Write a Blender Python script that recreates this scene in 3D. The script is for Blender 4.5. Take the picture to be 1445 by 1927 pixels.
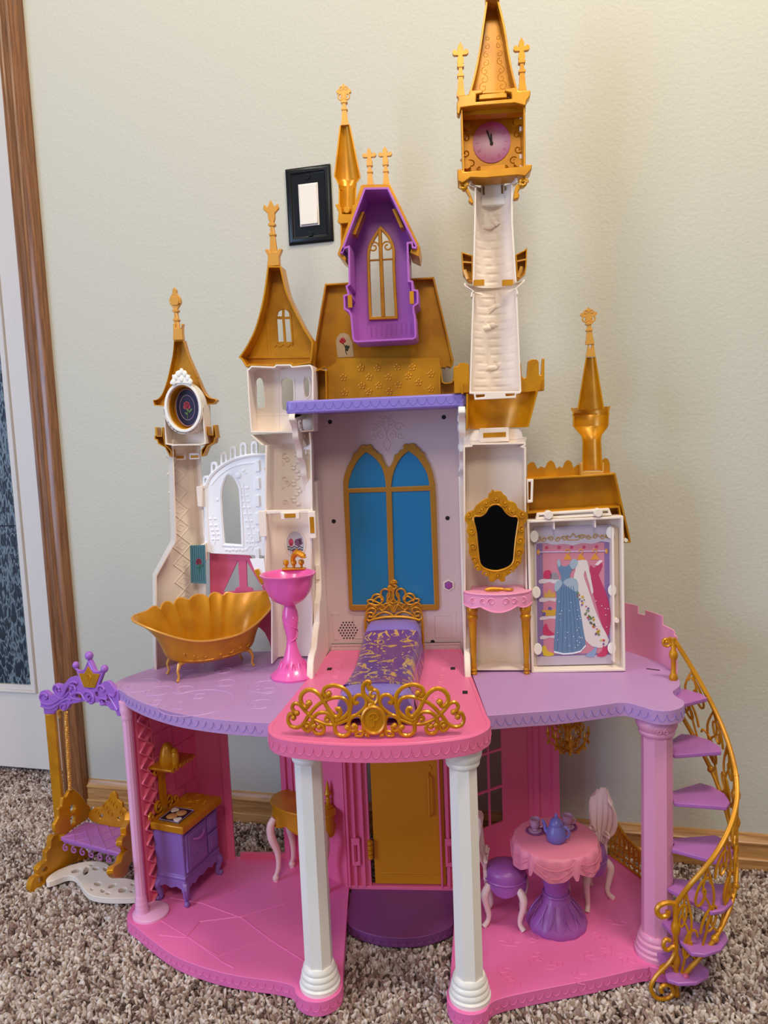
import bpy, bmesh, math, random
import numpy as np
from mathutils import Vector, Matrix
from mathutils.geometry import delaunay_2d_cdt
random.seed(7); np.random.seed(7)
PI = math.pi
sc = bpy.context.scene
COL = sc.collection
for o in list(bpy.data.objects): bpy.data.objects.remove(o)

# ------------------------------------------------------------------ camera
IW, IH, F = 1445.0, 1927.0, 1447.0
PITCH, ROLL, YAW = 0.10624, -0.04088, -0.25103
CAM = np.array([0.0, -1.30, 0.737])
_f = np.array([math.sin(YAW), math.cos(YAW), 0.]); _r = np.array([math.cos(YAW), -math.sin(YAW), 0.]); _u = np.array([0, 0, 1.])
fw = _f*math.cos(PITCH) - _u*math.sin(PITCH); u2 = _u*math.cos(PITCH) + _f*math.sin(PITCH)
rt = _r*math.cos(ROLL) + u2*math.sin(ROLL); up = u2*math.cos(ROLL) - _r*math.sin(ROLL)
cd = bpy.data.cameras.new('camera'); cam = bpy.data.objects.new('camera', cd); COL.objects.link(cam)
m4 = Matrix.Identity(4)
for i in range(3):
    m4[i][0] = rt[i]; m4[i][1] = up[i]; m4[i][2] = -fw[i]; m4[i][3] = CAM[i]
cam.matrix_world = m4
cd.sensor_fit = 'VERTICAL'; cd.sensor_height = 36.0; cd.sensor_width = 27.0; cd.lens = 36.0*F/IH
cd.clip_start = 0.01
sc.camera = cam

# ------------------------------------------------------------------ light
w = bpy.data.worlds.new('world'); sc.world = w; w.use_nodes = True
w.node_tree.nodes['Background'].inputs[0].default_value = (0.96, 0.95, 0.95, 1)
w.node_tree.nodes['Background'].inputs[1].default_value = 0.26
def area(name, loc, target, size, size_y, power, color):
    l = bpy.data.lights.new(name, 'AREA'); l.shape = 'RECTANGLE'; l.size = size; l.size_y = size_y
    l.energy = power; l.color = color
    o = bpy.data.objects.new(name, l); COL.objects.link(o); o.location = loc
    d = Vector(target) - Vector(loc); o.rotation_euler = d.to_track_quat('-Z', 'Y').to_euler()
    return o
area('ceiling_lamp', (0.50, -0.80, 2.40), (-0.1, -0.12, 0.6), 0.35, 0.35, 23, (1.0, 0.89, 0.70))
area('second_ceiling_lamp', (-1.0, -0.95, 2.40), (-0.3, -0.12, 0.6), 0.35, 0.35, 8.5, (1.0, 0.90, 0.72))
area('front_fill_light', (0.1, -2.4, 2.35), (-0.2, -0.1, 0.6), 0.6, 0.6, 21, (1.0, 0.91, 0.75))  # added frontal fill to brighten the faces turned to the camera
area('window_daylight', (-1.9, -2.1, 0.85), (-0.3, -0.3, 0.3), 0.9, 1.2, 30, (0.46, 0.64, 1.0))
sc.view_settings.view_transform = 'Standard'; sc.view_settings.look = 'None'
sc.view_settings.gamma = 1.0; sc.view_settings.use_curve_mapping = False
sc.view_settings.exposure = 0.0

# ------------------------------------------------------------------ materials
def lin(c):
    c = c/255.0
    return c/12.92 if c <= 0.04045 else ((c+0.055)/1.055)**2.4
def rgb(r, g, b): return (lin(r), lin(g), lin(b), 1)
def mat(name, col, rough=0.4, metal=0.0, coat=0.0, bump=None, spec=0.5, trans=0.0, sss=0.0):
    m = bpy.data.materials.new(name); m.use_nodes = True
    n = m.node_tree.nodes; b = n['Principled BSDF']
    b.inputs['Base Color'].default_value = rgb(*col); b.inputs['Roughness'].default_value = rough
    b.inputs['Metallic'].default_value = metal; b.inputs['Coat Weight'].default_value = coat
    b.inputs['Specular IOR Level'].default_value = spec
    if trans: b.inputs['Transmission Weight'].default_value = trans
    if bump:
        sc_, st, stretch = bump
        tc = n.new('ShaderNodeTexCoord'); mp = n.new('ShaderNodeMapping'); mp.inputs['Scale'].default_value = stretch
        ns = n.new('ShaderNodeTexNoise'); ns.inputs['Scale'].default_value = sc_; ns.inputs['Detail'].default_value = 4
        bp = n.new('ShaderNodeBump'); bp.inputs['Strength'].default_value = st; bp.inputs['Distance'].default_value = 0.002
        L = m.node_tree.links
        L.new(tc.outputs['Object'], mp.inputs[0]); L.new(mp.outputs[0], ns.inputs['Vector'])
        L.new(ns.outputs['Fac'], bp.inputs['Height']); L.new(bp.outputs[0], b.inputs['Normal'])
    return m
def mix_color(m, col2, scale, lo=0.45, hi=0.6, stretch=(1, 1, 1), detail=5, distort=0.0):
    """break up a material's colour with a second own colour (wear, grain)"""
    n = m.node_tree.nodes; L = m.node_tree.links; b = n['Principled BSDF']
    c1 = tuple(b.inputs['Base Color'].default_value)
    tc = n.new('ShaderNodeTexCoord'); mp = n.new('ShaderNodeMapping'); mp.inputs['Scale'].default_value = stretch
    ns = n.new('ShaderNodeTexNoise'); ns.inputs['Scale'].default_value = scale; ns.inputs['Detail'].default_value = detail
    ns.inputs['Distortion'].default_value = distort
    rp = n.new('ShaderNodeValToRGB'); rp.color_ramp.elements[0].position = lo; rp.color_ramp.elements[1].position = hi
    rp.color_ramp.elements[0].color = c1; rp.color_ramp.elements[1].color = rgb(*col2)
    L.new(tc.outputs['Object'], mp.inputs[0]); L.new(mp.outputs[0], ns.inputs['Vector'])
    L.new(ns.outputs['Fac'], rp.inputs[0]); L.new(rp.outputs[0], b.inputs['Base Color'])
    return m
S1 = (1, 1, 1)
GOLD = mix_color(mat('gold_plastic', (207, 141, 7), 0.36, 0.32, 0.1), (193, 127, 5), 30)
GOLD2 = mat('pale_gold_plastic', (218, 156, 66), 0.36, 0.2, 0.1)
GOLDD = mat('door_gold_plastic', (206, 132, 10), 0.35, 0.1, 0.1)
PINK = mat('hot_pink_plastic', (232, 112, 158), 0.38)
PINKF = mat('pink_floor_plastic', (238, 116, 178), 0.42, bump=(60, 0.08, S1))
PINKD = mat('deep_pink_plastic', (234, 104, 146), 0.36)
PINKL = mat('light_pink_plastic', (240, 156, 188), 0.38)
PINKP = mat('pale_pink_plastic', (228, 154, 190), 0.38)
LAV = mat('lavender_plastic', (186, 142, 196), 0.4, bump=(90, 0.06, S1))
PERI = mat('periwinkle_plastic', (140, 122, 206), 0.35)
PURP = mat('purple_plastic', (160, 88, 170), 0.36)
DORM = mat('dormer_orchid_plastic', (176, 96, 188), 0.36)
PURPD = mat('violet_plastic', (136, 98, 172), 0.35)
PURPS = mat('orchid_plastic', (172, 104, 178), 0.34)
VIOL = mat('violet_header_plastic', (166, 104, 200), 0.34)
PLUM = mat('plum_plastic', (122, 62, 120), 0.45, bump=(200, 0.15, S1))
CREAM = mat('blush_white_plastic', (243, 228, 214), 0.42)
CREAMW = mat('wood_embossed_blush_plastic', (240, 221, 204), 0.45, bump=(40, 0.25, (9, 9, 0.6)))
WALLP = mat('mauve_white_plastic', (208, 184, 182), 0.45)
WHITE = mat('white_plastic', (246, 242, 234), 0.35)
SEAW = mat('daylit_white_plastic', (250, 251, 255), 0.4)  # cool daylight on the sea arch is put into this base colour
BLUE = mat('blue_lenticular_film', (22, 118, 170), 0.28, 0.0, 0.3)
BLACK = mat('black_hole', (18, 14, 14), 0.6)
STEEL = mat('black_painted_plate', (28, 30, 33), 0.3, 0.5)
MIRROR = mat('dark_reflection_mirror', (30, 30, 34), 0.08, 1.0)  # dark reflection of the unbuilt room painted into the base colour
HEX = mat('purple_button_plastic', (150, 70, 150), 0.3)
WALLM = mat('wall_paint', (200, 197, 183), 0.75, bump=(170, 0.35, S1))
DOORM = mat('door_white_paint', (228, 218, 210), 0.5, bump=(24, 0.5, (10, 10, 0.5)))
def wood(name, c1, c2, rough, stretch):
    m = mat(name, c1, rough, bump=(30, 0.12, stretch))
    return mix_color(m, c2, 22, 0.38, 0.62, stretch, 6, 0.6)
TRIMM = wood('door_casing_oak', (150, 100, 62), (116, 74, 44), 0.28, (9, 9, 0.5))
BASEM = wood('baseboard_oak', (200, 150, 92), (166, 116, 66), 0.35, (0.5, 9, 9))

# ------------------------------------------------------------------ geometry helpers
def winding(c, l):
    w_ = 0; n = len(l)
    for i in range(n):
        a, b = l[i], l[(i+1) % n]
        if (a[1] <= c[1]) != (b[1] <= c[1]):
            x = a[0]+(c[1]-a[1])*(b[0]-a[0])/(b[1]-a[1])
            if x > c[0]: w_ += 1 if b[1] > a[1] else -1
    return w_ != 0
def convex(l):
    n = len(l); sg = 0
    for i in range(n):
        a, b, c = l[i], l[(i+1) % n], l[(i+2) % n]
        k = (b[0]-a[0])*(c[1]-b[1])-(b[1]-a[1])*(c[0]-b[0])
        if abs(k) < 1e-14: continue
        if sg == 0: sg = 1 if k > 0 else -1
        elif (k > 0) != (sg > 0): return False
    return n < 60
class MB:
    def __init__(s): s.v = []; s.f = []
    def add(s, vs, fs):
        o = len(s.v); s.v += [tuple(map(float, p)) for p in vs]; s.f += [tuple(i+o for i in q) for q in fs]; return s
    def ext(s, outer, mp, h0, h1, holes=()):
        loops = [list(outer)] + [list(h) for h in holes]
        for l in loops:
            n = len(l); o = len(s.v)
            s.v += [tuple(map(float, mp(p[0], p[1], h0))) for p in l] + [tuple(map(float, mp(p[0], p[1], h1))) for p in l]
            s.f += [(o+i, o+(i+1) % n, o+n+(i+1) % n, o+n+i) for i in range(n)]
        if not holes and n < 5 or (not holes and convex(loops[0])):
            return s.add([], [tuple(range(o-len(s.v), o-len(s.v)+n)), tuple(range(o+n-len(s.v), o+2*n-len(s.v)))])
        vi = []; ed = []
        for l in loops:
            k = len(vi); n = len(l); vi += [Vector((p[0], p[1])) for p in l]; ed += [(k+i, k+(i+1) % n) for i in range(n)]
        r = delaunay_2d_cdt(vi, ed, [], 0, 1e-7); V = r[0]; T = []
        for t in r[2]:
            c = ((V[t[0]][0]+V[t[1]][0]+V[t[2]][0])/3, (V[t[0]][1]+V[t[1]][1]+V[t[2]][1])/3)
            if winding(c, loops[0]) and not any(winding(c, h) for h in loops[1:]): T.append(tuple(t))
        N = len(V)
        return s.add([mp(p[0], p[1], h0) for p in V] + [mp(p[0], p[1], h1) for p in V], T + [tuple(i+N for i in reversed(t)) for t in T])
    def prism(s, outer, y0, y1, holes=()): return s.ext(outer, lambda a, b, h: (a, h, b), y0, y1, holes)
    def slab(s, outer, z0, z1, holes=()): return s.ext(outer, lambda a, b, h: (a, b, h), z0, z1, holes)
    def prismx(s, outer, x0, x1, holes=()): return s.ext(outer, lambda a, b, h: (h, a, b), x0, x1, holes)
    def box(s, x0, x1, y0, y1, z0, z1): return s.slab([(x0, y0), (x1, y0), (x1, y1), (x0, y1)], z0, z1)
    def tray(s, outer, y0, y1, t=0.0025, bt=0.003, holes=()):
        """an open-fronted shell: rim wall along an outline with a back panel"""
        s.prism(outer, y0, y1-bt, [offset(outer, t)]); return s.prism(outer, y1-bt, y1, holes)
    def tube(s, pts, r, n=6, closed=False, cap=True, flat=1.0):
        P = [np.array(p, float) for p in pts]; m = len(P)
        R = r if hasattr(r, '__len__') else [r]*m
        T = []
        for i in range(m):
            a = P[(i-1) % m] if (closed or i > 0) else P[i]; b = P[(i+1) % m] if (closed or i < m-1) else P[i]
            d = b-a; l = np.linalg.norm(d); T.append(d/l if l > 1e-9 else np.array([0, 0, 1.]))
        ref = np.array([0, 1., 0]) if abs(T[0][1]) < 0.9 else np.array([1., 0, 0])
        vs = []; nrm = ref - T[0]*ref.dot(T[0]); nrm /= np.linalg.norm(nrm)
        for i in range(m):
            nrm = nrm - T[i]*nrm.dot(T[i]); l = np.linalg.norm(nrm)
            if l < 1e-6:
                nrm = np.array([1., 0, 0]) - T[i]*T[i][0]; l = np.linalg.norm(nrm)
            nrm = nrm/l; bn = np.cross(T[i], nrm)
            for k in range(n):
                a = 2*PI*k/n
                vs.append(P[i] + R[i]*(nrm*math.cos(a)*flat + bn*math.sin(a)))
        fs = []
        for i in range(m if closed else m-1):
            j = (i+1) % m
            for k in range(n):
                k2 = (k+1) % n; fs.append((i*n+k, i*n+k2, j*n+k2, j*n+k))
        if not closed and cap: fs += [tuple(range(n)), tuple(range((m-1)*n+n-1, (m-1)*n-1, -1))]
        return s.add(vs, fs)
    def lathe(s, prof, c=(0, 0, 0), n=20, mod=None, a0=0.0, sx=1.0, sy=1.0):
        vs = []
        for i, (r, z) in enumerate(prof):
            for k in range(n):
                a = a0+2*PI*k/n; rr = r*(mod(a, i/(len(prof)-1)) if mod else 1)
                vs.append((c[0]+rr*math.cos(a)*sx, c[1]+rr*math.sin(a)*sy, c[2]+z))
        fs = []
        for i in range(len(prof)-1):
            for k in range(n):
                k2 = (k+1) % n; fs.append((i*n+k, i*n+k2, (i+1)*n+k2, (i+1)*n+k))
        fs += [tuple(range(n-1, -1, -1)), tuple((len(prof)-1)*n+k for k in range(n))]
        return s.add(vs, fs)
    def ball(s, c, r, n=10, sx=1, sy=1, sz=1):
        pr = [(max(1e-4, math.sin(PI*i/6))*r, -math.cos(PI*i/6)*r*sz) for i in range(7)]
        return s.lathe(pr, c, n, None, 0, sx, sy)
    def discy(s, c, r, y0, y1, n=16, rz=None):
        rz = rz or r
        return s.prism([(c[0]+r*math.cos(2*PI*k/n), c[1]+rz*math.sin(2*PI*k/n)) for k in range(n)], y0, y1)
    def shell(s, secs, prof, y0, t=0.0025, rel=None, nz=0):
        """half-round tower seen from its open side. secs: (z, xl, xr, depth); prof: (s, d)"""
        if nz:
            out = []; zs = [a[0] for a in secs]
            cuts = sorted(set(list(np.linspace(zs[0], zs[-1], nz)) + zs))
            for z in cuts:
                row = [z]+[float(np.interp(z, zs, [a[j] for a in secs])) for j in (1, 2, 3)]
                out.append(tuple(row))
            secs = out
        m = len(prof); vi = []; vo = []
        for z, xl, xr, d in secs:
            c = (xl+xr)/2; h = (xr-xl)/2
            for a, b in prof:
                dz = rel(a, z) if rel else 0.0
                vi.append((c+a*(h-t), y0+b*(d-t)-dz*(1 if b > 0.05 else 0), z))
                vo.append((c+a*h, y0+b*d, z))
        N = len(vi); fs = []; q = len(secs)
        for i in range(q-1):
            for k in range(m-1):
                a = i*m+k; b = a+1; c_ = a+m; d_ = c_+1
                fs.append((a, b, d_, c_)); fs.append((a+N, c_+N, d_+N, b+N))
            fs.append((i*m, (i+1)*m, (i+1)*m+N, i*m+N)); e = i*m+m-1; fs.append((e, e+N, e+m+N, e+m))
        for k in range(m-1):
            fs.append((k, k+N, k+1+N, k+1)); e = (q-1)*m+k; fs.append((e, e+1, e+1+N, e+N))
        return s.add(vi+vo, fs)
LOC = {}
def build(mb, name, mt, parent=None, bevel=0.0, ang=38, kind=None, label=None, toy=True, seg=2, flat=False):
    while parent is not None and parent.parent is not None and parent.parent.parent is not None: parent = parent.parent
    me = bpy.data.meshes.new(name)
    off = LOC.get(parent.name, (0, 0, 0)) if (parent is not None and toy) else (0, 0, 0)
    v = [(p[0]-off[0], p[1]-off[1], p[2]-off[2]) for p in mb.v]
    me.from_pydata(v, [], mb.f); me.validate()
    bm = bmesh.new(); bm.from_mesh(me)
    bmesh.ops.remove_doubles(bm, verts=bm.verts, dist=2e-6)
    bmesh.ops.recalc_face_normals(bm, faces=bm.faces); bm.to_mesh(me); bm.free()
    if not flat:
        for p in me.polygons: p.use_smooth = True
        me.set_sharp_from_angle(angle=math.radians(ang))
    me.materials.append(mt)
    o = bpy.data.objects.new(name, me); COL.objects.link(o)
    if parent is not None:
        o.parent = parent; LOC[o.name] = LOC.get(parent.name, (0, 0, 0))
    if bevel:
        b = o.modifiers.new('bevel', 'BEVEL'); b.width = bevel; b.segments = seg; b.limit_method = 'ANGLE'; b.angle_limit = math.radians(40); b.harden_normals = False
    if kind: o['kind'] = kind
    if label: o['label'] = label
    return o
def tag(o, label, cat, group=None):
    o['label'] = label; o['category'] = cat
    if group: o['group'] = group
    return o
def offset(pts, d):
    """inset a polygon by d (towards its inside)"""
    n = len(pts); A = sum(pts[i][0]*pts[(i+1) % n][1]-pts[(i+1) % n][0]*pts[i][1] for i in range(n))
    sg = 1 if A > 0 else -1; out = []
    for i in range(n):
        p0, p, p1 = (np.array(pts[(i-1) % n], float), np.array(pts[i], float), np.array(pts[(i+1) % n], float))
        e0 = p-p0; e1 = p1-p; e0 /= (np.linalg.norm(e0)+1e-12); e1 /= (np.linalg.norm(e1)+1e-12)
        n0 = np.array([-e0[1], e0[0]])*sg; n1 = np.array([-e1[1], e1[0]])*sg
        b = n0+n1; l = np.linalg.norm(b)
        b = b/l if l > 1e-6 else n0
        k = d/max(0.45, b.dot(n0)); out.append(tuple(p+b*k))
    return out
def smooth(pts, n=5, closed=False):
    P = [np.array(p, float) for p in pts]; m = len(P); out = []
    for i in range(m if closed else m-1):
        g = (lambda k: P[k % m]) if closed else (lambda k: P[min(max(k, 0), m-1)])
        p0, p1, p2, p3 = g(i-1), g(i), g(i+1), g(i+2)
        for k in range(n):
            t = k/n; t2 = t*t; t3 = t2*t
            out.append(tuple(0.5*((2*p1)+(-p0+p2)*t+(2*p0-5*p1+4*p2-p3)*t2+(-p0+3*p1-3*p2+p3)*t3)))
    if not closed: out.append(tuple(P[-1]))
    return out
def arc(cx, cy, rx, ry, a0, a1, n=12): return [(cx+rx*math.cos(math.radians(a0+(a1-a0)*k/n)), cy+ry*math.sin(math.radians(a0+(a1-a0)*k/n))) for k in range(n+1)]
def spiral(cx, cy, r0, r1, a0, a1, n=16): return [(cx+(r0+(r1-r0)*k/n)*math.cos(math.radians(a0+(a1-a0)*k/n)), cy+(r0+(r1-r0)*k/n)*math.sin(math.radians(a0+(a1-a0)*k/n))) for k in range(n+1)]
def mirror(pts, cx): return [(2*cx-p[0], p[1]) for p in pts]

# toy frame: the castle is turned 9 degrees from the wall
TA = math.radians(9); TO = (-0.265, -0.22); ca, sa = math.cos(TA), math.sin(TA)
def t2w(p): return (TO[0]+ca*p[0]-sa*p[1], TO[1]+sa*p[0]+ca*p[1], p[2])
def w2tv(d): return np.array([ca*d[0]+sa*d[1], -sa*d[0]+ca*d[1], d[2]])
CT = w2tv(CAM-np.array([TO[0], TO[1], 0]))
def rayw(u, v): return fw*F+rt*(u-IW/2)-up*(v-IH/2)
def X(u, v, Y):
    """surveyed point (x, z) of the toy on its own plane y = Y"""
    d = w2tv(rayw(u, v)); k = (Y-CT[1])/d[1]; p = CT+d*k; return (p[0], p[2])
def Zp(u, v, z):
    d = w2tv(rayw(u, v)); k = (z-CT[2])/d[2]; p = CT+d*k; return (p[0], p[1])
def Wp(u, v, Y=0.0):
    d = rayw(u, v); k = (Y-CAM[1])/d[1]; p = CAM+d*k; return (p[0], p[2])
CR = {0: (0, 0, 1), 1: (430, 130, 3.284), 2: (820, 0, 4.587), 3: (820, 380, 3.44), 4: (230, 520, 3.569), 5: (480, 680, 3.284), 6: (220, 960, 3.6125),
      7: (840, 820, 3.284), 9: (0, 1180, 3.3233), 10: (220, 1300, 3.211), 11: (620, 1360, 3.5676), 12: (840, 1320, 3.3214), 13: (1140, 1130, 2.4164),
      14: (530, 1080, 3.705), 15: (870, 910, 4.516), 16: (270, 1380, 3.705), 17: (880, 1480, 4.25), 18: (220, 1080, 4.516)}
def Q(k, Y, *pts):
    a, b, s = CR[k]; return [X(a+p[0]/s, b+p[1]/s, Y) for p in pts]
class Plane:
    """an upright plane through two plan points of the toy"""
    def __init__(s, p0, p1):
        s.p0 = np.array(p0, float); d = np.array(p1, float)-s.p0; s.L = np.linalg.norm(d); s.e = d/s.L; s.n = np.array([-s.e[1], s.e[0]])
    def hit(s, u, v):
        d = w2tv(rayw(u, v)); k = ((s.p0-CT[:2]).dot(s.n))/(d[:2].dot(s.n)); p = CT+d*k
        return ((p[:2]-s.p0).dot(s.e), p[2])
    def mp(s, a, b, h): q = s.p0+s.e*a+s.n*h; return (q[0], q[1], b)
def tz_(u, v, z): return Zp(u, v, z)
def thing(name, label, cat, loc=(0, 0, 0), rot=0.0, group=None):
    o = bpy.data.objects.new(name, None); COL.objects.link(o); o.location = t2w(loc); o.rotation_euler = (0, 0, TA+rot)
    o.empty_display_size = 0.02; tag(o, label, cat, group); LOC[o.name] = loc; return o
def xz(pts, Y): return [(p[0], Y, p[1]) for p in pts]

# ------------------------------------------------------------------ the room
def room():
    xl = Wp(167, 1466)[0]; cw = 0.054; x0 = xl-cw; YD = 0.108
    wl = build(MB().prism([(-2.2, -.02), (-1.75, -.02), (-1.75, 2.06), (x0+.012, 2.06), (x0+.012, -.02), (1.6, -.02), (1.6, 2.44), (-2.2, 2.44)], 0.0, 0.115), 'wall_back', WALLM, kind='structure')
    fl = build(MB().box(-2.2, 1.6, -2.2, 0.5, -0.03, -0.006), 'floor', mat('carpet_backing', (96, 82, 74), 0.95), kind='structure')
    # carpet loops: one twisted tuft each
    NX, NY = 450, 205
    X0, X1, Y0, Y1 = -1.5, 0.75, -1.0, -0.004
    gx = np.linspace(X0, X1, NX); gy = np.linspace(Y0, Y1, NY)
    cx, cy = np.meshgrid(gx, gy); cx = cx.ravel(); cy = cy.ravel(); n = len(cx)
    rng = np.random.default_rng(3)
    # and on through the doorway
    ax, ay = np.meshgrid(np.arange(-1.5, x0+.008, .0050), np.arange(0.001, YD+.03, .0049)); cx = np.concatenate([cx, ax.ravel()]); cy = np.concatenate([cy, ay.ravel()]); n = len(cx)
    cx = cx+rng.uniform(-.0032, .0032, n); cy = cy+rng.uniform(-.0032, .0032, n)
    base = []
    fa = []
    for k in range(5): base.append((math.cos(k*PI/2.5), math.sin(k*PI/2.5), -.004))
    for k in range(5): base.append((.9*math.cos(k*PI/2.5+.3), .9*math.sin(k*PI/2.5+.3), .0022))
    base.append((0, 0, .0042)); base = np.array(base)
    for k in range(5):
        k2 = (k+1) % 5; fa += [(k, k2, 5+k2), (k, 5+k2, 5+k), (5+k, 5+k2, 10)]
    fa = np.array(fa)
    ang = rng.uniform(0, 2*PI, n); L = rng.uniform(.0028, .0050, n); Wd = rng.uniform(.0016, .0026, n); hz = rng.uniform(.5, 1.5, n)
    bx = base[:, 0][None]*L[:, None]; by = base[:, 1][None]*Wd[:, None]; bz = base[:, 2][None]*hz[:, None]
    tilt = rng.uniform(-.6, .6, (n, 2))
    vx = cx[:, None]+bx*np.cos(ang)[:, None]-by*np.sin(ang)[:, None]+tilt[:, :1]*bz
    vy = cy[:, None]+bx*np.sin(ang)[:, None]+by*np.cos(ang)[:, None]+tilt[:, 1:]*bz
    vz = bz-0.002+rng.uniform(-.0015, .0012, n)[:, None]
    V = np.stack([vx, vy, vz], -1).reshape(-1, 3); nb = len(base)
    V[:, 1] = np.where(V[:, 0] > x0+.012, np.minimum(V[:, 1], -0.001), V[:, 1])
    FA = (fa[None]+(np.arange(n)*nb)[:, None, None]).reshape(-1, 3)
    me = bpy.data.meshes.new('carpet_pile'); me.vertices.add(len(V)); me.vertices.foreach_set('co', V.astype(np.float32).ravel())
    me.loops.add(FA.size); me.loops.foreach_set('vertex_index', FA.astype(np.int32).ravel())
    me.polygons.add(len(FA)); me.polygons.foreach_set('loop_start', np.arange(0, FA.size, 3, dtype=np.int32))
    me.update(calc_edges=True); me.polygons.foreach_set('use_smooth', np.ones(len(FA), bool))
    at = me.attributes.new('tint', 'FLOAT', 'POINT')
    # yarn colour drifts in small clumps
    g = rng.random((44, 84)); gi = ((cy-Y0)/(Y1-Y0)*34).astype(int); gj = ((cx-X0)/(X1-X0)*78).astype(int)
    t = np.clip(rng.random(n)*0.74+g[gi, gj]*0.26, 0, 1)
    at.data.foreach_set('value', np.repeat(t, nb).astype(np.float32))
    m = mat('carpet_yarn', (160, 140, 128), 0.95, spec=0.1); nd = m.node_tree.nodes; lk = m.node_tree.links
    an = nd.new('ShaderNodeAttribute'); an.attribute_name = 'tint'; rp = nd.new('ShaderNodeValToRGB'); rp.color_ramp.interpolation = 'LINEAR'
    el = rp.color_ramp.elements; el[0].position = 0; el[0].color = rgb(70, 54, 50); el[1].position = 1; el[1].color = rgb(226, 212, 202)
    for p, c in ((.12, (96, 78, 72)), (.25, (146, 118, 108)), (.45, (172, 154, 144)), (.62, (194, 178, 168)), (.8, (214, 202, 194))):
        e = el.new(p); e.color = rgb(*c)
    lk.new(an.outputs['Fac'], rp.inputs[0]); lk.new(rp.outputs[0], nd['Principled BSDF'].inputs['Base Color'])
    me.materials.append(m); o = bpy.data.objects.new('carpet_pile', me); COL.objects.link(o); o['kind'] = 'stuff'
    tag(o, 'speckled brown and beige looped carpet pile covering the floor', 'carpet')
    # baseboard profile (depth, height), swept along x
    xl = Wp(167, 1466)[0]
    pr = [(0.0, 0), (-.013, 0), (-.013, .017), (-.0115, .0185), (-.009, .019), (-.009, .041), (-.0105, .0425), (-.0105, .045), (-.006, .049), (-.0035, .0565), (0, .0575)]
    build(MB().ext(pr, lambda a, b, h: (h, a, b), xl+.001, 1.5), 'baseboard_back', BASEM, kind='structure', ang=30)
    # door casing profile along x, swept up
    xr = xl; k = cw/.078
    pr = [(x0, 0), (x0, -.008)]+[(x0+a*k, b) for a, b in ((.004, -.011), (.012, -.011), (.0145, -.0135), (.018, -.011), (.032, -.0115), (.041, -.017), (.046, -.021), (.052, -.019), (.056, -.021), (.066, -.021), (.074, -.019), (.078, -.013))]+[(xr, 0)]
    build(MB().ext(pr, lambda a, b, h: (a, b, h), 0, 2.15), 'trim_1', TRIMM, kind='structure', ang=25)
    # door leaf: stiles, bottom rail, beading and the frosted pane
    dx1 = x0+.010; dx0 = dx1-.62; zb = .012; y = YD
    gx, gz = Wp(58, 1290, YD)
    outer = [(dx0, zb), (dx1, zb), (dx1, 2.03), (dx0, 2.03)]
    rim = [(dx0+.110, gz-.016), (gx+.016, gz-.016), (gx+.016, 1.9), (dx0+.110, 1.9)]
    d = build(MB().prism(outer, y, y+.035, [rim]), 'door_1', DOORM, kind='structure', bevel=.0012)
    r1 = offset(rim, .005); r2 = offset(rim, .016)
    build(MB().prism(rim, y-.006, y+.02, [r1]).prism(r1, y-.001, y+.02, [r2]), 'glazing_bead', DOORM, d, bevel=.001)
    gm = mat('frosted_leaf_glass', (58, 74, 88), 0.22, 0.0, 0.4); nd = gm.node_tree.nodes; lk = gm.node_tree.links
    tc = nd.new('ShaderNodeTexCoord'); vo = nd.new('ShaderNodeTexVoronoi'); vo.feature = 'DISTANCE_TO_EDGE'; vo.inputs['Scale'].default_value = 34
    ns = nd.new('ShaderNodeTexNoise'); ns.inputs['Scale'].default_value = 40; mx = nd.new('ShaderNodeMixRGB'); mx.inputs[0].default_value = .06
    rp = nd.new('ShaderNodeValToRGB'); rp.color_ramp.elements[0].color = rgb(128, 146, 156); rp.color_ramp.elements[1].color = rgb(40, 52, 64); rp.color_ramp.elements[1].position = .12
    bp = nd.new('ShaderNodeBump'); bp.inputs['Strength'].default_value = .6; bp.inputs['Distance'].default_value = .002
    lk.new(tc.outputs['Object'], mx.inputs[1]); lk.new(ns.outputs['Color'], mx.inputs[2]); lk.new(mx.outputs[0], vo.inputs['Vector'])
    lk.new(vo.outputs['Distance'], rp.inputs[0]); lk.new(rp.outputs[0], nd['Principled BSDF'].inputs['Base Color'])
    lk.new(vo.outputs['Distance'], bp.inputs['Height']); lk.new(bp.outputs[0], nd['Principled BSDF'].inputs['Normal'])
    build(MB().prism(offset(rim, .006), y+.006, y+.010), 'pane', gm, d)
    zc = Wp(10, 990, YD)[1]
    build(MB().box(dx0+.126, gx, y+.0045, y+.0059, zc-.001, zc+.001), 'came', BLACK, d)
    for x in (dx0-.03, ):
        build(MB().box(x-.02, x+.032, 0.0, .115, 0, 2.06), 'trim_2', TRIMM, kind='structure')
    # rocker light switch on the wall
    P = [Wp(536, 320), Wp(620, 309), Wp(629, 452), Wp(548, 465)]
    cx = sum(p[0] for p in P)/4; cz = sum(p[1] for p in P)/4; hw, hh = .0405, .0635
    t = bpy.data.objects.new('light_switch', None); COL.objects.link(t); t.location = (cx, -.0005, cz)
    tag(t, 'black wall plate with a white rocker light switch on the wall beside the gold spire', 'light switch')
    def fr(a, b, y): return [(-a, y, -b), (a, y, -b), (a, y, b), (-a, y, b)]
    m = MB(); L = [fr(hw, hh, 0), fr(hw, hh, -.0025), fr(hw-.003, hh-.003, -.005), fr(hw-.009, hh-.009, -.006), fr(hw-.0115, hh-.0115, -.0035), fr(.0175, .035, -.0035)]
    vs = [p for l in L for p in l]; fs = []
    for i in range(5):
        for k in range(4): k2 = (k+1) % 4; fs.append((i*4+k, i*4+k2, i*4+4+k2, i*4+4+k))
    m.add(vs, fs); build(m, 'wall_plate', STEEL, t, toy=False, bevel=.0006)
    SCREW = mat('dark_screw', (58, 58, 62), .25, .8)
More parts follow.
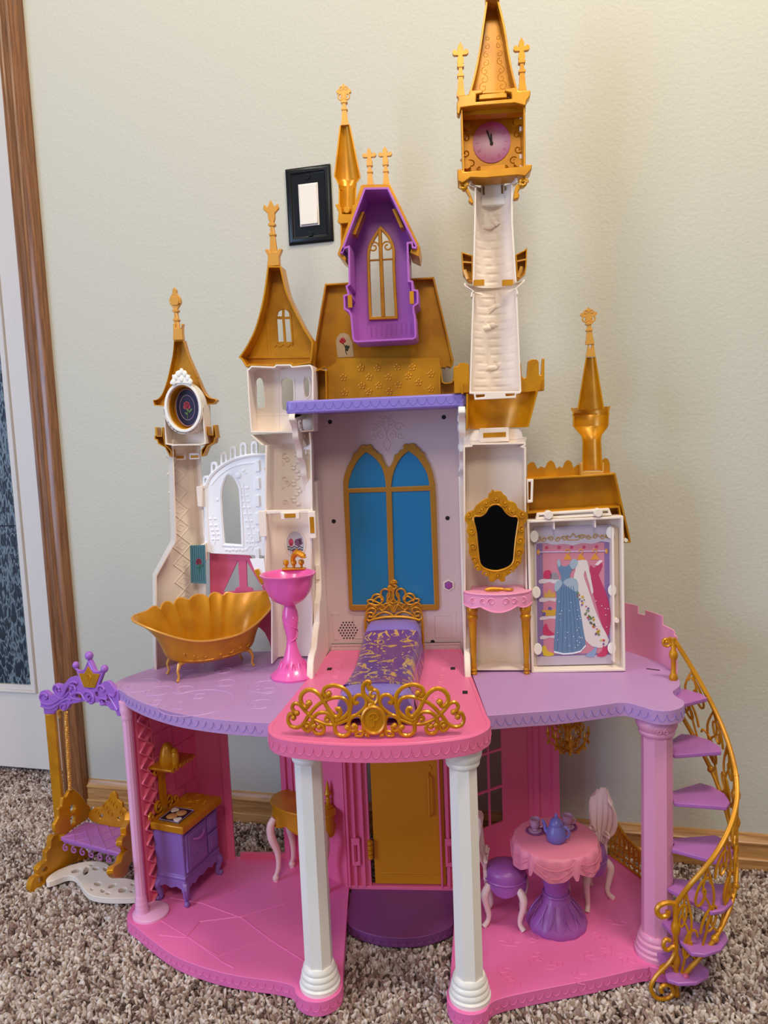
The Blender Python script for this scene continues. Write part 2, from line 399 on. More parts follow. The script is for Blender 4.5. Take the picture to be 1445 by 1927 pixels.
    SW = mat('switch_white', (240, 232, 222), 0.3)
    f = MB().prism([(-.0175, -.035), (.0175, -.035), (.0175, .035), (-.0175, .035)], -.0052, 0, [[(-.0155, -.033), (.0155, -.033), (.0155, .033), (-.0155, .033)]])
    build(f, 'switch_frame', SW, t, toy=False, bevel=.0004)
    build(MB().prismx([(0, -.0328), (-.0095, -.0328), (-.0055, 0), (-.0068, .0328), (0, .0328)], -.0153, .0153), 'rocker', SW, t, toy=False, bevel=.0006)
    for s in (-1, 1):
        mm = MB().discy((0, s*.0475), .0048, -.0052, -.003, 14).box(-.0042, .0042, -.0058, -.0051, s*.0475-.0006, s*.0475+.0006); build(mm, 'screw', SCREW, t, toy=False)
room()

# ------------------------------------------------------------------ the castle: one snapped-together toy
Z1, Z2 = 0.022, 0.372
castle = thing('toy_castle', 'tall pink, cream and gold plastic toy castle with open rooms standing on the carpet', 'toy castle')
def cpart(mb, name, m, parent=None, **k): return build(mb, name, m, parent or castle, **k)
def scallops(path, z_top, h, pitch, y_out=.0002, r=.0004):
    """raised fish-scale line along a plan path"""
    P = [np.array(p, float) for p in path]; d = [0]
    for a, b in zip(P, P[1:]): d.append(d[-1]+np.linalg.norm(b-a))
    D = np.array(d); tot = D[-1]; n = max(2, int(tot/pitch)); m = MB()
    def at(s):
        s = min(max(s, 0), tot-1e-6); i = int(np.searchsorted(D, s, 'right')-1); e = P[i+1]-P[i]; e = e/np.linalg.norm(e)
        q = P[i]+e*(s-D[i]); return q+np.array([e[1], -e[0]])*y_out
    pts = []
    for i in range(n):
        for k in range(8):
            t = k/8; s = (i+t)*tot/n; q = at(s); pts.append((q[0], q[1], z_top-h*math.sin(PI*t)**.55))
    m.tube(pts, r, 4); return m
# ground floor
bl = smooth([(-.424, -.045), (-.418, -.066), (-.398, -.082), (-.36, -.112), (-.314, -.144), (-.262, -.166), (-.214, -.179), (-.165, -.186), (-.138, -.194), (-.131, -.208), (-.115, -.220), (-.095, -.221), (-.079, -.210), (-.073, -.195), (-.075, -.175)], 3)
bl2 = bl+[(-.094, .028), (-.19, .106), (-.30, .108), (-.362, .104), (-.425, -.03)]
f1 = cpart(MB().slab(bl2, .002, Z1), 'left_floor', PINKF, bevel=.0025)
cpart(scallops(bl[2:], .016, .007, .0115), 'scale_trim', PINKF, f1, kind='stuff')
br = smooth([(.066, -.18), (.062, -.205), (.070, -.226), (.090, -.235), (.110, -.228), (.122, -.210), (.17, -.192), (.25, -.168), (.31, -.147), (.325, -.144)], 3)
br += arc(.345, -.112, .034, .034, -120, 20, 8)
br2 = br+[(.38, -.03), (.375, .05), (.335, .125), (.24, .13), (.165, .11), (.075, .03)]
f2 = cpart(MB().slab(br2, .002, Z1), 'right_floor', PINKF, bevel=.0025)
cpart(scallops(br[2:], .016, .007, .0115), 'scale_trim', PINKF, f2, kind='stuff')
# embossed flagstone lines on the left floor, leaf sprigs on the right floor
m = MB()
def fl(m, a, b, r=.0008): m.tube([(a[0], a[1], Z1+.0002), (b[0], b[1], Z1+.0002)], r, 4)
for pts in ([(275, 1715), (360, 1768), (420, 1812), (440, 1822)], [(320, 1690), (380, 1700), (455, 1728), (510, 1770), (570, 1808)], [(300, 1760), (350, 1765), (375, 1735), (455, 1725)], [(360, 1768), (410, 1800), (500, 1768), (560, 1740)], [(390, 1700), (480, 1660)], [(455, 1725), (540, 1700), (560, 1690)]):
    w_ = [tz_(*p, Z1) for p in pts]
    for a, b in zip(w_, w_[1:]): fl(m, a, b)
cpart(m, 'flagstone_lines', PINKF, f1, kind='stuff')
m = MB(); rg = random.Random(4)
for (u, v) in ((910, 1800), (960, 1780), (1000, 1800), (1050, 1820), (1100, 1800), (1150, 1790), (1190, 1770), (1130, 1760), (940, 1830), (1080, 1840), (1180, 1800), (1010, 1770), (1160, 1740), (970, 1845)):
    x, y = tz_(u, v, Z1); a0 = rg.uniform(0, 6)
    for k in range(3):
        a = a0+k*1.1; L = rg.uniform(.012, .02)
        le = [(x+math.cos(a)*L*t+math.sin(a)*.004*math.sin(PI*t), y+math.sin(a)*L*t-math.cos(a)*.004*math.sin(PI*t), Z1+.0002) for t in np.linspace(0, 1, 6)]
        ri = [(x+math.cos(a)*L*t-math.sin(a)*.004*math.sin(PI*t), y+math.sin(a)*L*t+math.cos(a)*.004*math.sin(PI*t), Z1+.0002) for t in np.linspace(0, 1, 6)]
        m.tube(le+ri[::-1], .00055, 4)
cpart(m, 'leaf_emboss', PINKF, f2, kind='stuff')
# doorstep
st = smooth([(-.088, -.05), (-.078, -.068), (-.045, -.085), (-.007, -.091), (.032, -.085), (.064, -.066), (.073, -.05)], 4)
s_ = cpart(MB().slab(st+[(.072, .026), (-.09, .026)], .004, .019), 'doorstep', PLUM, bevel=.0025)
cpart(scallops(st, .014, .006, .0115), 'scale_trim', PLUM, s_, kind='stuff')

# columns
def ring_col(name, c, z0, z1, r, m, n=8, parent=None, capm=None):
    o = cpart(MB().lathe([(r, z0+.03), (r*.97, z1-.024)], (c[0], c[1], 0), n, None, PI/8), name, m, ang=25)
    q = r*1.2
    cpart(MB().lathe([(q*1.18, z0), (q*1.2, z0+.006), (q*1.1, z0+.0085), (q*1.12, z0+.0095), (q*1.13, z0+.013), (q*1.04, z0+.016), (q*1.06, z0+.0175), (q*1.05, z0+.021), (q*.95, z0+.0235), (q*.97, z0+.026), (q*.95, z0+.0285), (q*.86, z0+.032)], (c[0], c[1], 0), 28), 'base_ring', capm or m, o)
    cpart(MB().lathe([(q*.84, z1-.026), (q*.92, z1-.024), (q*.95, z1-.021), (q*.92, z1-.019), (q*1.0, z1-.016), (q*1.06, z1-.012), (q*1.08, z1-.008), (q*1.02, z1-.005), (q*1.1, z1-.002), (q*1.1, z1+.002)], (c[0], c[1], 0), 28), 'capital', capm or m, o)
    return o
ring_col('white_column', (-.1025, -.190), Z1, .353, .0185, WHITE)
ring_col('white_column', (.0915, -.204), Z1, .353, .0185, WHITE)
sc_ = ring_col('stair_column', (.345, -.112), Z1, .354, .0205, PINKP)
m = MB()
m.tube([(.345+math.cos(a)*.0262, -.112+math.sin(a)*.0262, .340+z) for a, z in [(-PI/2+(x-.0)*.5, y) for x, y in spiral(-.3, 0, .0, .4, 0, 540, 14)] for z in [z*.012]], .0007, 4)
m.tube([(.345+math.cos(a)*.0262, -.112+math.sin(a)*.0262, .340+z) for a, z in [(-PI/2+(x)*.5, y*.012) for x, y in spiral(.45, 0, .0, .4, 180, -360, 14)]], .0007, 4)
cpart(m, 'scroll_emboss', PINKP, sc_)
lcc = (-.399, -.054)
PLC = mat('pale_orchid_plastic', (244, 178, 214), .36)
lc = ring_col('left_column', lcc, Z1, .355, .0072, PLC, 10)
cpart(MB().lathe([(.027, Z1), (.027, Z1+.003), (.024, Z1+.005)], (lcc[0]+.012, lcc[1]+.004, 0), 24), 'foot_plate', PLC, lc)

# kitchen wall with its lattice strip
KW = Plane((-.400, -.034), (-.354, .096))
kw = cpart(MB().ext([(0, Z1), (KW.L, Z1), (KW.L, .354), (0, .354)], KW.mp, 0, .003), 'kitchen_wall', PINKD)
LW = .033
m = MB().ext([(.004, Z1), (.004+LW, Z1), (.004+LW, .352), (.004, .352)], KW.mp, -.002, 0, [[(.008, Z1+.004), (LW, Z1+.004), (LW, .348), (.008, .348)]])
dz = .0245
for k in range(-1, 14):
    z = Z1+k*dz
    for a, b in (((.006, z), (LW+.002, z+dz)), ((.006, z+dz), (LW+.002, z))):
        za, zb_ = a[1], b[1]
        if max(za, zb_) > .352 or min(za, zb_) < Z1: continue
        m.ext([(a[0], za-.0012), (b[0], zb_-.0012), (b[0], zb_+.0012), (a[0], za+.0012)], KW.mp, -.0062, 0)
cpart(m, 'lattice', mat('coral_pink_plastic', (242, 120, 146), .38), kw)
m = MB(); rg = random.Random(2)
for r in range(9):
    z0 = Z1+.004+r*.0365; off = (r % 2)*.022; x = LW+.006-off
    while x < KW.L-.004:
        a = max(x+.001, LW+.006); b = min(x+.043, KW.L-.003)
        if b-a > .006: m.ext([(a, z0+.001), (b, z0+.001), (b, z0+.0355), (a, z0+.0355)], KW.mp, -.0011, 0)
        x += .044
cpart(m, 'brick_emboss', PINKD, kw, kind='stuff', bevel=.0006, seg=1)
# sign strip high on the kitchen wall
a0, b0 = KW.hit(283, 1352), KW.hit(322, 1345)
m = MB().ext([(a0[0], .322), (a0[0]+.05, .322), (a0[0]+.05, .350), (a0[0], .350)], KW.mp, -.0024, -.0012)
sg = cpart(m, 'fruit_sticker', mat('sticker_paper', (226, 200, 212), .4), kw)
m = MB()
for dx, dz_ in ((.008, .014), (.014, .0165), (.022, .013), (.036, .015), (.041, .013)):
    q = KW.mp(a0[0]+dx, .322+dz_, -.0026); m.ball(q, .0034, 10)
cpart(m, 'cherry_print', mat('cherry_print', (120, 18, 40), .4), sg)
# corner walls of the left room
PB = Plane((-.3575, .0955), (-.300, .104))
cpart(MB().ext([(0, Z1), (PB.L, Z1), (PB.L, .354), (0, .354)], PB.mp, 0, .003).ext([(PB.L-.012, Z1), (PB.L, Z1), (PB.L, .354), (PB.L-.012, .354)], PB.mp, -.004, 0), 'corner_wall', PINKD)
LI = Plane((-.208, .106), (-.094, .028))
li = cpart(MB().ext([(0, Z1), (LI.L, Z1), (LI.L, .354), (0, .354)], LI.mp, -.003, 0).ext([(-.001, Z1), (.011, Z1), (.011, .354), (-.001, .354)], LI.mp, -.007, -.003).ext([(.02, Z1), (.026, Z1), (.026, .354), (.02, .354)], LI.mp, -.006, -.003), 'pantry_wall', PINKD)
cpart(MB().box(-.29, -.205, .1, .106, Z1, Z1+.010), 'sill', PINKD)
# inner walls of the right room: window lattice and corner
RI = Plane((.075, .03), (.195, .118))
wu = [RI.hit(u, 1500)[0] for u in (893, 900, 929, 947)]
u1 = min(RI.L-.02, wu[3]); u0 = .012
def zz(v): return RI.hit(940, v)[1]
rows = [(zz(1608-25), zz(1525)), (zz(1516), zz(1462)), (zz(1455), zz(1401))]
holes = []
cols = 3; cw_ = (u1-u0)/cols
zs = [.100, .158, .162, .220, .224, .280]
for c in range(cols):
    a = u0+c*cw_+(.0015 if c else 0); b = u0+(c+1)*cw_-.0015
    for r in range(3): holes.append([(a, zs[2*r]), (b, zs[2*r]), (b, zs[2*r+1]), (a, zs[2*r+1])])
top = arc((u0+u1)/2, .288, (u1-u0)/2, .05, 0, 180, 14); holes.append(top)
rw = cpart(MB().ext([(0, Z1), (RI.L, Z1), (RI.L, .354), (0, .354)], RI.mp, -.0015, .0015, holes), 'window_wall', PINKD)
m = MB()
for s in (-1, 1):
    c = (u0+u1)/2
    m.tube([RI.mp(c+s*x, z, 0) for x, z in spiral(.012, .305, .013, .002, -90, 450, 20)], .0016, 5)
    m.tube([RI.mp(c+s*x, z, 0) for x, z in spiral(.029, .297, .008, .002, 180, -270, 14)], .0014, 5)
m.tube([RI.mp((u0+u1)/2, z, 0) for z in (.285, .32, .342)], .0016, 5)
cpart(m, 'fanlight_scroll', PINKL, rw)
RB = Plane((.195, .118), (.248, .128))
cpart(MB().ext([(0, Z1), (RB.L, Z1), (RB.L, .354), (0, .354)], RB.mp, 0, .003).ext([(.012, Z1), (.02, Z1), (.02, .354), (.012, .354)], RB.mp, -.002, 0).ext([(RB.L-.01, Z1), (RB.L, Z1), (RB.L, .354), (RB.L-.01, .354)], RB.mp, -.004, 0), 'corner_wall', PINKD)
# front door in its frame
YD1 = .03
dl, dr = X(692, 1500, YD1)[0], X(836, 1500, YD1)[0]
fr_o = [(-.094, Z1-.004), (.076, Z1-.004), (.076, .354), (-.094, .354)]
dw = cpart(MB().prism(fr_o, YD1-.002, YD1+.006, [[(dl, Z1+.001), (dr, Z1+.001), (dr, .345), (dl, .345)]]), 'door_wall', PINKD)
m = MB()
for x in (-.094, -.083, -.07): m.box(x, x+.004, YD1-.007, YD1-.002, Z1, .354)
for x in (.052, .064, .073): m.box(x, x+.003, YD1-.007, YD1-.002, Z1, .354)
m.box(-.094, .076, YD1-.006, YD1-.002, Z1-.004, Z1+.002)
cpart(m, 'frame_moulding', PINKD, dw, bevel=.0006)
for x, z in ((-.086, .285), (-.086, .06), (.060, .285), (.060, .06)):
    c = MB().prism([(x, z), (x+.013, z), (x+.013, z+.045), (x, z+.045)], YD1-.010, YD1-.006, [[(x+.004, z+.006), (x+.009, z+.006), (x+.009, z+.034), (x+.004, z+.034)]])
    cpart(c, 'clip', PINKD, dw, bevel=.0006)
gd = cpart(MB().prism([(dl+.006, Z1+.003), (dr-.001, Z1+.003), (dr-.001, .344), (dl+.006, .344)], YD1, YD1+.003).prism([(dl+.016, Z1+.02), (dr-.012, Z1+.02), (dr-.012, Z1+.022), (dl+.016, Z1+.022)], YD1-.001, YD1), 'castle_door', GOLDD, bevel=.0008)
hx = X(808, 1500, YD1)[0]
zt, zb2 = X(808, 1455, YD1)[1], X(808, 1535, YD1)[1]
m = MB().tube([(hx, YD1, zt), (hx, YD1-.006, zt-.004), (hx, YD1-.007, (zt+zb2)/2), (hx, YD1-.006, zb2+.004), (hx, YD1, zb2)], .0018, 6)
m.prism(arc(hx, zt+.008, .005, .006, 0, 350, 12), YD1-.001, YD1)
cpart(m, 'door_handle', GOLDD, gd)
hz = X(690, 1595, YD1)[1]; m = MB()
for k in range(4): m.lathe([(.003, 0), (.0044, .001), (.0044, .006), (.003, .007)], (dl+.001, YD1-.005, hz-.016+k*.008), 10)
cpart(m, 'hinge', GOLD, gd)

# garden rail at the back of the right room
G0 = Plane((.33, .122), (.372, .044))
m = MB()
Lg = G0.L
for zz_ in (Z1+.002, Z1+.012): m.tube([G0.mp(x, zz_, 0) for x in (0, Lg)], .0022, 6)
topz = [(0, Z1+.06), (Lg*.15, Z1+.064), (Lg*.45, Z1+.05), (Lg*.8, Z1+.043), (Lg, Z1+.041)]
m.tube([G0.mp(x, z, 0) for x, z in smooth(topz, 4)], .0026, 6)
for k in range(9):
    x = Lg*k/8; zt_ = float(np.interp(x, [a for a, b in topz], [b for a, b in topz]))
    m.tube([G0.mp(x, Z1, 0), G0.mp(x, zt_, 0)], .0014, 5)
    if k < 8:
        m.tube([G0.mp(x+Lg/16+a, Z1+.026+b, 0) for a, b in spiral(0, 0, .005, .0012, 0, 480, 14)], .0011, 4)
        m.tube([G0.mp(x+a*Lg/8, Z1+.012+b*(zt_-Z1-.012), 0) for a, b in ((0, .3), (.3, .7), (.5, 1))], .001, 4)
        m.tube([G0.mp(x+a*Lg/8, Z1+.012+b*(zt_-Z1-.012), 0) for a, b in ((1, .3), (.7, .7), (.5, 1))], .001, 4)
cpart(m, 'garden_rail', GOLD)

# first floor: two lavender decks and the pink balcony
dlp = smooth([(-.424, .012), (-.430, -.012), (-.425, -.034), (-.410, -.048), (-.398, -.060), (-.380, -.079), (-.34, -.112), (-.29, -.143), (-.245, -.161), (-.202, -.173), (-.16, -.180)], 4)
dk = cpart(MB().slab(dlp+[(-.146, -.181), (-.126, .139), (-.30, .139), (-.36, .095), (-.405, .048)], Z2-.019, Z2), 'left_deck', LAV, bevel=.003)
cpart(scallops(dlp[8:], Z2-.005, .009, .0115), 'scale_trim', PERI, dk, kind='stuff')
m = MB()
for u, v, r in ((620-250, 1322, .052), (300, 1300, .02), (345, 1298, .016), (265, 1290, .03), (425, 1285, .015), (500, 1292, .026), (505, 1300, .012), (375, 1310, .01), (490, 1325, .017), (295, 1322, .01), (420, 1262, .014), (360, 1255, .02), (470, 1255, .012)):
    x, y = tz_(u, v, Z2)
    m.tube([(x+r*math.cos(a), y+r*math.sin(a), Z2) for a in np.linspace(.3, 2*PI+rg.uniform(-.8, 0), 26)], .0007, 4)
    m.tube([(x-.3*r+.3*r*math.cos(a), y-.2*r+.3*r*math.sin(a), Z2) for a in np.linspace(2, 5, 8)], .0006, 4)
cpart(m, 'bubble_emboss', LAV, dk, kind='stuff')
drp = smooth([(.124, -.160), (.17, -.151), (.222, -.141), (.27, -.126), (.302, -.116), (.318, -.128), (.334, -.144), (.354, -.146), (.371, -.134), (.379, -.114), (.374, -.094), (.376, -.075), (.390, -.055), (.397, -.03), (.401, .004)], 4)
dk2 = cpart(MB().slab(drp+[(.40, .04), (.375, .09), (.33, .138), (.097, .138)], Z2-.019, Z2), 'right_deck', LAV, bevel=.003)
cpart(scallops(drp, Z2-.005, .009, .0115), 'scale_trim', PERI, dk2, kind='stuff')
sx_, sy_ = tz_(1228, 1260, Z2)
cpart(MB().slab([(sx_-.009, sy_+.003), (sx_+.008, sy_-.006), (sx_+.010, sy_-.003), (sx_-.007, sy_+.006)], Z2-.002, Z2+.0003), 'slot', BLACK, dk2)
bal = smooth([(-.1475, -.175), (-.150, -.196), (-.141, -.222), (-.117, -.241), (-.06, -.254), (-.01, -.257), (.045, -.252), (.098, -.236), (.121, -.213), (.127, -.19), (.1235, -.165)], 5)
bk = cpart(MB().slab(bal+[(.094, .134), (-.123, .134)], Z2-.019, Z2+.002), 'balcony', PINK, bevel=.003)
cpart(scallops(bal, Z2-.004, .009, .0115), 'scale_trim', PINK, bk, kind='stuff')
m = MB()
inner = offset(bal+[(.094, .134), (-.123, .134)], .005)
m.tube([(p[0], p[1], Z2+.002) for p in inner], .0006, 4)
for s in (-1, 1):
    for k in range(7):
        x0_ = -.0145+s*(.085-.002*k); y0_ = .08-k*.03
        m.tube([(x0_+a*s, y0_+b, Z2+.002) for a, b in spiral(0, 0, .008, .001, 0, 400, 12)], .0005, 4)
cpart(m, 'scroll_emboss', PINK, bk, kind='stuff')
for u, v in ((620, 1259), (852, 1258), (875, 1303)):
    x, y = tz_(u, v, Z2+.002)
    cpart(MB().box(x-.0035, x+.0035, y-.006, y+.006, Z2-.002, Z2+.0024), 'slot', BLACK, bk)
# pink parapet at the back right corner
pp = smooth([(.338, .128), (.362, .105), (.385, .065), (.397, .03), (.402, -.004)], 6)
m = MB(); D = [0]
for a, b in zip(pp, pp[1:]): D.append(D[-1]+math.dist(a, b))
def ht(s):
    q = s/D[-1]
    return .078 if q < .34 else (.066 if q < .42 else (.074 if q < .68 else (.061 if q < .95 else .055)))
vs = []; fs = []
pts = []
for i in range(len(pp)-1):
    k0, k1 = D[i], D[i+1]; h = ht((k0+k1)/2)
    e = np.array(pp[i+1])-np.array(pp[i]); e /= np.linalg.norm(e); nn = np.array([-e[1], e[0]])*-.002
    a, b = pp[i], pp[i+1]
    m.ext([a, b, (b[0]+nn[0], b[1]+nn[1]), (a[0]+nn[0], a[1]+nn[1])], lambda p, q, hh: (p, q, hh), Z2-.001, Z2+h)
cpart(m, 'parapet', PINKL)

# ------------------------------------------------------------------ the castle, upper storeys
YB = .133
# centre back wall
cw = cpart(MB().prism([(-.137, Z2-.002), (.105, Z2-.002), (.105, .768), (-.137, .768)], YB, YB+.022), 'bedroom_wall', WALLP)
m = MB().box(-.122, .093, YB-.003, YB, Z2+.002, Z2+.013); m.box(-.122, .093, YB-.004, YB, Z2+.010, Z2+.013)
for k in range(22): m.discy((-.118+k*.0098, Z2+.006), .003, YB-.0036, YB-.003, 8)
cpart(m, 'skirting', WALLP, cw)
# gold twin-arched window with four blue panes
wf = smooth(Q(5, YB, (582, 1500), (562, 1100), (547, 800), (550, 720), (572, 650), (592, 612)), 4)
wf += Q(5, YB, (603, 590), (612, 566), (634, 560), (640, 538), (655, 520), (672, 512), (690, 520), (708, 510), (724, 524), (728, 540), (746, 548), (756, 566), (780, 576), (790, 604), (808, 640), (824, 660), (840, 640), (856, 604), (862, 578), (885, 566), (895, 548), (915, 540), (912, 520), (930, 506), (948, 514), (966, 504), (988, 510), (994, 526), (1012, 534), (1022, 552), (1044, 566), (1052, 594), (1076, 630), (1098, 690), (1112, 760))
wf += Q(5, YB, (1118, 850), (1138, 1505), (1134, 1528), (1122, 1536), (600, 1538), (585, 1528))
panes = [smooth(Q(5, YB, (578, 785), (584, 730), (605, 668), (640, 606), (685, 560)), 3)+smooth(Q(5, YB, (685, 560), (735, 592), (775, 640), (798, 700), (810, 776)), 3)[1:],
         smooth(Q(5, YB, (842, 776), (850, 712), (870, 650), (905, 592), (948, 554)), 3)+smooth(Q(5, YB, (948, 554), (1000, 592), (1040, 650), (1065, 700), (1078, 766)), 3)[1:],
         Q(5, YB, (582, 812), (810, 806), (830, 1500), (604, 1502)), Q(5, YB, (845, 806), (1080, 798), (1108, 1500), (864, 1500))]
gw = cpart(MB().prism(wf, YB-.004, YB, panes), 'arched_window', mat('antique_gold_frame', (176, 122, 36), .4, .3), bevel=.0008)
for p in panes: cpart(MB().prism(offset(p, -.0008), YB-.0014, YB-.0002), 'pane', BLUE, gw)
# embossed crest above the window
m = MB(); c0 = X(727, 812, YB)
for s in (-1, 1):
    for (dx, dz_, r, a0, a1) in ((.008, .012, .007, -90, 330), (.02, .006, .008, 0, 420), (.009, -.006, .007, 90, -330), (.022, -.008, .006, 0, -400), (.006, .022, .004, 0, 360)):
        m.tube([(c0[0]+s*(dx+x), YB, c0[1]+dz_+z) for x, z in spiral(0, 0, r, .0015, a0, a1, 16)], .0008, 4)
    m.tube([(c0[0]+s*x, YB, c0[1]+z) for x, z in smooth([(0, -.032), (.006, -.02), (0, -.008), (.004, .01), (0, .026)], 4)], .0008, 4)
cpart(m, 'crest_emboss', WALLP, cw)
for a in (-.108, .052):
    m = MB(); pl = [(a, Z2+.022), (a+.028, Z2+.022), (a+.028, Z2+.058), (a, Z2+.058)] if a > 0 else [(a+.026, Z2+.022), (a+.05, Z2+.022), (a+.05, Z2+.062), (a+.026, Z2+.062)]
    m.tube([(x, YB, z) for x, z in pl], .0008, 4, closed=True); cpart(m, 'panel_emboss', WALLP, cw)
for a in (-.113, .083):
    m = MB().box(a-.006, a+.006, YB-.0008, YB, Z2+.062, Z2+.066); m.box(a-.004, a+.004, YB-.0006, YB, Z2+.02, Z2+.062); cpart(m, 'pilaster_emboss', WALLP, cw)
m = MB(); c0 = X(655, 1186, YB)
for r in range(-3, 4):
    for c in range(-3, 4):
        x = c*.0051+(r % 2)*.00255; z = r*.0045
        if math.hypot(x, z*1.02) < .0162: m.discy((c0[0]+x, c0[1]+z), .00135, YB-.0005, YB+.0005, 8)
cpart(m, 'speaker_holes', BLACK, cw, kind='stuff')
for u, v in ((621, 794), (835, 785), (628, 981), (842, 975), (814, 1208)):
    c0 = X(u, v, YB); cpart(MB().discy(c0, .0036, YB-.0004, YB+.001, 12).discy(c0, .0016, YB-.0008, YB, 6), 'screw', BLACK, cw)
c0 = X(844, 1101, YB); hexa = lambda r: [(c0[0]+r*math.cos(PI/6+k*PI/3), c0[1]+r*math.sin(PI/6+k*PI/3)) for k in range(6)]
hb = cpart(MB().prism(hexa(.0095), YB-.002, YB, [hexa(.0075)]), 'button_surround', CREAM, cw)
cpart(MB().prism(hexa(.0070), YB-.004, YB), 'music_button', HEX, cw, bevel=.0015)
# side cheeks of the bedroom and the ledge brackets
for s, x0_, x1_ in ((-1, -.136, -.126), (1, .098, .107)):
    pr = [(YB, Z2-.0), (YB, .66), (.098, .66), (.094, .56), (.092, .49), (.082, .475), (.070, .47), (.064, .455), (.060, .44), (.046, .432), (.034, .420), (.026, .41), (.006, .405), (-.006, .395), (-.012, .38), (-.014, Z2)]
    o = cpart(MB().prismx(pr, x0_, x1_), 'wall_cheek', CREAM, bevel=.0015)
    cz = .515
    cpart(MB().box(x0_+.002, x1_-.002, .0895, .0945, cz-.012, cz+.012), 'clip', CREAM, o, bevel=.0006)
for s, x0_, x1_ in ((-1, -.1475, -.1385), (1, .1005, .1105)):
    fr_ = smooth([(.014, .766), (.012, .757), (.022, .750), (.030, .742), (.032, .730), (.044, .722), (.054, .712), (.056, .700), (.068, .694), (.078, .684), (.080, .672), (.090, .664), (.096, .655), (.098, .644), (.105, .637), (.113, .636)], 3)
    out = fr_+[(.118, .640), (.120, .766)]
    h1 = smooth([(.036, .756), (.060, .756), (.062, .742), (.052, .738), (.044, .744), (.038, .746)], 3, True)
    h2 = smooth([(.072, .757), (.106, .757), (.108, .735), (.096, .728), (.084, .742), (.074, .744)], 3, True)
    h3 = smooth([(.066, .728), (.080, .722), (.094, .716), (.106, .708), (.107, .690), (.094, .692), (.084, .702), (.072, .708)], 3, True)
    h4 = smooth([(.092, .680), (.108, .678), (.110, .660), (.104, .652), (.100, .664)], 3, True)
    o = cpart(MB().prismx(out, x0_, x1_, [h1, h2, h3, h4]), 'ledge_bracket', WHITE if s > 0 else CREAM, bevel=.0018)
    m = MB()
    for (cy_, cz_, r) in ((.05, .748, .006), (.084, .735, .007), (.09, .705, .006), (.104, .67, .004)):
        for xx in (x0_, x1_): m.tube([(xx, cy_+a, cz_+b) for a, b in spiral(0, 0, r, .001, 0, 420, 14)], .0016, 5)
    cpart(m, 'scroll', WHITE if s > 0 else CREAM, o)
    cpart(MB().box(x0_+(.006 if s < 0 else -.001), x1_+(.004 if s < 0 else -.006), .118, YB, .632, .766), 'side_panel', WALLP, o)
# periwinkle ledge
lp = [(-.150, .150), (-.1545, .045), (-.153, .024), (-.147, .018), (.108, .018), (.114, .024), (.116, .045), (.116, .150)]
lg = cpart(MB().slab(lp, .766, .785), 'ledge', PERI, bevel=.0025)
cpart(scallops([(-.154, .10), (-.1545, .045), (-.153, .024), (-.147, .018), (.108, .018), (.114, .024), (.116, .045)], .780, .0085, .0135), 'scale_trim', PERI, lg, kind='stuff')

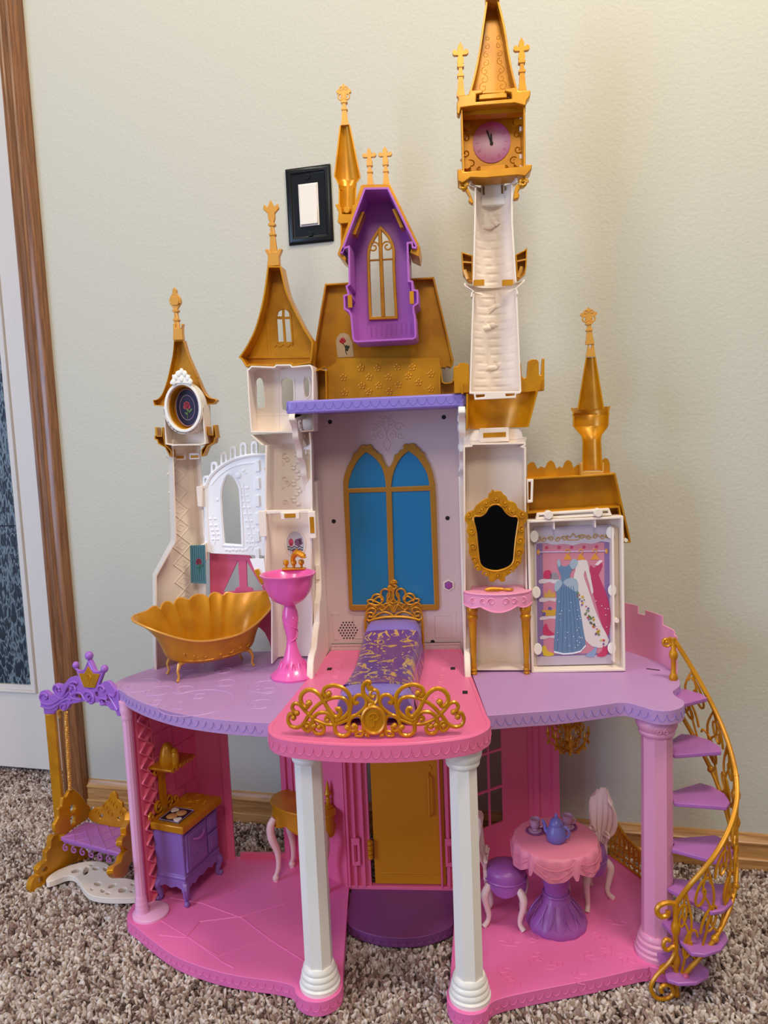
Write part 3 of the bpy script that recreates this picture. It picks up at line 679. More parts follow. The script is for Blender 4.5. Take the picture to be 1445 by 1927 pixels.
BOX = [(-1, 0), (-1, 1), (1, 1), (1, 0)]
RND = [(-math.cos(PI*k/14), math.sin(PI*k/14)) for k in range(15)]
HEXP = [(-1, 0), (-.62, .85), (-.3, 1), (.3, 1), (.62, .85), (1, 0)]
FINE = [(-math.cos(PI*k/36), math.sin(PI*k/36)) for k in range(37)]
def sec(Y, rows, depth):
    """rows: (pixel-left u, pixel-right u, v) surveyed on the rim plane -> shell sections"""
    out = []
    for ul, ur, v in rows:
        a = X(ul, v, Y); b = X(ur, v, Y); out.append(((a[1]+b[1])/2, a[0], b[0], depth if not callable(depth) else depth(b[0]-a[0])))
    return sorted(out)
def finial(name, Y, base, tip, wd, m_, parent=None, style='fleur'):
    """a slim moulded finial: tapering stem, collar, and a flat ornament"""
    b = np.array(X(*base, Y)); t = np.array(X(*tip, Y)); d = t-b; L = np.linalg.norm(d); e = d/L; n_ = np.array([-e[1], e[0]])
    P = lambda s, w_: tuple(b+e*s*L+n_*w_)
    k = wd
    def pr(pts, y0, y1, mm): mm.prism([P(s, w_*k) for s, w_ in pts]+[P(s, -w_*k) for s, w_ in reversed(pts)], y0, y1)
    m = MB(); pr([(0, .62), (.10, .56), (.11, .5), (.56, .22)], Y-.002, Y+.006, m)
    pr([(.36, .45), (.385, .52), (.41, .42)], Y-.003, Y+.007, m)
    pr([(.53, .35), (.545, .52), (.575, .52), (.59, .3)], Y-.003, Y+.007, m)
    if style == 'drop':
        pr([(.58, .2), (.62, .45), (.70, .95), (.76, 1.0), (.83, .75), (.9, .3), (.93, .38), (.96, .3), (1, .08)], Y-.001, Y+.005, m)
        pr([(.66, .5), (.74, .72), (.82, .45)], Y-.0025, Y, m)
    elif style == 'crown':
        m2 = [(.58, .3), (.66, .55), (.72, .6), (.80, .62)]
        m.prism([P(.58, .25*k), P(.68, .5*k), P(.76, .5*k), P(.84, 1.15*k), P(.93, 1.0*k), P(.87, .5*k), P(1, 0), P(.87, -.5*k), P(.93, -1.0*k), P(.84, -1.15*k), P(.76, -.5*k), P(.68, -.5*k), P(.58, -.25*k)], Y-.001, Y+.005)
    else:
        half = smooth([(.56, .20), (.60, .40), (.66, .50), (.72, .40), (.755, .30), (.762, .62), (.765, .95), (.80, 1.18), (.845, 1.12), (.865, .80), (.84, .52), (.845, .36), (.885, .42), (.925, .34), (.96, .16), (1.0, .04)], 3)
        m.prism([P(s_, w_*k) for s_, w_ in half]+[P(s_, -w_*k) for s_, w_ in reversed(half)], Y-.001, Y+.005)
        if style == 'scroll':
            for s in (-1, 1):
                m.tube([(P(.70+z*.10, s*(.55+x*.5)*k)[0], Y-.0005, P(.70+z*.10, s*(.55+x*.5)*k)[1]) for x, z in spiral(0, 0, 1, .2, -150, 260, 14)], .0013, 5)
                m.tube([(P(.87+z*.07, s*(.4+x*.4)*k)[0], Y-.0005, P(.87+z*.07, s*(.4+x*.4)*k)[1]) for x, z in spiral(0, 0, 1, .2, 200, -180, 12)], .0012, 5)
    return cpart(m, name, m_, parent, bevel=.0006, seg=1)

# ---------------- middle: gold roof, lower roof, purple dormer, rear spire
YR = .1085; YL = .085
ro = Q(1, YR, (595, 1326), (735, 1318), (872, 1312), (872, 1575), (1046, 1570), (1046, 1298), (1130, 1292), (1270, 1284), (1392, 1800), (1385, 1832), (1370, 1846), (1352, 1836), (1338, 1848), (1300, 1840), (1296, 1872), (640, 1872), (630, 1852), (610, 1862), (590, 1846), (560, 1864), (526, 1850), (518, 1795))
wh = Q(1, YR+.02, (880, 1330), (1035, 1330), (1035, 1560), (880, 1560))
rf = cpart(MB().tray(ro, YR, YR+.02, .003, .003), 'main_roof', GOLD, bevel=.0007)
m = MB().prism(Q(5, YL+.004, (446, 40), (500, 8), (500, -20), (1140, -20), (1140, 12), (1136, 245), (446, 262)), YL+.004, YL+.008)
lr = cpart(m, 'lower_roof', GOLD)
wing = MB()
wing.tray(Q(5, YL-.01, (362, 60), (400, 45), (440, 55), (445, 255), (360, 262)), YL-.01, YL+.03, .002, .002, [])
wing.tray(Q(5, YL-.01, (1136, 20), (1150, 30), (1160, 125), (1175, 132), (1210, 128), (1222, 115), (1226, 35), (1256, 22), (1296, 30), (1300, 240), (1138, 245)), YL-.01, YL+.012, .002, .002, [])
cpart(wing, 'roof_wing', GOLD, bevel=.0006)
for (cx_, cy_) in ((655, 40), (755, 42), (880, 35), (970, 38), (545, 100), (705, 97), (826, 96), (947, 90), (1087, 78), (660, 150), (765, 148), (885, 143), (555, 192), (703, 188), (830, 185), (1087, 170), (1010, 130)):
    c0 = Q(5, YL+.004, (cx_, cy_))[0]; m = MB()
    for k in range(5):
        a = PI/2+k*2*PI/5; m.ball((c0[0]+.0038*math.cos(a), YL+.004, c0[1]+.0038*math.sin(a)), .0024, 8, 1, .35, 1)
    m.ball((c0[0], YL+.0035, c0[1]), .0018, 8, 1, .5, 1)
    cpart(m, 'flower_emboss', GOLD, lr)
# rose sticker
ya = YR+.0166
st_ = Q(1, ya, (675, 1782), (664, 1690), (670, 1655), (690, 1635), (715, 1630), (745, 1645), (765, 1690), (775, 1778))
stk = cpart(MB().prism(st_, ya-.0004, ya), 'rose_sticker', mat('clear_sticker', (214, 190, 150), .4), rf)
m = MB()
for (cx_, cy_, r) in ((705, 1672, 15), (695, 1682, 11), (716, 1680, 11), (706, 1690, 10)):
    c0 = Q(1, ya, (cx_, cy_))[0]; m.ball((c0[0], ya-.0004, c0[1]), r/3.284/1250, 8, 1, .15, 1)
cpart(m, 'rose_print', mat('rose_red_print', (186, 24, 48), .4), stk)
m = MB().tube(xz(smooth(Q(1, ya, (708, 1696), (722, 1720), (724, 1745), (732, 1766)), 3), ya-.0006), .0006, 4)
for a in ((728, 1715), (740, 1718), (733, 1734)):
    c0 = Q(1, ya, a)[0]; m.ball((c0[0], ya-.0004, c0[1]), .0022, 6, 1, .15, 1.2)
cpart(m, 'stem_print', mat('stem_green_print', (40, 60, 38), .5), stk)
# dormer
YM = .035
do = Q(1, YM, (838, 732), (988, 730), (1166, 1092), (1160, 1112), (1132, 1106), (1128, 1078), (1112, 1080), (1118, 1305), (1140, 1308), (1142, 1360), (1172, 1364), (1174, 1450), (1148, 1468), (1148, 1500), (1155, 1520), (1162, 1640), (1158, 1662), (1140, 1672), (795, 1690), (772, 1684), (764, 1662), (752, 1525), (740, 1500), (712, 1484), (708, 1398), (735, 1388), (722, 1340), (742, 1325), (738, 1105), (716, 1112), (705, 1142), (688, 1138))
hole = smooth(Q(1, YM+.07, (888, 1535), (878, 1260), (878, 1130), (905, 1060), (943, 1002)), 4)+smooth(Q(1, YM+.07, (943, 1002), (985, 1050), (1012, 1120), (1015, 1250), (1030, 1530)), 4)[1:]
dm = cpart(MB().tray(do, YM, YM+.07, .0028, .003, [hole]), 'dormer', DORM, bevel=.0007)
yb_ = YM+.065
gf = cpart(MB().prism(offset(hole, -.0045), yb_-.003, yb_+.002, [hole]), 'dormer_window', GOLD, dm, bevel=.0006)
cxw = (hole[0][0]+hole[-1][0])/2; tops = max(p[1] for p in hole); bots = min(p[1] for p in hole)
m = MB().box(cxw-.003, cxw+.003, yb_-.004, yb_+.001, bots, tops).box(hole[0][0], hole[-1][0], yb_-.0035, yb_+.001, Q(1, yb_, (943, 1180))[0][1]-.0012, Q(1, yb_, (943, 1180))[0][1]+.0012)
cpart(m, 'glazing_bar', GOLD, dm, bevel=.0008)
m = MB(); zc = Q(1, yb_, (943, 1100))[0][1]
for s in (-1, 1): m.tube([(cxw+s*(x+.0105), yb_-.002, zc+z) for x, z in spiral(0, 0, .0085, .002, 175, -300, 20)], .0014, 5)
cpart(m, 'window_scroll', GOLD, dm)
zb_ = bots
m = MB(); 
for k in range(9): 
    x = X(700+k*9, 620, yb_)[0]; m.box(x-.0004, x+.0004, yb_-.0005, yb_+.0005, Q(1, yb_, (943, 1640))[0][1], Q(1, yb_, (943, 1575))[0][1])
cpart(m, 'plank_lines', DORM, dm)
for a, b in (((785, 1042), (838, 905)), ((1078, 1000), (1028, 888))):
    p0, p1 = Q(1, YM+.04, a)[0], Q(1, YM+.04, b)[0]
    m = MB().prism([(p0[0]-.0025, p0[1]), (p0[0]+.0025, p0[1]), (p1[0]+.0025, p1[1]), (p1[0]-.0025, p1[1])], YM+.02, YM+.045); cpart(m, 'slot_tab', GOLD, dm)
for a in ((750, 1435), (1132, 1412)):
    p = Q(1, YM, a)[0]; cpart(MB().box(p[0]-.003, p[0]+.003, YM-.0008, YM+.004, p[1]-.009, p[1]+.009), 'slot_tab', GOLD, dm)
cover = Q(1, YM+.012, (822, 722), (1000, 718), (1186, 1108), (1178, 1166), (1120, 1140), (1128, 1120), (1150, 1100), (986, 742), (842, 744), (700, 1140), (730, 1170), (728, 1196), (676, 1152))
cpart(MB().prism(cover, YM+.006, YM+.075), 'dormer_roof', GOLD, bevel=.0007)
finial('finial', YM+.03, (697, 352), (694, 278), .0085, GOLD2)
finial('finial', YM+.03, (727, 351), (724, 276), .0085, GOLD2)
# spire behind the dormer
YS = .12
s1 = sec(YS, [(639, 659, 235), (628, 678, 330), (631, 679, 335), (636, 671, 346), (638, 670, 355)], lambda w_: w_*.45)
sp = cpart(MB().shell(s1, RND, YS, .0022), 'rear_spire', GOLD)
s2 = sec(YS, [(637, 671, 346), (637, 670, 388), (640, 668, 390), (641, 668, 470)], lambda w_: w_*.42)
cpart(MB().shell(s2, RND, YS, .0022), 'spire_neck', GOLD, sp)
p = X(653, 396, YS); m = MB().discy(p, .0052, YS-.004, YS+.006, 14)
m.prism(Q(1, YS, (660, 840), (690, 835), (700, 900), (760, 900), (770, 840), (790, 850), (760, 955), (690, 960), (676, 950), (682, 890)), YS-.004, YS+.002)
cpart(m, 'spire_hub', GOLD, sp, bevel=.0008)
finial('finial', YS, (649, 236), (646, 157), .0095, GOLD2, None, 'scroll')

# ---------------- left clock tower
YA = .04
def relief_diamond(a, z):
    p = a*.021; k = .0215
    u = ((p+z) / k) % 1; v = ((p-z) / k) % 1
    d = min(abs(u-.5), abs(v-.5)); d = .5-max(abs(u-.5), abs(v-.5))
    return .0009*max(0, 1-d/.07) + (.0006*max(0, 1-math.hypot(u-.5, v-.5)/.22))
def relief_stone(seed, cw_=.034, rh=.0115):
    rg_ = random.Random(seed); offs = [rg_.random() for _ in range(80)]; wid = [rg_.uniform(.75, 1.6) for _ in range(80)]
    def f(a, z):
        r = int(z/rh) % 80; fz = (z/rh) % 1; p = (a*.9+offs[r])/(.62*wid[r]); fx = p % 1
        ex = min(fx, 1-fx)*.62*wid[r]*30; ez = min(fz, 1-fz)*rh*1000
        return .0011*min(1, max(0, (min(ex*.45, ez)-.9)/1.6))
    return f
TP = Plane((-.394, .041), (-.306, .120))
def tsec(rows, depth):
    out = []
    for ul, ur, v in rows:
        a = TP.hit(ul, v); b = TP.hit(ur, v); out.append(((a[1]+b[1])/2, a[0], b[0], depth))
    return sorted(out)
TWP = [(-1, 0), (-.9, .8), (-.6, 1), (.6, 1), (.9, .8), (1, 0)]
def planar(mb): mb.v = [TP.mp(v[0], v[2], v[1]) for v in mb.v]; return mb
tw = cpart(planar(MB().shell(tsec([(292, 388, 1262), (292, 388, 1077), (328, 388, 1017), (329, 385, 1010), (324, 377, 838), (324, 377, 826)], .030), TWP, 0, .0022)), 'clock_tower', CREAM)
m = MB(); c0 = TP.hit(352, 1000)[0]; zlo, zhi = TP.hit(352, 1200)[1], TP.hit(352, 870)[1]; st9 = .0295
k9 = int((zhi-zlo)/st9)
for k in range(k9+1):
    z = zlo+k*st9
    for s in (-1, 1):
        m.tube([(c0+s*.016, .0275, z), (c0, .0275, z+st9/2), (c0+s*.016, .0275, z+st9)], .0011, 4)
        m.tube([(c0, .0278, z-.006), (c0+s*.009, .0278, z), (c0, .0278, z+.006)], .0007, 4)
    m.ball((c0, .0275, z+st9/2), .0022, 6, 1, .4, 1)
planar(m); cpart(m, 'diamond_emboss', CREAM, tw, kind='stuff')
YA = .072
ub = cpart(MB().tray(Q(4, YA-.004, (276, 872), (288, 890), *[(412-125*math.cos(math.radians(t)), 884+168*math.sin(math.radians(t))) for t in range(12, 170, 12)], (536, 884), (545, 862), (552, 1000), (563, 1124), (525, 1135), (338, 1138), (290, 1128)), YA-.004, YA+.03, .0022), 'clock_case', CREAM, tw, bevel=.0006)
oc = Q(4, YA-.006, (412, 880))[0]; rx, rz = 125/3.569/1247, 166/3.569/1247
EL = lambda r1, r2, n=36: [(oc[0]+r1*math.cos(2*PI*k/n), oc[1]+r2*math.sin(2*PI*k/n)) for k in range(n)]
cpart(MB().prism(EL(rx*1.06, rz*1.04), YA-.010, YA+.02, [EL(rx*.90, rz*.92)]), 'oval_frame', WHITE, tw, bevel=.0008)
cpart(MB().prism(EL(rx*.91, rz*.93), YA+.016, YA+.019).prism(EL(rx*.90, rz*.92), YA-.002, YA+.016, [EL(rx*.84, rz*.87)]), 'oval_recess', GOLD, tw)
oc2 = Q(4, YA+.012, (437, 882))[0]
E2 = lambda r1, r2, dx=0, n=30: [(oc2[0]+dx+r1*math.cos(2*PI*k/n), oc2[1]+r2*math.sin(2*PI*k/n)) for k in range(n)]
op = cpart(MB().prism(E2(rx*.66, rz*.78), YA+.012, YA+.0155), 'rose_plaque', mat('navy_print', (34, 28, 66), .35), tw)
m = MB().tube([(p[0], YA+.0117, p[1]) for p in E2(rx*.43, rz*.52)], .0005, 4, True); m.tube([(p[0], YA+.0117, p[1]) for p in E2(rx*.655, rz*.775)], .0006, 4, True)
cpart(m, 'ring_print', mat('lilac_print', (176, 150, 190), .4), op)
def rose_print(cx, cz, y, k, par, leaf=(120, 150, 70), col=(208, 70, 92)):
    m = MB()
    for dx, dz_, r in ((0, 0, 5), (-2.5, -2, 3.4), (2.5, -2, 3.4), (-1.6, 2.6, 3), (1.8, 2.6, 3), (0, 4.2, 2.2)):
        m.discy((cx+dx*k, cz+dz_*k), r*k, y-.0003, y+.0001, 12)
    cpart(m, 'rose_print', mat('rose_print', col, .4), par)
    m = MB().tube([(cx+a*k, y-.0001, cz+b*k) for a, b in smooth([(0, -4), (1.5, -9), (.5, -15), (.5, -21)], 3)], .5*k, 4)
    for a, b, s in ((4.5, -9, 1), (-1.5, -12, -1), (6.5, -7, 1), (1, -7, -1)):
        m.prism([(cx+(a-2*s)*k, cz+(b-2)*k), (cx+(a+.5*s)*k, cz+(b-1.6)*k), (cx+(a+2.2*s)*k, cz+(b+1.6)*k), (cx+(a-.8*s)*k, cz+(b+1.2)*k)], y-.0003, y+.0001)
    cpart(m, 'leaf_print', mat('leaf_print', leaf, .4), par)
c0 = Q(4, YA+.0117, (433, 868))[0]; rose_print(c0[0], c0[1], YA+.0117, .0010, op)
cn = smooth(Q(4, YA-.008, (330, 726), (328, 706), (342, 688), (340, 664), (360, 660), (366, 640), (385, 636), (398, 618), (412, 634), (430, 640), (436, 660), (456, 664), (455, 684), (472, 700), (466, 722), (430, 720), (398, 718), (360, 722)), 3, True)
o = cpart(MB().prism(cn, YA-.012, YA-.006), 'leaf_crest', WHITE, tw, bevel=.0014)
m = MB()
for a in ((345, 710), (358, 680), (378, 655), (398, 640), (420, 655), (440, 682), (455, 708), (398, 690)):
    p = Q(4, YA-.012, a)[0]; m.ball((p[0], YA-.0115, p[1]), .0036, 8, 1, .5, 1.5)
cpart(m, 'leaf_beads', WHITE, o)
# its gold roof
roofA = smooth(Q(4, YA+.0192, (345, 432), (338, 520), (318, 620), (296, 710), (266, 790), (236, 824), (204, 830)), 3)+Q(4, YA+.0192, (214, 868), (276, 872))+Q(4, YA+.0192, (548, 862), (612, 858), (634, 834))+smooth(Q(4, YA+.0192, (622, 822), (580, 812), (548, 776), (510, 690), (470, 600), (436, 520), (410, 430)), 3)
cpart(MB().tray(roofA, YA+.0192, YA+.034, .0013, .0025), 'clock_tower_roof', GOLD, bevel=.0006)
p = Q(4, YA, (495, 676))[0]; cpart(MB().discy(p, .003, YA-.001, YA+.006, 10), 'peg', GOLD, tw)
finial('finial', YA+.004, (334, 640), (328, 541), .0095, GOLD2, None, 'drop')
m = MB().prism(Q(4, YA+.002, (343, 430), (345, 330), (340, 318), (356, 318), (358, 350), (400, 345), (396, 318), (410, 318), (404, 350), (411, 428)), YA, YA+.01)
cpart(m, 'finial_socket', GOLD2, tw, bevel=.0008)
for pts in (((218, 1012), (232, 1018), (236, 1070), (262, 1070), (264, 1014), (278, 1014), (282, 1080), (290, 1130), (330, 1170), (332, 1214), (320, 1212), (286, 1150), (240, 1126), (232, 1100), (216, 1096), (216, 1070), (222, 1066)),
            ((632, 1070), (622, 998), (608, 1000), (606, 1062), (582, 1062), (575, 1010), (563, 1008), (562, 1125), (530, 1165), (530, 1212), (545, 1208), (574, 1142), (618, 1120), (624, 1090), (636, 1084))):
    cpart(MB().tray(Q(4, YA+.004, *pts), YA+.004, YA+.022, .0016, .002), 'gold_balcony', GOLD, bevel=.0005)
for a in ((395, 1214), (490, 1210)):
    p = Q(4, YA+.028, a)[0]
    o = cpart(MB().box(p[0]-.0085, p[0]+.0085, YA+.024, YA+.030, p[1]-.0045, p[1]+.0055), 'clip', CREAM, tw, bevel=.0006)
    cpart(MB().box(p[0]-.006, p[0]+.006, YA+.0232, YA+.025, p[1]-.002, p[1]+.002), 'gold_tab', GOLD, tw)
# teal rose tile
yt = .098; tl = Q(6, yt, (497, 240), (600, 236), (607, 500), (503, 494))
tm = mat('teal_print', (70, 116, 124), .45)
to = cpart(MB().prism(tl, yt-.0006, yt), 'teal_sticker', tm, tw)
m = MB()
for k in range(1, 7):
    a = [tl[0][0]+(tl[1][0]-tl[0][0])*k/7, tl[0][1]-.002]; b = [tl[3][0]+(tl[2][0]-tl[3][0])*k/7, tl[3][1]+.002]
    m.tube([(a[0], yt-.0006, a[1]), (b[0], yt-.0006, b[1])], .0004, 4)
cpart(m, 'stripe_print', mat('dark_teal_print', (44, 84, 94), .5), to)
c0 = Q(6, yt-.0008, (556, 350))[0]; rose_print(c0[0], c0[1], yt-.0008, .0009, to, (50, 110, 70), (150, 60, 80))

# ---------------- sea arch between the two left towers
YC = .108
ao = Q(4, YC, (552, 1800), (545, 1420))+smooth(Q(4, YC, (552, 1400), (590, 1330), (660, 1265), (730, 1225), (800, 1203), (880, 1190), (968, 1188)), 3)+Q(4, YC, (972, 1880), (900, 1876), (600, 1862), (560, 1850))
wi = Q(4, YC, (688, 1795), (676, 1640), (668, 1480))+smooth(Q(4, YC, (672, 1430), (690, 1370), (716, 1335), (752, 1362), (782, 1430)), 3)+Q(4, YC, (790, 1560), (800, 1802))
ar = cpart(MB().prism(ao, YC, YC+.006, [wi]), 'sea_arch', SEAW, bevel=.0008)
m = MB(); edge = smooth(Q(4, YC, (556, 1424), (590, 1345), (660, 1278), (730, 1238), (800, 1214), (880, 1200), (964, 1200)), 3)
m.tube(xz(edge, YC), .0032, 6); m.tube(xz(smooth(Q(4, YC, (600, 1400), (650, 1340), (720, 1290), (800, 1262), (905, 1250)), 3), YC), .0014, 5)
m.tube(xz(Q(4, YC, (560, 1424), (566, 1620), (580, 1850)), YC), .0026, 6); m.tube(xz(offset(wi, -.003), YC), .0016, 5, True)
cpart(m, 'arch_rib', SEAW, ar)
for (cx_, cy_, w_) in ((560, 1385, 21), (615, 1292, 22), (680, 1228, 22), (743, 1188, 22), (812, 1162, 23), (886, 1154, 23)):
    b_ = cy_+72
    out = Q(4, YC+.001, (cx_-w_, b_), (cx_-w_, cy_-30))+Q(4, YC+.001, (cx_-w_*.7, cy_-44), (cx_, cy_-48), (cx_+w_*.7, cy_-44))+Q(4, YC+.001, (cx_+w_, cy_-30), (cx_+w_, b_))
    ho = Q(4, YC+.001, (cx_-w_*.4, cy_+45), (cx_-w_*.4, cy_-22), (cx_, cy_-30), (cx_+w_*.4, cy_-22), (cx_+w_*.4, cy_+45))
    cpart(MB().prism(out, YC+.001, YC+.006, [ho]), 'merlon', SEAW, ar, bevel=.0006)
m = MB()
for st, sgn in ((((845, 1830), (870, 1740), (850, 1650), (835, 1560), (820, 1480), (812, 1390)), 1), (((620, 1800), (630, 1740), (612, 1680), (605, 1600)), -1), (((870, 1840), (890, 1790), (880, 1730)), 1)):
    pts = smooth(Q(4, YC, *st), 4); m.tube(xz(pts, YC), .0009, 4)
    for i in range(2, len(pts)-1, 2):
        for s in (-1, 1):
            x, z = pts[i]; m.ball((x+s*.0042, YC, z+.002), .0028, 6, 1.3, .3, .8)
for (cx_, cy_, r) in ((780, 1338, 24), (815, 1305, 14), (842, 1420, 12), (640, 1500, 14), (655, 1545, 9), (830, 1320, 9)):
    p = Q(4, YC, (cx_, cy_))[0]; m.ball((p[0], YC, p[1]), r/3.569/1240, 10, 1, .35, 1)
for k in range(7):
    p = Q(4, YC, (700+k*22, 1835+(k % 2)*4))[0]; m.ball((p[0], YC, p[1]), .0028, 8, 1, .4, 1)
cpart(m, 'seaweed_emboss', SEAW, ar, kind='stuff')
for pts in (((498, 1412), (540, 1405), (542, 1550), (508, 1545)), ((528, 1800), (560, 1790), (566, 1910), (534, 1906))):
    cpart(MB().prism(Q(4, YC-.006, *pts), YC-.008, YC+.004), 'hinge_block', CREAM, ar, bevel=.001)
m = MB()
for k in range(6):
    p = Q(4, YC, (908, 1260+k*118))[0]; m.box(p[0]-.0035, p[0]+.0035, YC-.003, YC, p[1]-.012, p[1]+.006)
cpart(m, 'hinge_rib', SEAW, ar, bevel=.0006)
# dark pink bathroom wall under the arch
YW = .13
bo = Q(6, YW, (628, 285), (900, 310), (1000, 420), (1112, 640), (1116, 1022), (1058, 1022), (1052, 965), (1034, 895), (1005, 835), (970, 800), (920, 790), (870, 810), (840, 870), (825, 940), (820, 1022), (640, 1022))
t1 = Q(6, YW, (822, 345), (832, 520), (806, 528), (800, 548), (722, 558)); t2 = Q(6, YW, (880, 348), (996, 546), (925, 548), (918, 530), (886, 522))
cpart(MB().prism(bo, YW, YW+.004, [t1, t2]), 'bathroom_wall', PINKD, bevel=.0008)

# ---------------- second tower from the left
YT = .058
def sb(a, z): return 0
t2 = MB().shell(sec(YT, [(510, 588, 1248), (510, 588, 1135), (497, 587, 1096), (499, 587, 966)], .040), [(-1, 0), (-.96, .85), (-.8, 1), (.8, 1), (.96, .85), (1, 0)], YT, .0025)
t2o = cpart(t2, 'shell_tower', CREAM)
cpart(MB().shell(sec(YT-.003, [(498, 588, 966), (499, 586, 836)], .045), [(-1, 0), (-.9, .8), (-.5, 1), (.5, 1), (.9, .8), (1, 0)], YT-.003, .0025), 'tower_middle', CREAM, t2o)
cpart(MB().shell(sec(YT-.003, [(492, 586, 836), (471, 584, 816)], .043), [(-1, 0), (-.9, .8), (-.5, 1), (.5, 1), (.9, .8), (1, 0)], YT-.003, .0025), 'tower_flare', CREAM, t2o)
up_ = Q(4, YT-.004, (836, 626), (848, 620), (866, 600), (1020, 606), (1030, 592), (1130, 590), (1142, 604), (1262, 592), (1276, 606), (1284, 640), (1286, 1040), (1140, 1052), (862, 1050), (848, 860))
wa = smooth(Q(4, YT+.036, (908, 880), (905, 760), (902, 700), (925, 682), (945, 700), (958, 780), (962, 860), (950, 880)), 2, True)
wb = smooth(Q(4, YT+.036, (1082, 892), (1080, 770), (1072, 710), (1090, 690), (1115, 682), (1140, 692), (1150, 715), (1146, 890)), 2, True)
wc = smooth(Q(4, YT+.036, (1232, 800), (1226, 700), (1240, 680), (1256, 700), (1256, 800)), 2, True)
uo = cpart(MB().tray(up_, YT-.004, YT+.036, .0024, .003, [wa, wb, wc]), 'tower_room', CREAM, t2o, bevel=.0006)
m = MB()
for a in (wa, wb, wc): m.tube(xz(offset(a, -.002), YT+.033), .001, 5, True)
for v in (910, 936): m.tube(xz(Q(4, YT+.033, (866, v), (1240, v-8)), YT+.033), .0009, 4)
m.tube(xz(Q(4, YT+.033, (1052, 640), (1056, 1040)), YT+.033), .0008, 4)
cpart(m, 'window_surround', CREAM, t2o)
m = MB(); rg = random.Random(8)
for k in range(16):
    p = Q(4, YT+.041, (1040+70*math.sin(k*.9), 1185+k*22))[0]; m.tube([(p[0]+x, YT+.0378, p[1]+z) for x, z in spiral(0, 0, .0055, .0015, k*70, k*70+(330 if k % 2 else -330), 12)], .001, 4)
    q = Q(4, YT+.041, (1170+22*math.sin(k*1.3), 1200+k*22))[0]; m.ball((q[0], YT+.0382, q[1]), .0032, 8, 1.2, .3, .8)
cpart(m, 'sea_emboss', CREAM, t2o, kind='stuff')
m = MB().prism(Q(4, YT-.006, (928, 1580), (940, 1574), (1275, 1568), (1284, 1590), (1170, 1592), (1160, 1600), (1090, 1600), (1080, 1592), (930, 1600)), YT-.006, YT+.004)
cpart(m, 'tower_ledge', CREAM, t2o, bevel=.0008)
for a, w_, h_, v in (((1130, 1606), .0145, .0055, 0), ((1278, 1668), .0055, .021, 1), ((946, 1660), .006, .02, 2)):
    p = Q(4, YT-.004, a)[0]
    o = cpart(MB().box(p[0]-w_, p[0]+w_, YT-.008, YT, p[1]-h_, p[1]+h_), 'clip', CREAM, t2o, bevel=.0008)
    if v < 2: cpart(MB().box(p[0]-w_*.6, p[0]+w_*.6, YT-.0086, YT-.006, p[1]-h_*.6, p[1]+h_*.6), 'gold_tab', GOLD, t2o)
p0 = Q(6, YT-.004, (962, 450))[0]
m = MB().prism(Q(6, YT-.004, (930, 408), (960, 398), (1002, 490), (984, 510)), YT-.006, YT-.001); cpart(m, 'gold_hinge', GOLD, t2o, bevel=.0008)
cpart(MB().prism(Q(6, YT, (905, 330), (935, 400), (985, 515), (1020, 480), (1010, 430), (1000, 330)), YT-.002, YT+.002), 'hinge_gusset', SEAW, t2o)
# small oval shell sticker
so = X(556, 1023, YT+.037); EO = lambda r1, r2: [(so[0]+r1*math.cos(2*PI*k/28), so[1]+r2*math.sin(2*PI*k/28)) for k in range(28)]
sk = cpart(MB().prism(EO(.0152, .0205), YT+.0363, YT+.038), 'shell_sticker', mat('grey_blue_print', (196, 190, 196), .4), t2o)
cpart(MB().prism(EO(.0165, .0218), YT+.036, YT+.0375, [EO(.0148, .0200)]), 'sticker_border', CREAM, t2o)
def blob(parts, name, col, par, y):
    m = MB()
    for dx, dz_, rx_, rz_ in parts: m.discy((so[0]+dx, so[1]+dz_), rx_, y-.0003, y, 12, rz_)
    cpart(m, name, mat(name, col, .4), par)
blob([(-.007, .003, .004, .0055), (-.007, -.001, .003, .003)], 'pink_shell_print', (196, 70, 96), sk, YT+.0363)
blob([(.004, .002, .0055, .006), (.008, .006, .003, .003), (.009, .001, .003, .003)], 'mauve_shell_print', (120, 80, 110), sk, YT+.0363)
blob([(.002, -.013, .008, .004)], 'coral_print', (168, 60, 80), sk, YT+.0363)
m = MB()
for r in range(2): m.tube(xz([(so[0]-.013+k*.0018, so[1]-.0055-r*.004+.0014*math.sin(k*1.3)) for k in range(15)], YT+.0362), .0008, 4)
cpart(m, 'wave_print', mat('wave_print', (54, 62, 84), .4), sk)
# its gold roof with a little window
ra = Q(4, YT-.004, (832, 612))+Q(4, YT-.004, (800, 560), (780, 540))+smooth(Q(4, YT-.004, (790, 532), (840, 455), (890, 350), (925, 230), (950, 110), (966, -5), (974, -70)), 3)+smooth(Q(4, YT-.004, (1066, -70), (1085, 20), (1110, 115), (1160, 225), (1225, 350), (1282, 440)), 3)+Q(4, YT-.004, (1276, 540), (1266, 586), (1142, 604), (1130, 590), (1030, 592), (1020, 606), (866, 600))
tilt = .03
wn = [Q(4, YT+.03, (1040, 270), (1046, 242), (1060, 228), (1074, 222), (1075, 270)), Q(4, YT+.03, (1091, 222), (1106, 228), (1122, 248), (1124, 272), (1092, 272)), Q(4, YT+.03, (1042, 288), (1076, 290), (1086, 440), (1050, 440)), Q(4, YT+.03, (1093, 288), (1125, 288), (1139, 440), (1104, 440))]
ro2 = cpart(MB().tray(ra, YT-.004, YT+.03, .0025, .0025, wn), 'bell_roof', GOLD, bevel=.0006)
m = MB().tube(xz(smooth(Q(4, YT+.0275, (1025, 470), (1040, 456), (1060, 470), (1085, 452), (1110, 470), (1130, 452), (1145, 462)), 3), YT+.0275), .002, 5)
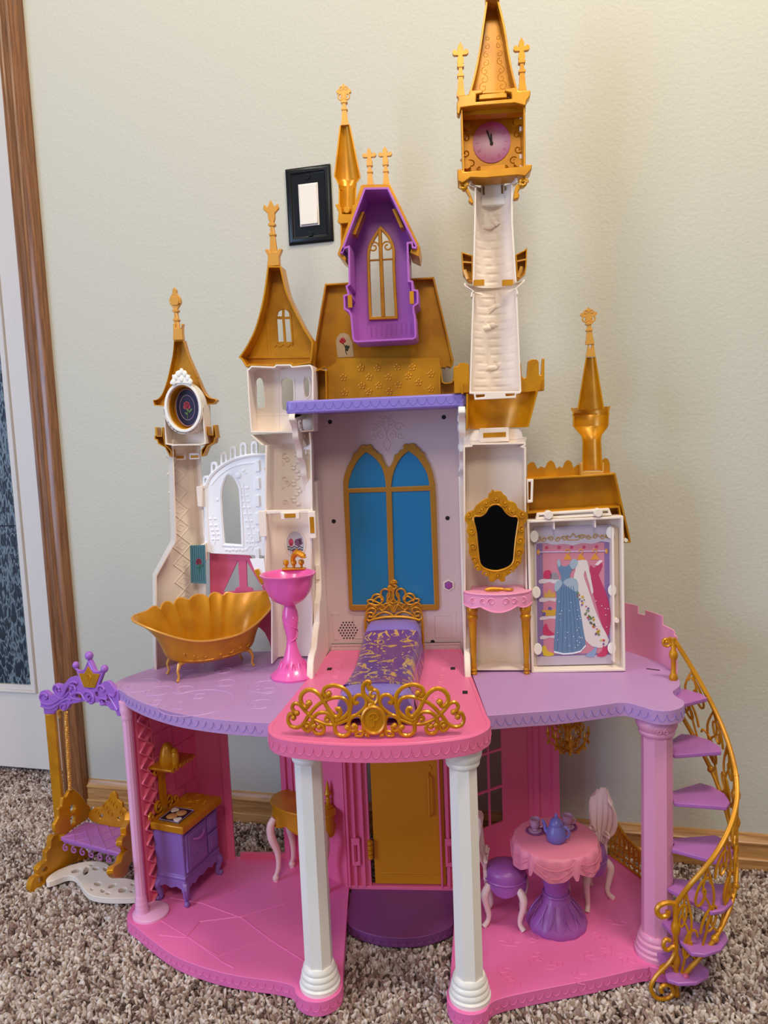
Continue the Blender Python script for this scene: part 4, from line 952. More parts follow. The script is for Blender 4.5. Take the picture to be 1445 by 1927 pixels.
m.tube(xz(Q(4, YT+.0275, (1042, 450), (1034, 280), (1046, 235), (1080, 215), (1115, 228), (1132, 260), (1146, 450)), YT+.0275), .0013, 5)
m.prism(Q(4, YT+.0275, (960, 200), (975, 200), (1000, 545), (985, 560)), YT+.0265, YT+.0280)
m.prism(Q(4, YT+.0275, (790, 540), (1270, 540), (1270, 548), (790, 552)), YT+.024, YT+.028)
cpart(m, 'window_sill', GOLD, ro2)
finial('finial', YT+.002, (515, 482), (509, 376), .0105, GOLD2, None, 'crown')
m = MB().prism(Q(1, YT, (240, 1220), (246, 1160), (226, 1120), (246, 1112), (262, 1135), (300, 1130), (312, 1112), (332, 1112), (314, 1160), (318, 1215)), YT-.003, YT+.008)
cpart(m, 'finial_socket', GOLD2, ro2, bevel=.0008)

# ---------------- tall right tower
YV = .014
va = cpart(MB().tray(Q(7, YV, (104, 62), (150, 58), (150, 46), (490, 40), (492, 60), (478, 66), (492, 68), (494, 500), (500, 900), (520, 1450), (110, 1450)), YV, YV+.04, .0026, .003), 'vanity_tower', CREAMW, bevel=.0007)
cpart(MB().prism(Q(3, YV+.036, (180, 1480), (555, 1468), (560, 1520), (590, 1522), (570, 1575), (180, 1592)), YV+.030, YV+.0366).tube(xz(Q(3, YV+.03, (185, 1545), (570, 1530)), YV+.030), .0012, 5), 'cornice', CREAM, va, bevel=.0008)
p = Q(3, YV+.028, (378, 1508))[0]
cpart(MB().box(p[0]-.0215, p[0]+.0215, YV+.022, YV+.031, p[1]-.0105, p[1]+.0105), 'clip', CREAM, va, bevel=.001)
cpart(MB().box(p[0]-.0165, p[0]+.0165, YV+.0213, YV+.023, p[1]-.0035, p[1]+.0035), 'gold_tab', GOLD, va)
YG = .01
gb = cpart(MB().shell(sec(YG, [(876, 995, 806), (877, 996, 802), (877, 1012, 742), (877, 1012, 738)], .05), RND, YG, .0025), 'gold_gallery', GOLD)
sk1 = cpart(MB().shell(sec(YG-.004, [(868, 1024, 738), (868, 1024, 724), (868, 1024, 718)], .058), RND, YG-.004, .0022), 'gallery_floor', GOLD, gb)
cren = []
def merl(pts, name='merlon'): cpart(MB().prism(Q(3, YG+.004, *pts), YG+.004, YG+.016), name, GOLD, gb, bevel=.0008)
merl([(545, 1045), (552, 1042), (556, 1130), (572, 1142), (590, 1132), (598, 1030), (622, 1018), (655, 1020), (666, 1036), (668, 1120), (682, 1122), (690, 1012), (704, 1014), (702, 1222), (545, 1235)])
merl([(116, 1068), (145, 1062), (150, 1044), (186, 1040), (216, 1052), (222, 1235), (120, 1240)])
ST = relief_stone(5)
lowT = cpart(MB().shell(sec(YG, [(883, 981, 739), (889, 973, 550)], .042), FINE, YG, .0022, ST, 110), 'stone_tower_lower', CREAM)
mid = cpart(MB().shell(sec(YG-.002, [(885, 975, 556), (886, 975, 551), (886, 974, 549), (889, 972, 545), (876, 983, 536), (873, 987, 533), (873, 988, 529)], .046), RND, YG-.002, .0022), 'tower_collar', CREAM, lowT)
m = MB().prism(Q(3, YG, (222, 1230), (550, 1226), (548, 1240), (520, 1245), (518, 1270), (250, 1282), (246, 1246), (220, 1243)), YG-.003, YG+.004, [Q(3, YG, (258, 1248), (318, 1246), (316, 1262), (260, 1268)), Q(3, YG, (450, 1242), (512, 1240), (510, 1256), (452, 1260))])
cpart(m, 'tower_foot', CREAM, lowT, bevel=.0007)
upT = cpart(MB().shell(sec(YG, [(889, 972, 533), (892, 965, 420), (893, 965, 350)], .040), FINE, YG, .0022, relief_stone(11), 110), 'stone_tower_upper', CREAM)
cpart(MB().shell(sec(YG-.002, [(891, 966, 349), (882, 974, 346), (882, 974, 340), (884, 973, 337)], .044), RND, YG-.002, .0022), 'tower_cap', CREAM, upT)
c0 = Q(2, YG+.034, (490, 1680))[0]
cb = MB().box(c0[0]-.0165, c0[0]+.0165, YG+.026, YG+.038, c0[1]-.0165, c0[1]+.0165); cpart(cb, 'clip', WHITE, upT, bevel=.0012)
for s in (-1, 1): cpart(MB().box(c0[0]+s*.0130-.0012, c0[0]+s*.0130+.0012, YG+.0252, YG+.028, c0[1]-.002, c0[1]+.010), 'slot', mat('gold_shadow_slot', (120, 84, 30), .5), upT)
# embossed birds on the stones
for (u, v, d_) in ((918, 425, .030), (912, 617, .034), (940, 575, .036), (925, 692, .036)):
    m = MB(); x, z = X(u, v, YG+d_); y = YG+d_+.0035
    y -= .001
    m.ball((x, y, z), .0068, 10, 1.5, .35, .62); m.ball((x+.0115, y, z+.0035), .0042, 8, 1, .5, .95)
    for k in (-1, 0, 1): m.tube([(x-.006, y, z-.001), (x-.020, y+.0006, z-.009+k*.004)], [.0028, .0010], 6)
    m.prism([(x+.004, z+.001), (x+.002, z+.013), (x-.004, z+.021), (x-.006, z+.012), (x-.005, z+.001)], y-.0012, y+.0016); m.tube([(x+.0145, y, z+.0035), (x+.020, y, z+.0032)], [.0017, .0004], 5)
    cpart(m, 'bird_emboss', CREAM, upT if v < 500 else lowT)
for u in (901, 955):
    p = X(u, 533, YG-.001); cpart(MB().box(p[0]-.0075, p[0]+.0075, YG-.003, YG+.004, p[1]-.003, p[1]+.0045), 'gold_tab', GOLD, upT)
for pts, nm in ((((165, 322), (240, 346), (240, 516), (212, 514), (176, 468), (170, 392)), 'l'), (((516, 340), (572, 312), (592, 294), (588, 420), (578, 468), (540, 500), (524, 498)), 'r')):
    o = cpart(MB().tray(Q(3, YG+.008, *pts), YG+.008, YG+.026, .0018, .002), 'gold_balcony', GOLD, upT, bevel=.0005)
    q = Q(3, YG+.008, *((176, 388), (240, 392), (186, 440), (206, 500)) if nm == 'l' else Q(3, YG+.008, (590, 370), (520, 384), (558, 420), (535, 490)))if nm == 'l' else Q(3, YG+.008, (588, 370), (522, 384), (556, 420), (534, 490))
    cpart(MB().prism([(q[0][0], q[0][1]-.001), (q[1][0], q[1][1]-.001), (q[1][0], q[1][1]+.001), (q[0][0], q[0][1]+.001)], YG+.008, YG+.024).tube([(q[2][0], YG+.008, q[2][1]), (q[3][0], YG+.008, q[3][1])], .0026, 6), 'rail_bar', GOLD2, upT)
# clock box
YK = .004
bx = cpart(MB().tray(Q(2, YK, (220, 905), (775, 885), (772, 960), (776, 1478), (232, 1500), (215, 960)), YK, YK+.05, .0026, .003), 'clock_box', GOLD, bevel=.0007)
co = Q(2, YK, (186, 838), (280, 826), (292, 792), (402, 785), (405, 812), (350, 824), (345, 890), (655, 860), (650, 812), (592, 800), (600, 772), (700, 765), (712, 795), (816, 788), (812, 840), (782, 880), (774, 925), (680, 900), (330, 925), (216, 940), (205, 1000), (182, 990), (180, 900), (196, 870))
cpart(MB().prism(co, YK-.004, YK+.012), 'box_cornice', GOLD, bx, bevel=.0012)
cpart(MB().prism(Q(2, YK+.02, (232, 880), (770, 860), (770, 985), (232, 1015)), YK+.012, YK+.03), 'lintel', GOLD, bx)
cb_ = Q(2, YK, (185, 1470), (232, 1468), (240, 1492), (400, 1475), (580, 1460), (760, 1440), (776, 1430), (828, 1425), (824, 1470), (770, 1530), (700, 1520), (420, 1545), (300, 1540), (230, 1590), (190, 1570))
cpart(MB().prism(cb_, YK-.004, YK+.03), 'box_sill', GOLD, bx, bevel=.0012)
c0 = Q(2, YK+.04, (490, 1478))[0]; cpart(MB().box(c0[0]-.018, c0[0]+.018, YK+.034, YK+.047, c0[1]-.006, c0[1]+.007), 'gold_clip', GOLD, bx, bevel=.0008)
for s, pts in ((-1, ((225, 1590), (262, 1590), (300, 1680), (325, 1750), (318, 1762), (280, 1735), (292, 1700), (255, 1640), (228, 1640))), (1, ((775, 1560), (740, 1570), (690, 1600), (672, 1680), (672, 1725), (715, 1715), (722, 1680), (708, 1660), (730, 1620), (768, 1610)))):
    o = cpart(MB().prism(Q(2, YK+.004, *pts), YK+.002, YK+.014), 'scroll_bracket', GOLD, bx, bevel=.001)
    p = Q(2, YK+.004, (240, 1612) if s < 0 else (755, 1585))[0]; cpart(MB().tube([(p[0]+x, YK+.001, p[1]+z) for x, z in spiral(0, 0, .0055, .002, 0, 500, 18)], .0024, 6), 'volute', GOLD, bx)
yc = YK+.0466
c0 = Q(2, yc, (482, 1230))[0]; cr = 155/4.587/1265
clk = mat('clock_pink_print', (206, 92, 150), .35); nd = clk.node_tree.nodes; lk = clk.node_tree.links
tc = nd.new('ShaderNodeTexCoord'); mp_ = nd.new('ShaderNodeMapping'); mp_.inputs['Location'].default_value = (-c0[0]/cr*.75, 0, -(c0[1]-.001)/(cr*.75)*.75); mp_.inputs['Scale'].default_value = (.75/cr, 0, 1/cr)
gr = nd.new('ShaderNodeTexGradient'); gr.gradient_type = 'SPHERICAL'; rp = nd.new('ShaderNodeValToRGB')
mp_.inputs['Location'].default_value = (-c0[0]*.75/cr, 0, -c0[1]/cr)
rp.color_ramp.elements[0].color = rgb(198, 84, 150); rp.color_ramp.elements[1].color = rgb(232, 190, 216); rp.color_ramp.elements[0].position = .1; rp.color_ramp.elements[1].position = .85
lk.new(tc.outputs['Object'], mp_.inputs[0]); lk.new(mp_.outputs[0], gr.inputs[0]); lk.new(gr.outputs['Fac'], rp.inputs[0]); lk.new(rp.outputs[0], nd['Principled BSDF'].inputs['Base Color'])
cf = cpart(MB().discy(c0, cr, yc-.001, yc, 40, cr*1.06), 'clock_face', clk, bx)
m = MB()
for k in range(12):
    a = k*PI/6
    for j in range(1+k % 3):
        b = a+(j-(k % 3)/2)*.07; m.tube([(c0[0]+cr*q*math.sin(b), yc-.0011, c0[1]+cr*1.06*q*math.cos(b)) for q in (.68, .86)], .00035, 4)
cpart(m, 'numerals', mat('numeral_print', (214, 150, 176), .4), bx)
m = MB(); a0 = Q(2, yc-.001, (480, 1238), (440, 1130), (476, 1160))
m.prism([(a0[0][0]-.0012, a0[0][1]), (a0[0][0]+.0014, a0[0][1]-.001), (a0[1][0]+.0012, a0[1][1]), (a0[1][0]-.001, a0[1][1]+.001)], yc-.0024, yc-.0014)
m.prism([(a0[0][0]-.0014, a0[0][1]), (a0[0][0]+.0014, a0[0][1]), (a0[2][0]+.001, a0[2][1]), (a0[2][0]-.001, a0[2][1])], yc-.0032, yc-.0024)
m.discy(a0[0], .0024, yc-.0034, yc-.0012, 10)
cpart(m, 'clock_hands', BLACK, bx)
m = MB()
for s in (-1, 1):
    for (dx, dz_, r, a0_, a1_) in ((.036, .008, .006, 0, 400), (.037, -.012, .006, 0, -400), (.030, -.027, .006, 30, 430), (.018, -.036, .004, 0, 400), (.010, -.037, .003, 0, -400), (.033, .024, .005, 0, -400), (.042, -.022, .003, 0, 360)):
        m.tube([(c0[0]+s*(dx+x), yc+.0003, c0[1]+dz_+z) for x, z in spiral(0, 0, r, .0015, a0_, a1_, 14)], .0009, 4)
cpart(m, 'swirl_emboss', GOLD, bx)
for a in ((265, 1425), (712, 1405), (262, 1075), (712, 1050)):
    p = Q(2, YK+.04, a)[0]; cpart(MB().discy(p, .0062, YK+.036, YK+.047, 16), 'peg', GOLD, bx)
for v in (995, 1098, 1340, 1435):
    p = Q(2, YK+.03, (738, v))[0]; cpart(MB().box(p[0]-.002, p[0]+.002, YK+.035, YK+.04, p[1]-.003, p[1]+.003), 'slot', WHITE, bx)
# its spire and pinnacles
ps = Q(2, YK+.004, (432, 10), (436, -10), (532, -12), (546, 10))+smooth(Q(2, YK+.004, (546, 10), (596, 220), (632, 440), (666, 620), (702, 762)), 3)[1:]+Q(2, YK+.004, (700, 790), (284, 812))+smooth(Q(2, YK+.004, (290, 792), (330, 640), (372, 430), (402, 220), (432, 10)), 3)[:-1]
sp2 = cpart(MB().tray(ps, YK+.004, YK+.034, .0026, .0025), 'clock_spire', GOLD, bevel=.0007)
m = MB()
for k in range(7):
    p = Q(2, YK+.032, (492, 330+k*70))[0]
    for s in (-1, 1):
        r = .0032+.0006*k; m.tube([(p[0]+s*(.007+.001*k+x), YK+.0317, p[1]+z) for x, z in spiral(0, 0, r, .0012, 90, 90-400*(-1)**k, 14)], .0005, 4)
cpart(m, 'swirl_emboss', GOLD, sp2)
cpart(MB().prism(Q(2, YK+.004, (425, -45), (552, -50), (550, 6), (430, 8)), YK, YK+.02).prism(Q(2, YK+.004, (455, -190), (520, -190), (545, -50), (430, -45)), YK+.002, YK+.012), 'spire_tip', GOLD2, sp2, bevel=.001)
c0 = Q(2, YK+.004, (492, 840))[0]; cpart(MB().box(c0[0]-.019, c0[0]+.019, YK-.001, YK+.02, c0[1]-.0035, c0[1]+.0035), 'gold_clip', GOLD, sp2, bevel=.0008)
for b_, t_ in (((867, 182), (866, 79)), ((983, 174), (981, 71))):
    finial('pinnacle', YK+.006, b_, t_, .0092, GOLD)

# ---------------- wardrobe and the gold roof on the right
YQ = .008
wo = cpart(MB().tray(Q(7, YQ, (497, 524), (1094, 496), (1100, 960), (1108, 1455), (526, 1466), (512, 1000)), YQ, YQ+.026, .0035, .003), 'wardrobe', CREAM, bevel=.0007)
wt = Q(7, YQ+.006, (550, 518), (560, 478), (1005, 448), (1022, 492))
cpart(MB().prism(wt, YQ+.004, YQ+.012, [offset(wt, .0035)]).prism(wt, YQ+.011, YQ+.014), 'wardrobe_rail', CREAM, wo, bevel=.0008)
for a in ((630, 488), (935, 474)):
    p = Q(7, YQ+.004, a)[0]; cpart(MB().discy(p, .0062, YQ-.002, YQ+.012, 16), 'peg', CREAM, wo, bevel=.0008)
m = MB()
for a in ((660, 540), (912, 528)):
    p = Q(7, YQ+.012, a)[0]; m.box(p[0]-.0008, p[0]+.0008, YQ+.002, YQ+.024, p[1]-.008, p[1]+.004)
p0, p1 = Q(7, YQ+.02, (1040, 560), (1068, 1380)); m.box(p1[0]-.012, p1[0]-.009, YQ+.006, YQ+.022, p1[1], p0[1])
cpart(m, 'wardrobe_rib', CREAM, wo)
for a in ((543, 622), (1014, 598), (556, 968), (1025, 955), (565, 1318), (1022, 1312)):
    p = Q(7, YQ+.014, a)[0]; cpart(MB().discy(p, .0062, YQ+.013, YQ+.0155, 16, .0088), 'clip', WHITE, wo, bevel=.0006)
p = Q(7, YQ+.02, (1040, 1128))[0]; cpart(MB().discy(p, .0034, YQ+.006, YQ+.022, 12), 'peg', CREAM, wo)
# printed wardrobe picture: flat paper shapes
yp = YQ+.0185
def pprint(name, col, pts, lay, k=15, sm=0, closed=True):
    q = Q(k, yp, *pts); q = smooth(q, sm, True) if sm else q
    return MB().prism(q, yp-.0002-.00012*lay, yp)
PM = {}
def pm(name, col): 
    if name not in PM: PM[name] = mat(name, col, .32)
    return PM[name]
pap = Q(15, yp, (606, 372), (1270, 348), (1278, 1530), (632, 1548))
po = cpart(MB().prism(pap, yp, yp+.001), 'wardrobe_picture', pm('lilac_paper', (196, 184, 196)), castle)
def pp_(name, col, shapes, lay, sm=0):
    m = MB()
    for pts in shapes:
        q = Q(15, yp, *pts); q = smooth(q, sm, True) if sm else q; m.prism(q, yp-.0002-.00012*lay, yp)
    return cpart(m, name, pm(name+'_ink', col), po)
pp_('recess_print', (138, 112, 160), [((628, 510), (1248, 492), (1252, 1450), (640, 1472))], 1)
pp_('back_wall_print', (204, 132, 150), [((682, 512), (1205, 500), (1206, 1440), (690, 1450))], 2)
pp_('bottom_shelf_print', (190, 176, 192), [((640, 1470), (1262, 1452), (1272, 1530), (634, 1546))], 3)
pp_('valance_print', (204, 194, 206), [((610, 480), (1266, 455), (1264, 500), (1180, 490), (1100, 512), (1010, 505), (940, 526), (865, 512), (770, 520), (690, 500), (622, 512))], 4)
m = MB()
c0 = Q(15, yp, (938, 455))[0]
for s in (-1, 1):
    for j, (dx, r, w_) in enumerate(((.013, .0044, 1), (.022, .004, -1), (.032, .0044, 1), (.042, .0042, -1), (.050, .005, 1))):
        m.tube([(c0[0]+s*(dx+x), yp-.0008, c0[1]-.001+.0008*s+z) for x, z in spiral(0, 0, r, .001, 0, 420*w_, 16)], .0007, 4)
m.tube([(c0[0]+x, yp-.0008, c0[1]+z) for x, z in ((-.008, -.004), (-.009, .003), (-.004, 0), (0, .006), (.004, 0), (.009, .003), (.008, -.004), (-.008, -.004))], .0008, 4)
cpart(m, 'gold_scroll_print', pm('gold_ink', (196, 152, 74)), po)
m = MB()
for k in range(5):
    for a in range(5):
        p = Q(15, yp, (715+k*106+9*math.cos(a*1.26), 545-k*2+9*math.sin(a*1.26)))[0]; m.discy(p, .0012, yp-.0006, yp, 6)
cpart(m, 'flower_print', pm('rose_ink', (196, 70, 108)), po)
p0, p1 = Q(15, yp, (645, 582), (1222, 572)); cpart(MB().tube(xz([p0, p1], yp-.0008), .0008, 5), 'rail_print', pm('pale_lilac_ink', (204, 190, 224)), po)
m = MB()
for p in (p0, p1): m.discy(p, .0022, yp-.0012, yp, 10, .0040)
for a in ((893, 600), (1005, 600), (1125, 600)):
    p = Q(15, yp, a)[0]
    m.tube([(p[0]+x, yp-.001, p[1]+.004+z) for x, z in arc(0, 0, .003, .0035, -60, 200, 8)], .0008, 4)
    m.prism([(p[0]-.006, p[1]-.008), (p[0]+.006, p[1]-.008), (p[0]+.001, p[1]+.001), (p[0]-.001, p[1]+.001)], yp-.0008, yp)
cpart(m, 'hanger_print', pm('amber_ink', (220, 150, 60)), po)
pp_('shelf_print', (214, 204, 210), [((645, 826), (670, 812), (820, 812), (826, 840), (780, 850), (740, 836), (700, 846), (655, 850)), ((650, 985), (676, 968), (800, 972), (790, 1004), (740, 992), (700, 1006), (655, 1004)), ((654, 1142), (680, 1128), (795, 1122), (792, 1150), (740, 1146), (700, 1156), (660, 1160)), ((658, 1302), (684, 1288), (785, 1282), (780, 1314), (740, 1306), (700, 1320), (662, 1322))], 4)
pp_('pink_gown_print', (186, 62, 102), [((1090, 690), (1115, 715), (1150, 690), (1178, 668), (1190, 700), (1160, 770), (1162, 790), (1195, 870), (1230, 960), (1256, 1080), (1258, 1180), (1238, 1290), (1215, 1275), (1170, 1150), (1140, 1040), (1110, 930), (1088, 820), (1095, 785), (1080, 740))], 5, 3)
pp_('gown_sleeve_print', (236, 214, 226), [((1125, 690), (1165, 650), (1195, 655), (1150, 695))], 7)
pp_('white_gown_print', (224, 214, 208), [((960, 668), (1000, 650), (1040, 648), (1060, 660), (1078, 740), (1100, 850), (1112, 920), (1096, 935), (1080, 860), (1060, 800), (1045, 740), (1030, 780), (1056, 860), (1090, 960), (1130, 1080), (1180, 1200), (1245, 1330), (1200, 1390), (1100, 1380), (1020, 1290), (990, 1150), (960, 980), (945, 800), (960, 740))], 6, 2)
pp_('blue_gown_print', (102, 132, 164), [((806, 660), (830, 690), (870, 705), (915, 680), (930, 650), (975, 660), (960, 700), (925, 740), (912, 800), (960, 830), (980, 890), (985, 960), (1005, 1100), (1030, 1260), (1046, 1370), (1000, 1420), (940, 1435), (860, 1442), (790, 1425), (776, 1400), (786, 1250), (795, 1080), (800, 940), (790, 880), (830, 820), (838, 790), (812, 720))], 8, 2)
pp_('gown_swag_print', (160, 178, 192), [((856, 846), (880, 812), (930, 800), (970, 815), (984, 870), (970, 918), (930, 900)), ((850, 846), (828, 815), (800, 830), (780, 870), (790, 918), (820, 895)), ((910, 690), (928, 648), (960, 640), (982, 665), (965, 705), (935, 728)), ((820, 640), (804, 670), (818, 712), (836, 680))], 9, 2)
m = MB()
for k in range(6):
    a, b = Q(15, yp, (862-22+k*20, 870), (805+k*42, 1425-abs(k-2)*4)); m.tube(xz([a, b], yp-.0012), .0005, 4)
cpart(m, 'pleat_print', pm('slate_blue_ink', (90, 120, 154)), po)
m = MB(); rg = random.Random(12); PC = {}
for k in range(46):
    t = rg.random(); u = 985+t*215+rg.uniform(-25, 25); v = 930+t*420+rg.uniform(-20, 30); c = rg.choice(['gold_ink2', 'leaf_ink', 'berry_ink', 'violet_ink'])
    PC.setdefault(c, MB()); p = Q(15, yp, (u, v))[0]; PC[c].discy(p, rg.uniform(.0009, .002), yp-.0016, yp, 7)
for c, q in PC.items(): cpart(q, 'blossom_print', pm(c, {'gold_ink2': (206, 170, 60), 'leaf_ink': (110, 130, 80), 'berry_ink': (190, 80, 90), 'violet_ink': (130, 100, 150)}[c]), po)
m = MB()
for k in range(26):
    u = rg.uniform(800, 1020); v = rg.uniform(1000, 1400); p = Q(15, yp, (u, v))[0]; m.discy(p, .0007, yp-.0016, yp, 5)
for k in range(10):
    p = Q(15, yp, (rg.uniform(1130, 1240), rg.uniform(950, 1250)))[0]; m.discy(p, .0007, yp-.0016, yp, 5)
cpart(m, 'sparkle_print', pm('white_ink', (240, 240, 246)), po)
pp_('hem_print', (226, 234, 242), [((776, 1420), (860, 1440), (940, 1434), (1000, 1418), (1046, 1368), (1048, 1380), (1004, 1430), (940, 1446), (860, 1452), (780, 1436))], 10)
pp_('hat_print', (196, 60, 100), [((690, 800), (692, 750), (720, 735), (750, 745), (756, 805))], 6, 2)
pp_('pink_shoe_print', (196, 60, 100), [((690, 1210), (715, 1190), (735, 1240), (775, 1270), (775, 1288), (688, 1286))], 6, 2)
pp_('jar_print', (150, 140, 150), [((745, 808), (752, 765), (790, 750), (818, 790), (815, 812))], 6, 2)
pp_('tiara_print', (206, 164, 86), [((692, 968), (700, 920), (715, 935), (740, 895), (765, 935), (785, 920), (790, 968))], 6)
pp_('basket_print', (206, 160, 60), [((672, 1078), (798, 1070), (785, 1122), (712, 1125))], 6)
pp_('yarn_print', (110, 96, 160), [((684, 1100), (700, 1090), (708, 1110), (700, 1124), (684, 1122)), ((725, 1062), (740, 1045), (760, 1060), (750, 1074))], 7, 2)
pp_('yellow_shoe_print', (214, 184, 50), [((680, 1385), (705, 1378), (722, 1420), (770, 1440), (772, 1460), (690, 1462))], 6, 2)
pp_('blue_shoe_print', (140, 160, 200), [((1044, 1460), (1100, 1420), (1130, 1385), (1142, 1400), (1120, 1465), (1080, 1470))], 11, 2)
pp_('pink_shoe_print', (206, 70, 116), [((1140, 1462), (1185, 1420), (1195, 1370), (1212, 1395), (1236, 1380), (1244, 1410), (1210, 1466))], 11, 2)
# gold roof over the wardrobe
YU = .02
rr = cpart(MB().tray(Q(7, YU, (495, 262), (835, 245), (1045, 230), (1140, 650), (1136, 662), (1098, 662), (1062, 445), (498, 482)), YU, YU+.04, .0026, .003), 'wardrobe_roof', GOLD, bevel=.0007)
cpart(MB().prism(Q(7, YU+.03, (498, 470), (1062, 440), (1090, 560), (500, 580)), YU+.03, YU+.034), 'roof_underside', GOLD, rr)
ce = [(500, 262), (500, 190), (520, 165), (545, 168), (562, 205), (585, 190), (610, 200), (622, 170), (645, 152), (668, 172), (680, 205), (700, 190), (718, 200), (730, 168), (752, 150), (775, 168), (785, 200), (805, 182), (835, 185), (838, 245)]
cpart(MB().prism(smooth(Q(7, YU+.02, *ce), 2)[:], YU+.02, YU+.023), 'petal_cresting', GOLD, rr)
cpart(MB().prism(smooth(Q(7, YU+.02, (955, 235), (958, 165), (985, 138), (1008, 165), (1010, 232)), 3), YU+.02, YU+.023), 'petal_cresting', GOLD, rr)
c0 = Q(7, YU, (518, 348))[0]
cpart(MB().prism(Q(7, YU-.003, (496, 268), (538, 268), (534, 412), (498, 416)), YU-.004, YU+.003, [Q(7, YU-.003, (506, 285), (522, 285), (520, 396), (506, 398))]), 'clip', CREAM, rr, bevel=.0008)
p = Q(7, YU-.002, (1108, 645))[0]; cpart(MB().discy(p, .0028, YU-.004, YU+.004, 10), 'peg', WHITE, rr)
# little turret on that roof
YZ = .024
tu = cpart(MB().shell(sec(YZ, [(1095, 1134, 886), (1096, 1131, 830), (1094, 1132, 820), (1082, 1143, 806), (1080, 1144, 802)], lambda w_: w_*.5), RND, YZ, .002), 'turret', GOLD)
cpart(MB().shell(sec(YZ-.001, [(1078, 1145, 802), (1078, 1146, 783), (1076, 1147, 780), (1078, 1146, 776), (1074, 1149, 766)], lambda w_: w_*.5), RND, YZ-.001, .002), 'turret_gallery', GOLD, tu)
cpart(MB().shell(sec(YZ, [(1086, 1137, 770), (1102, 1121, 672)], lambda w_: w_*.45), RND, YZ, .002), 'turret_spire', GOLD, tu)
m = MB()
for k in range(5):
    for s in (-1, 1): 
        p = X(1113, 835+k*11, YZ+.012); m.tube([(p[0]+s*(.004+x), YZ+.0135, p[1]+z) for x, z in spiral(0, 0, .0036, .001, 90*s, 90*s+360, 12)], .0007, 4)
cpart(m, 'swirl_emboss', GOLD, tu)
cpart(MB().prism(Q(3, YZ, (935, 1690), (950, 1690), (950, 1745), (1078, 1742), (1078, 1685), (1086, 1690), (1086, 1765), (936, 1768)), YZ-.003, YZ+.01), 'turret_foot', GOLD2, tu, bevel=.0006)
cpart(MB().prism(Q(3, YZ, (972, 1002), (988, 918), (1022, 918), (1034, 1000)), YZ-.001, YZ+.006, [Q(3, YZ, (990, 945), (1008, 945), (1010, 918+5), (992, 922))]), 'finial_socket', GOLD2, tu)
finial('finial', YZ, (1110, 648), (1107, 578), .0098, GOLD2, None, 'scroll')

# ------------------------------------------------------------------ furniture (each its own thing)
CR[19] = (40, 1210, 3.852)
def tp(t, mb, name, m, parent=None, **k): return build(mb, name, m, parent or t, **k)
# ---- bed on the balcony
bx0, bx1 = -.063, .033
bc = (bx0+bx1)/2
bed = thing('doll_bed', 'gold and lavender doll bed with a purple patterned blanket on the pink balcony', 'doll bed', (bc, -.03, Z2+.002))
zb0 = Z2+.002
def bedtop(x, y):
    u = (x-bc)/.047; base = .410
    pil = .018*math.exp(-((y-.116)/.04)**2) if y > .02 else 0
    foot = .008*math.exp(-((y+.175)/.03)**2)
    return base+pil+foot-.006*max(0, abs(u))**4
def bedsheet(y0, y1, w_, lift, side, ny=30, nx=22):
    vs = []; fs = []
    for j in range(ny+1):
        y = y0+(y1-y0)*j/ny; row = []
        for i in range(nx+1):
            a = -1+2*i/nx; x = bc+a*w_*(1+.04*math.sin(y*30)); z = bedtop(bc+a*.047, y)+lift
            if abs(a) > .86: z -= (abs(a)-.86)/.14*side
            row.append((x, y, z))
        vs += row
    for j in range(ny):
        for i in range(nx):
            a = j*(nx+1)+i; fs.append((a, a+1, a+nx+2, a+nx+1))
    n = len(vs); vs2 = [(x, y, zb0+.004) for x, y, z in vs]
    m = MB(); m.add(vs, fs)
    rim = [i for i in range(nx+1)]+[j*(nx+1)+nx for j in range(1, ny+1)]+[ny*(nx+1)+i for i in range(nx-1, -1, -1)]+[j*(nx+1) for j in range(ny-1, 0, -1)]
    m.add([vs[k] for k in rim]+[(vs[k][0], vs[k][1], max(zb0+.004, vs[k][2]-.03) if side < .02 else vs[k][2]-.0015) for k in rim], [(i, (i+1) % len(rim), len(rim)+(i+1) % len(rim), len(rim)+i) for i in range(len(rim))])
    return m
MAT_L = mat('lilac_mattress_plastic', (132, 112, 190), .3, coat=.3)
tp(bed, bedsheet(-.198, .1275, .046, 0, .010), 'mattress', MAT_L, ang=60)
bl_ = mat('patterned_blanket', (104, 60, 132), .32, coat=.3)
nd = bl_.node_tree.nodes; lk = bl_.node_tree.links; tc = nd.new('ShaderNodeTexCoord')
mp1 = nd.new('ShaderNodeMapping'); mp1.inputs['Scale'].default_value = (1, .8, 0); lk.new(tc.outputs['Object'], mp1.inputs[0])
vo = nd.new('ShaderNodeTexVoronoi'); vo.feature = 'DISTANCE_TO_EDGE'; vo.inputs['Scale'].default_value = 62
nz = nd.new('ShaderNodeTexNoise'); nz.inputs['Scale'].default_value = 52; nz.inputs['Detail'].default_value = 1.5; nz.inputs['Distortion'].default_value = 1.5
lk.new(mp1.outputs[0], vo.inputs['Vector']); lk.new(mp1.outputs[0], nz.inputs['Vector'])
r1 = nd.new('ShaderNodeValToRGB'); e = r1.color_ramp.elements; e[0].position = .545; e[1].position = .57; e[0].color = (0, 0, 0, 1); e[1].color = (1, 1, 1, 1)
x_ = e.new(.64); x_.color = (1, 1, 1, 1); x_ = e.new(.66); x_.color = (0, 0, 0, 1)
lk.new(nz.outputs['Fac'], r1.inputs[0])
mx = nd.new('ShaderNodeMixRGB'); mx.inputs[1].default_value = rgb(104, 60, 132); mx.inputs[2].default_value = rgb(196, 156, 84); lk.new(r1.outputs[0], mx.inputs[0])
v2 = nd.new('ShaderNodeTexVoronoi'); v2.inputs['Scale'].default_value = 60; lk.new(mp1.outputs[0], v2.inputs['Vector'])
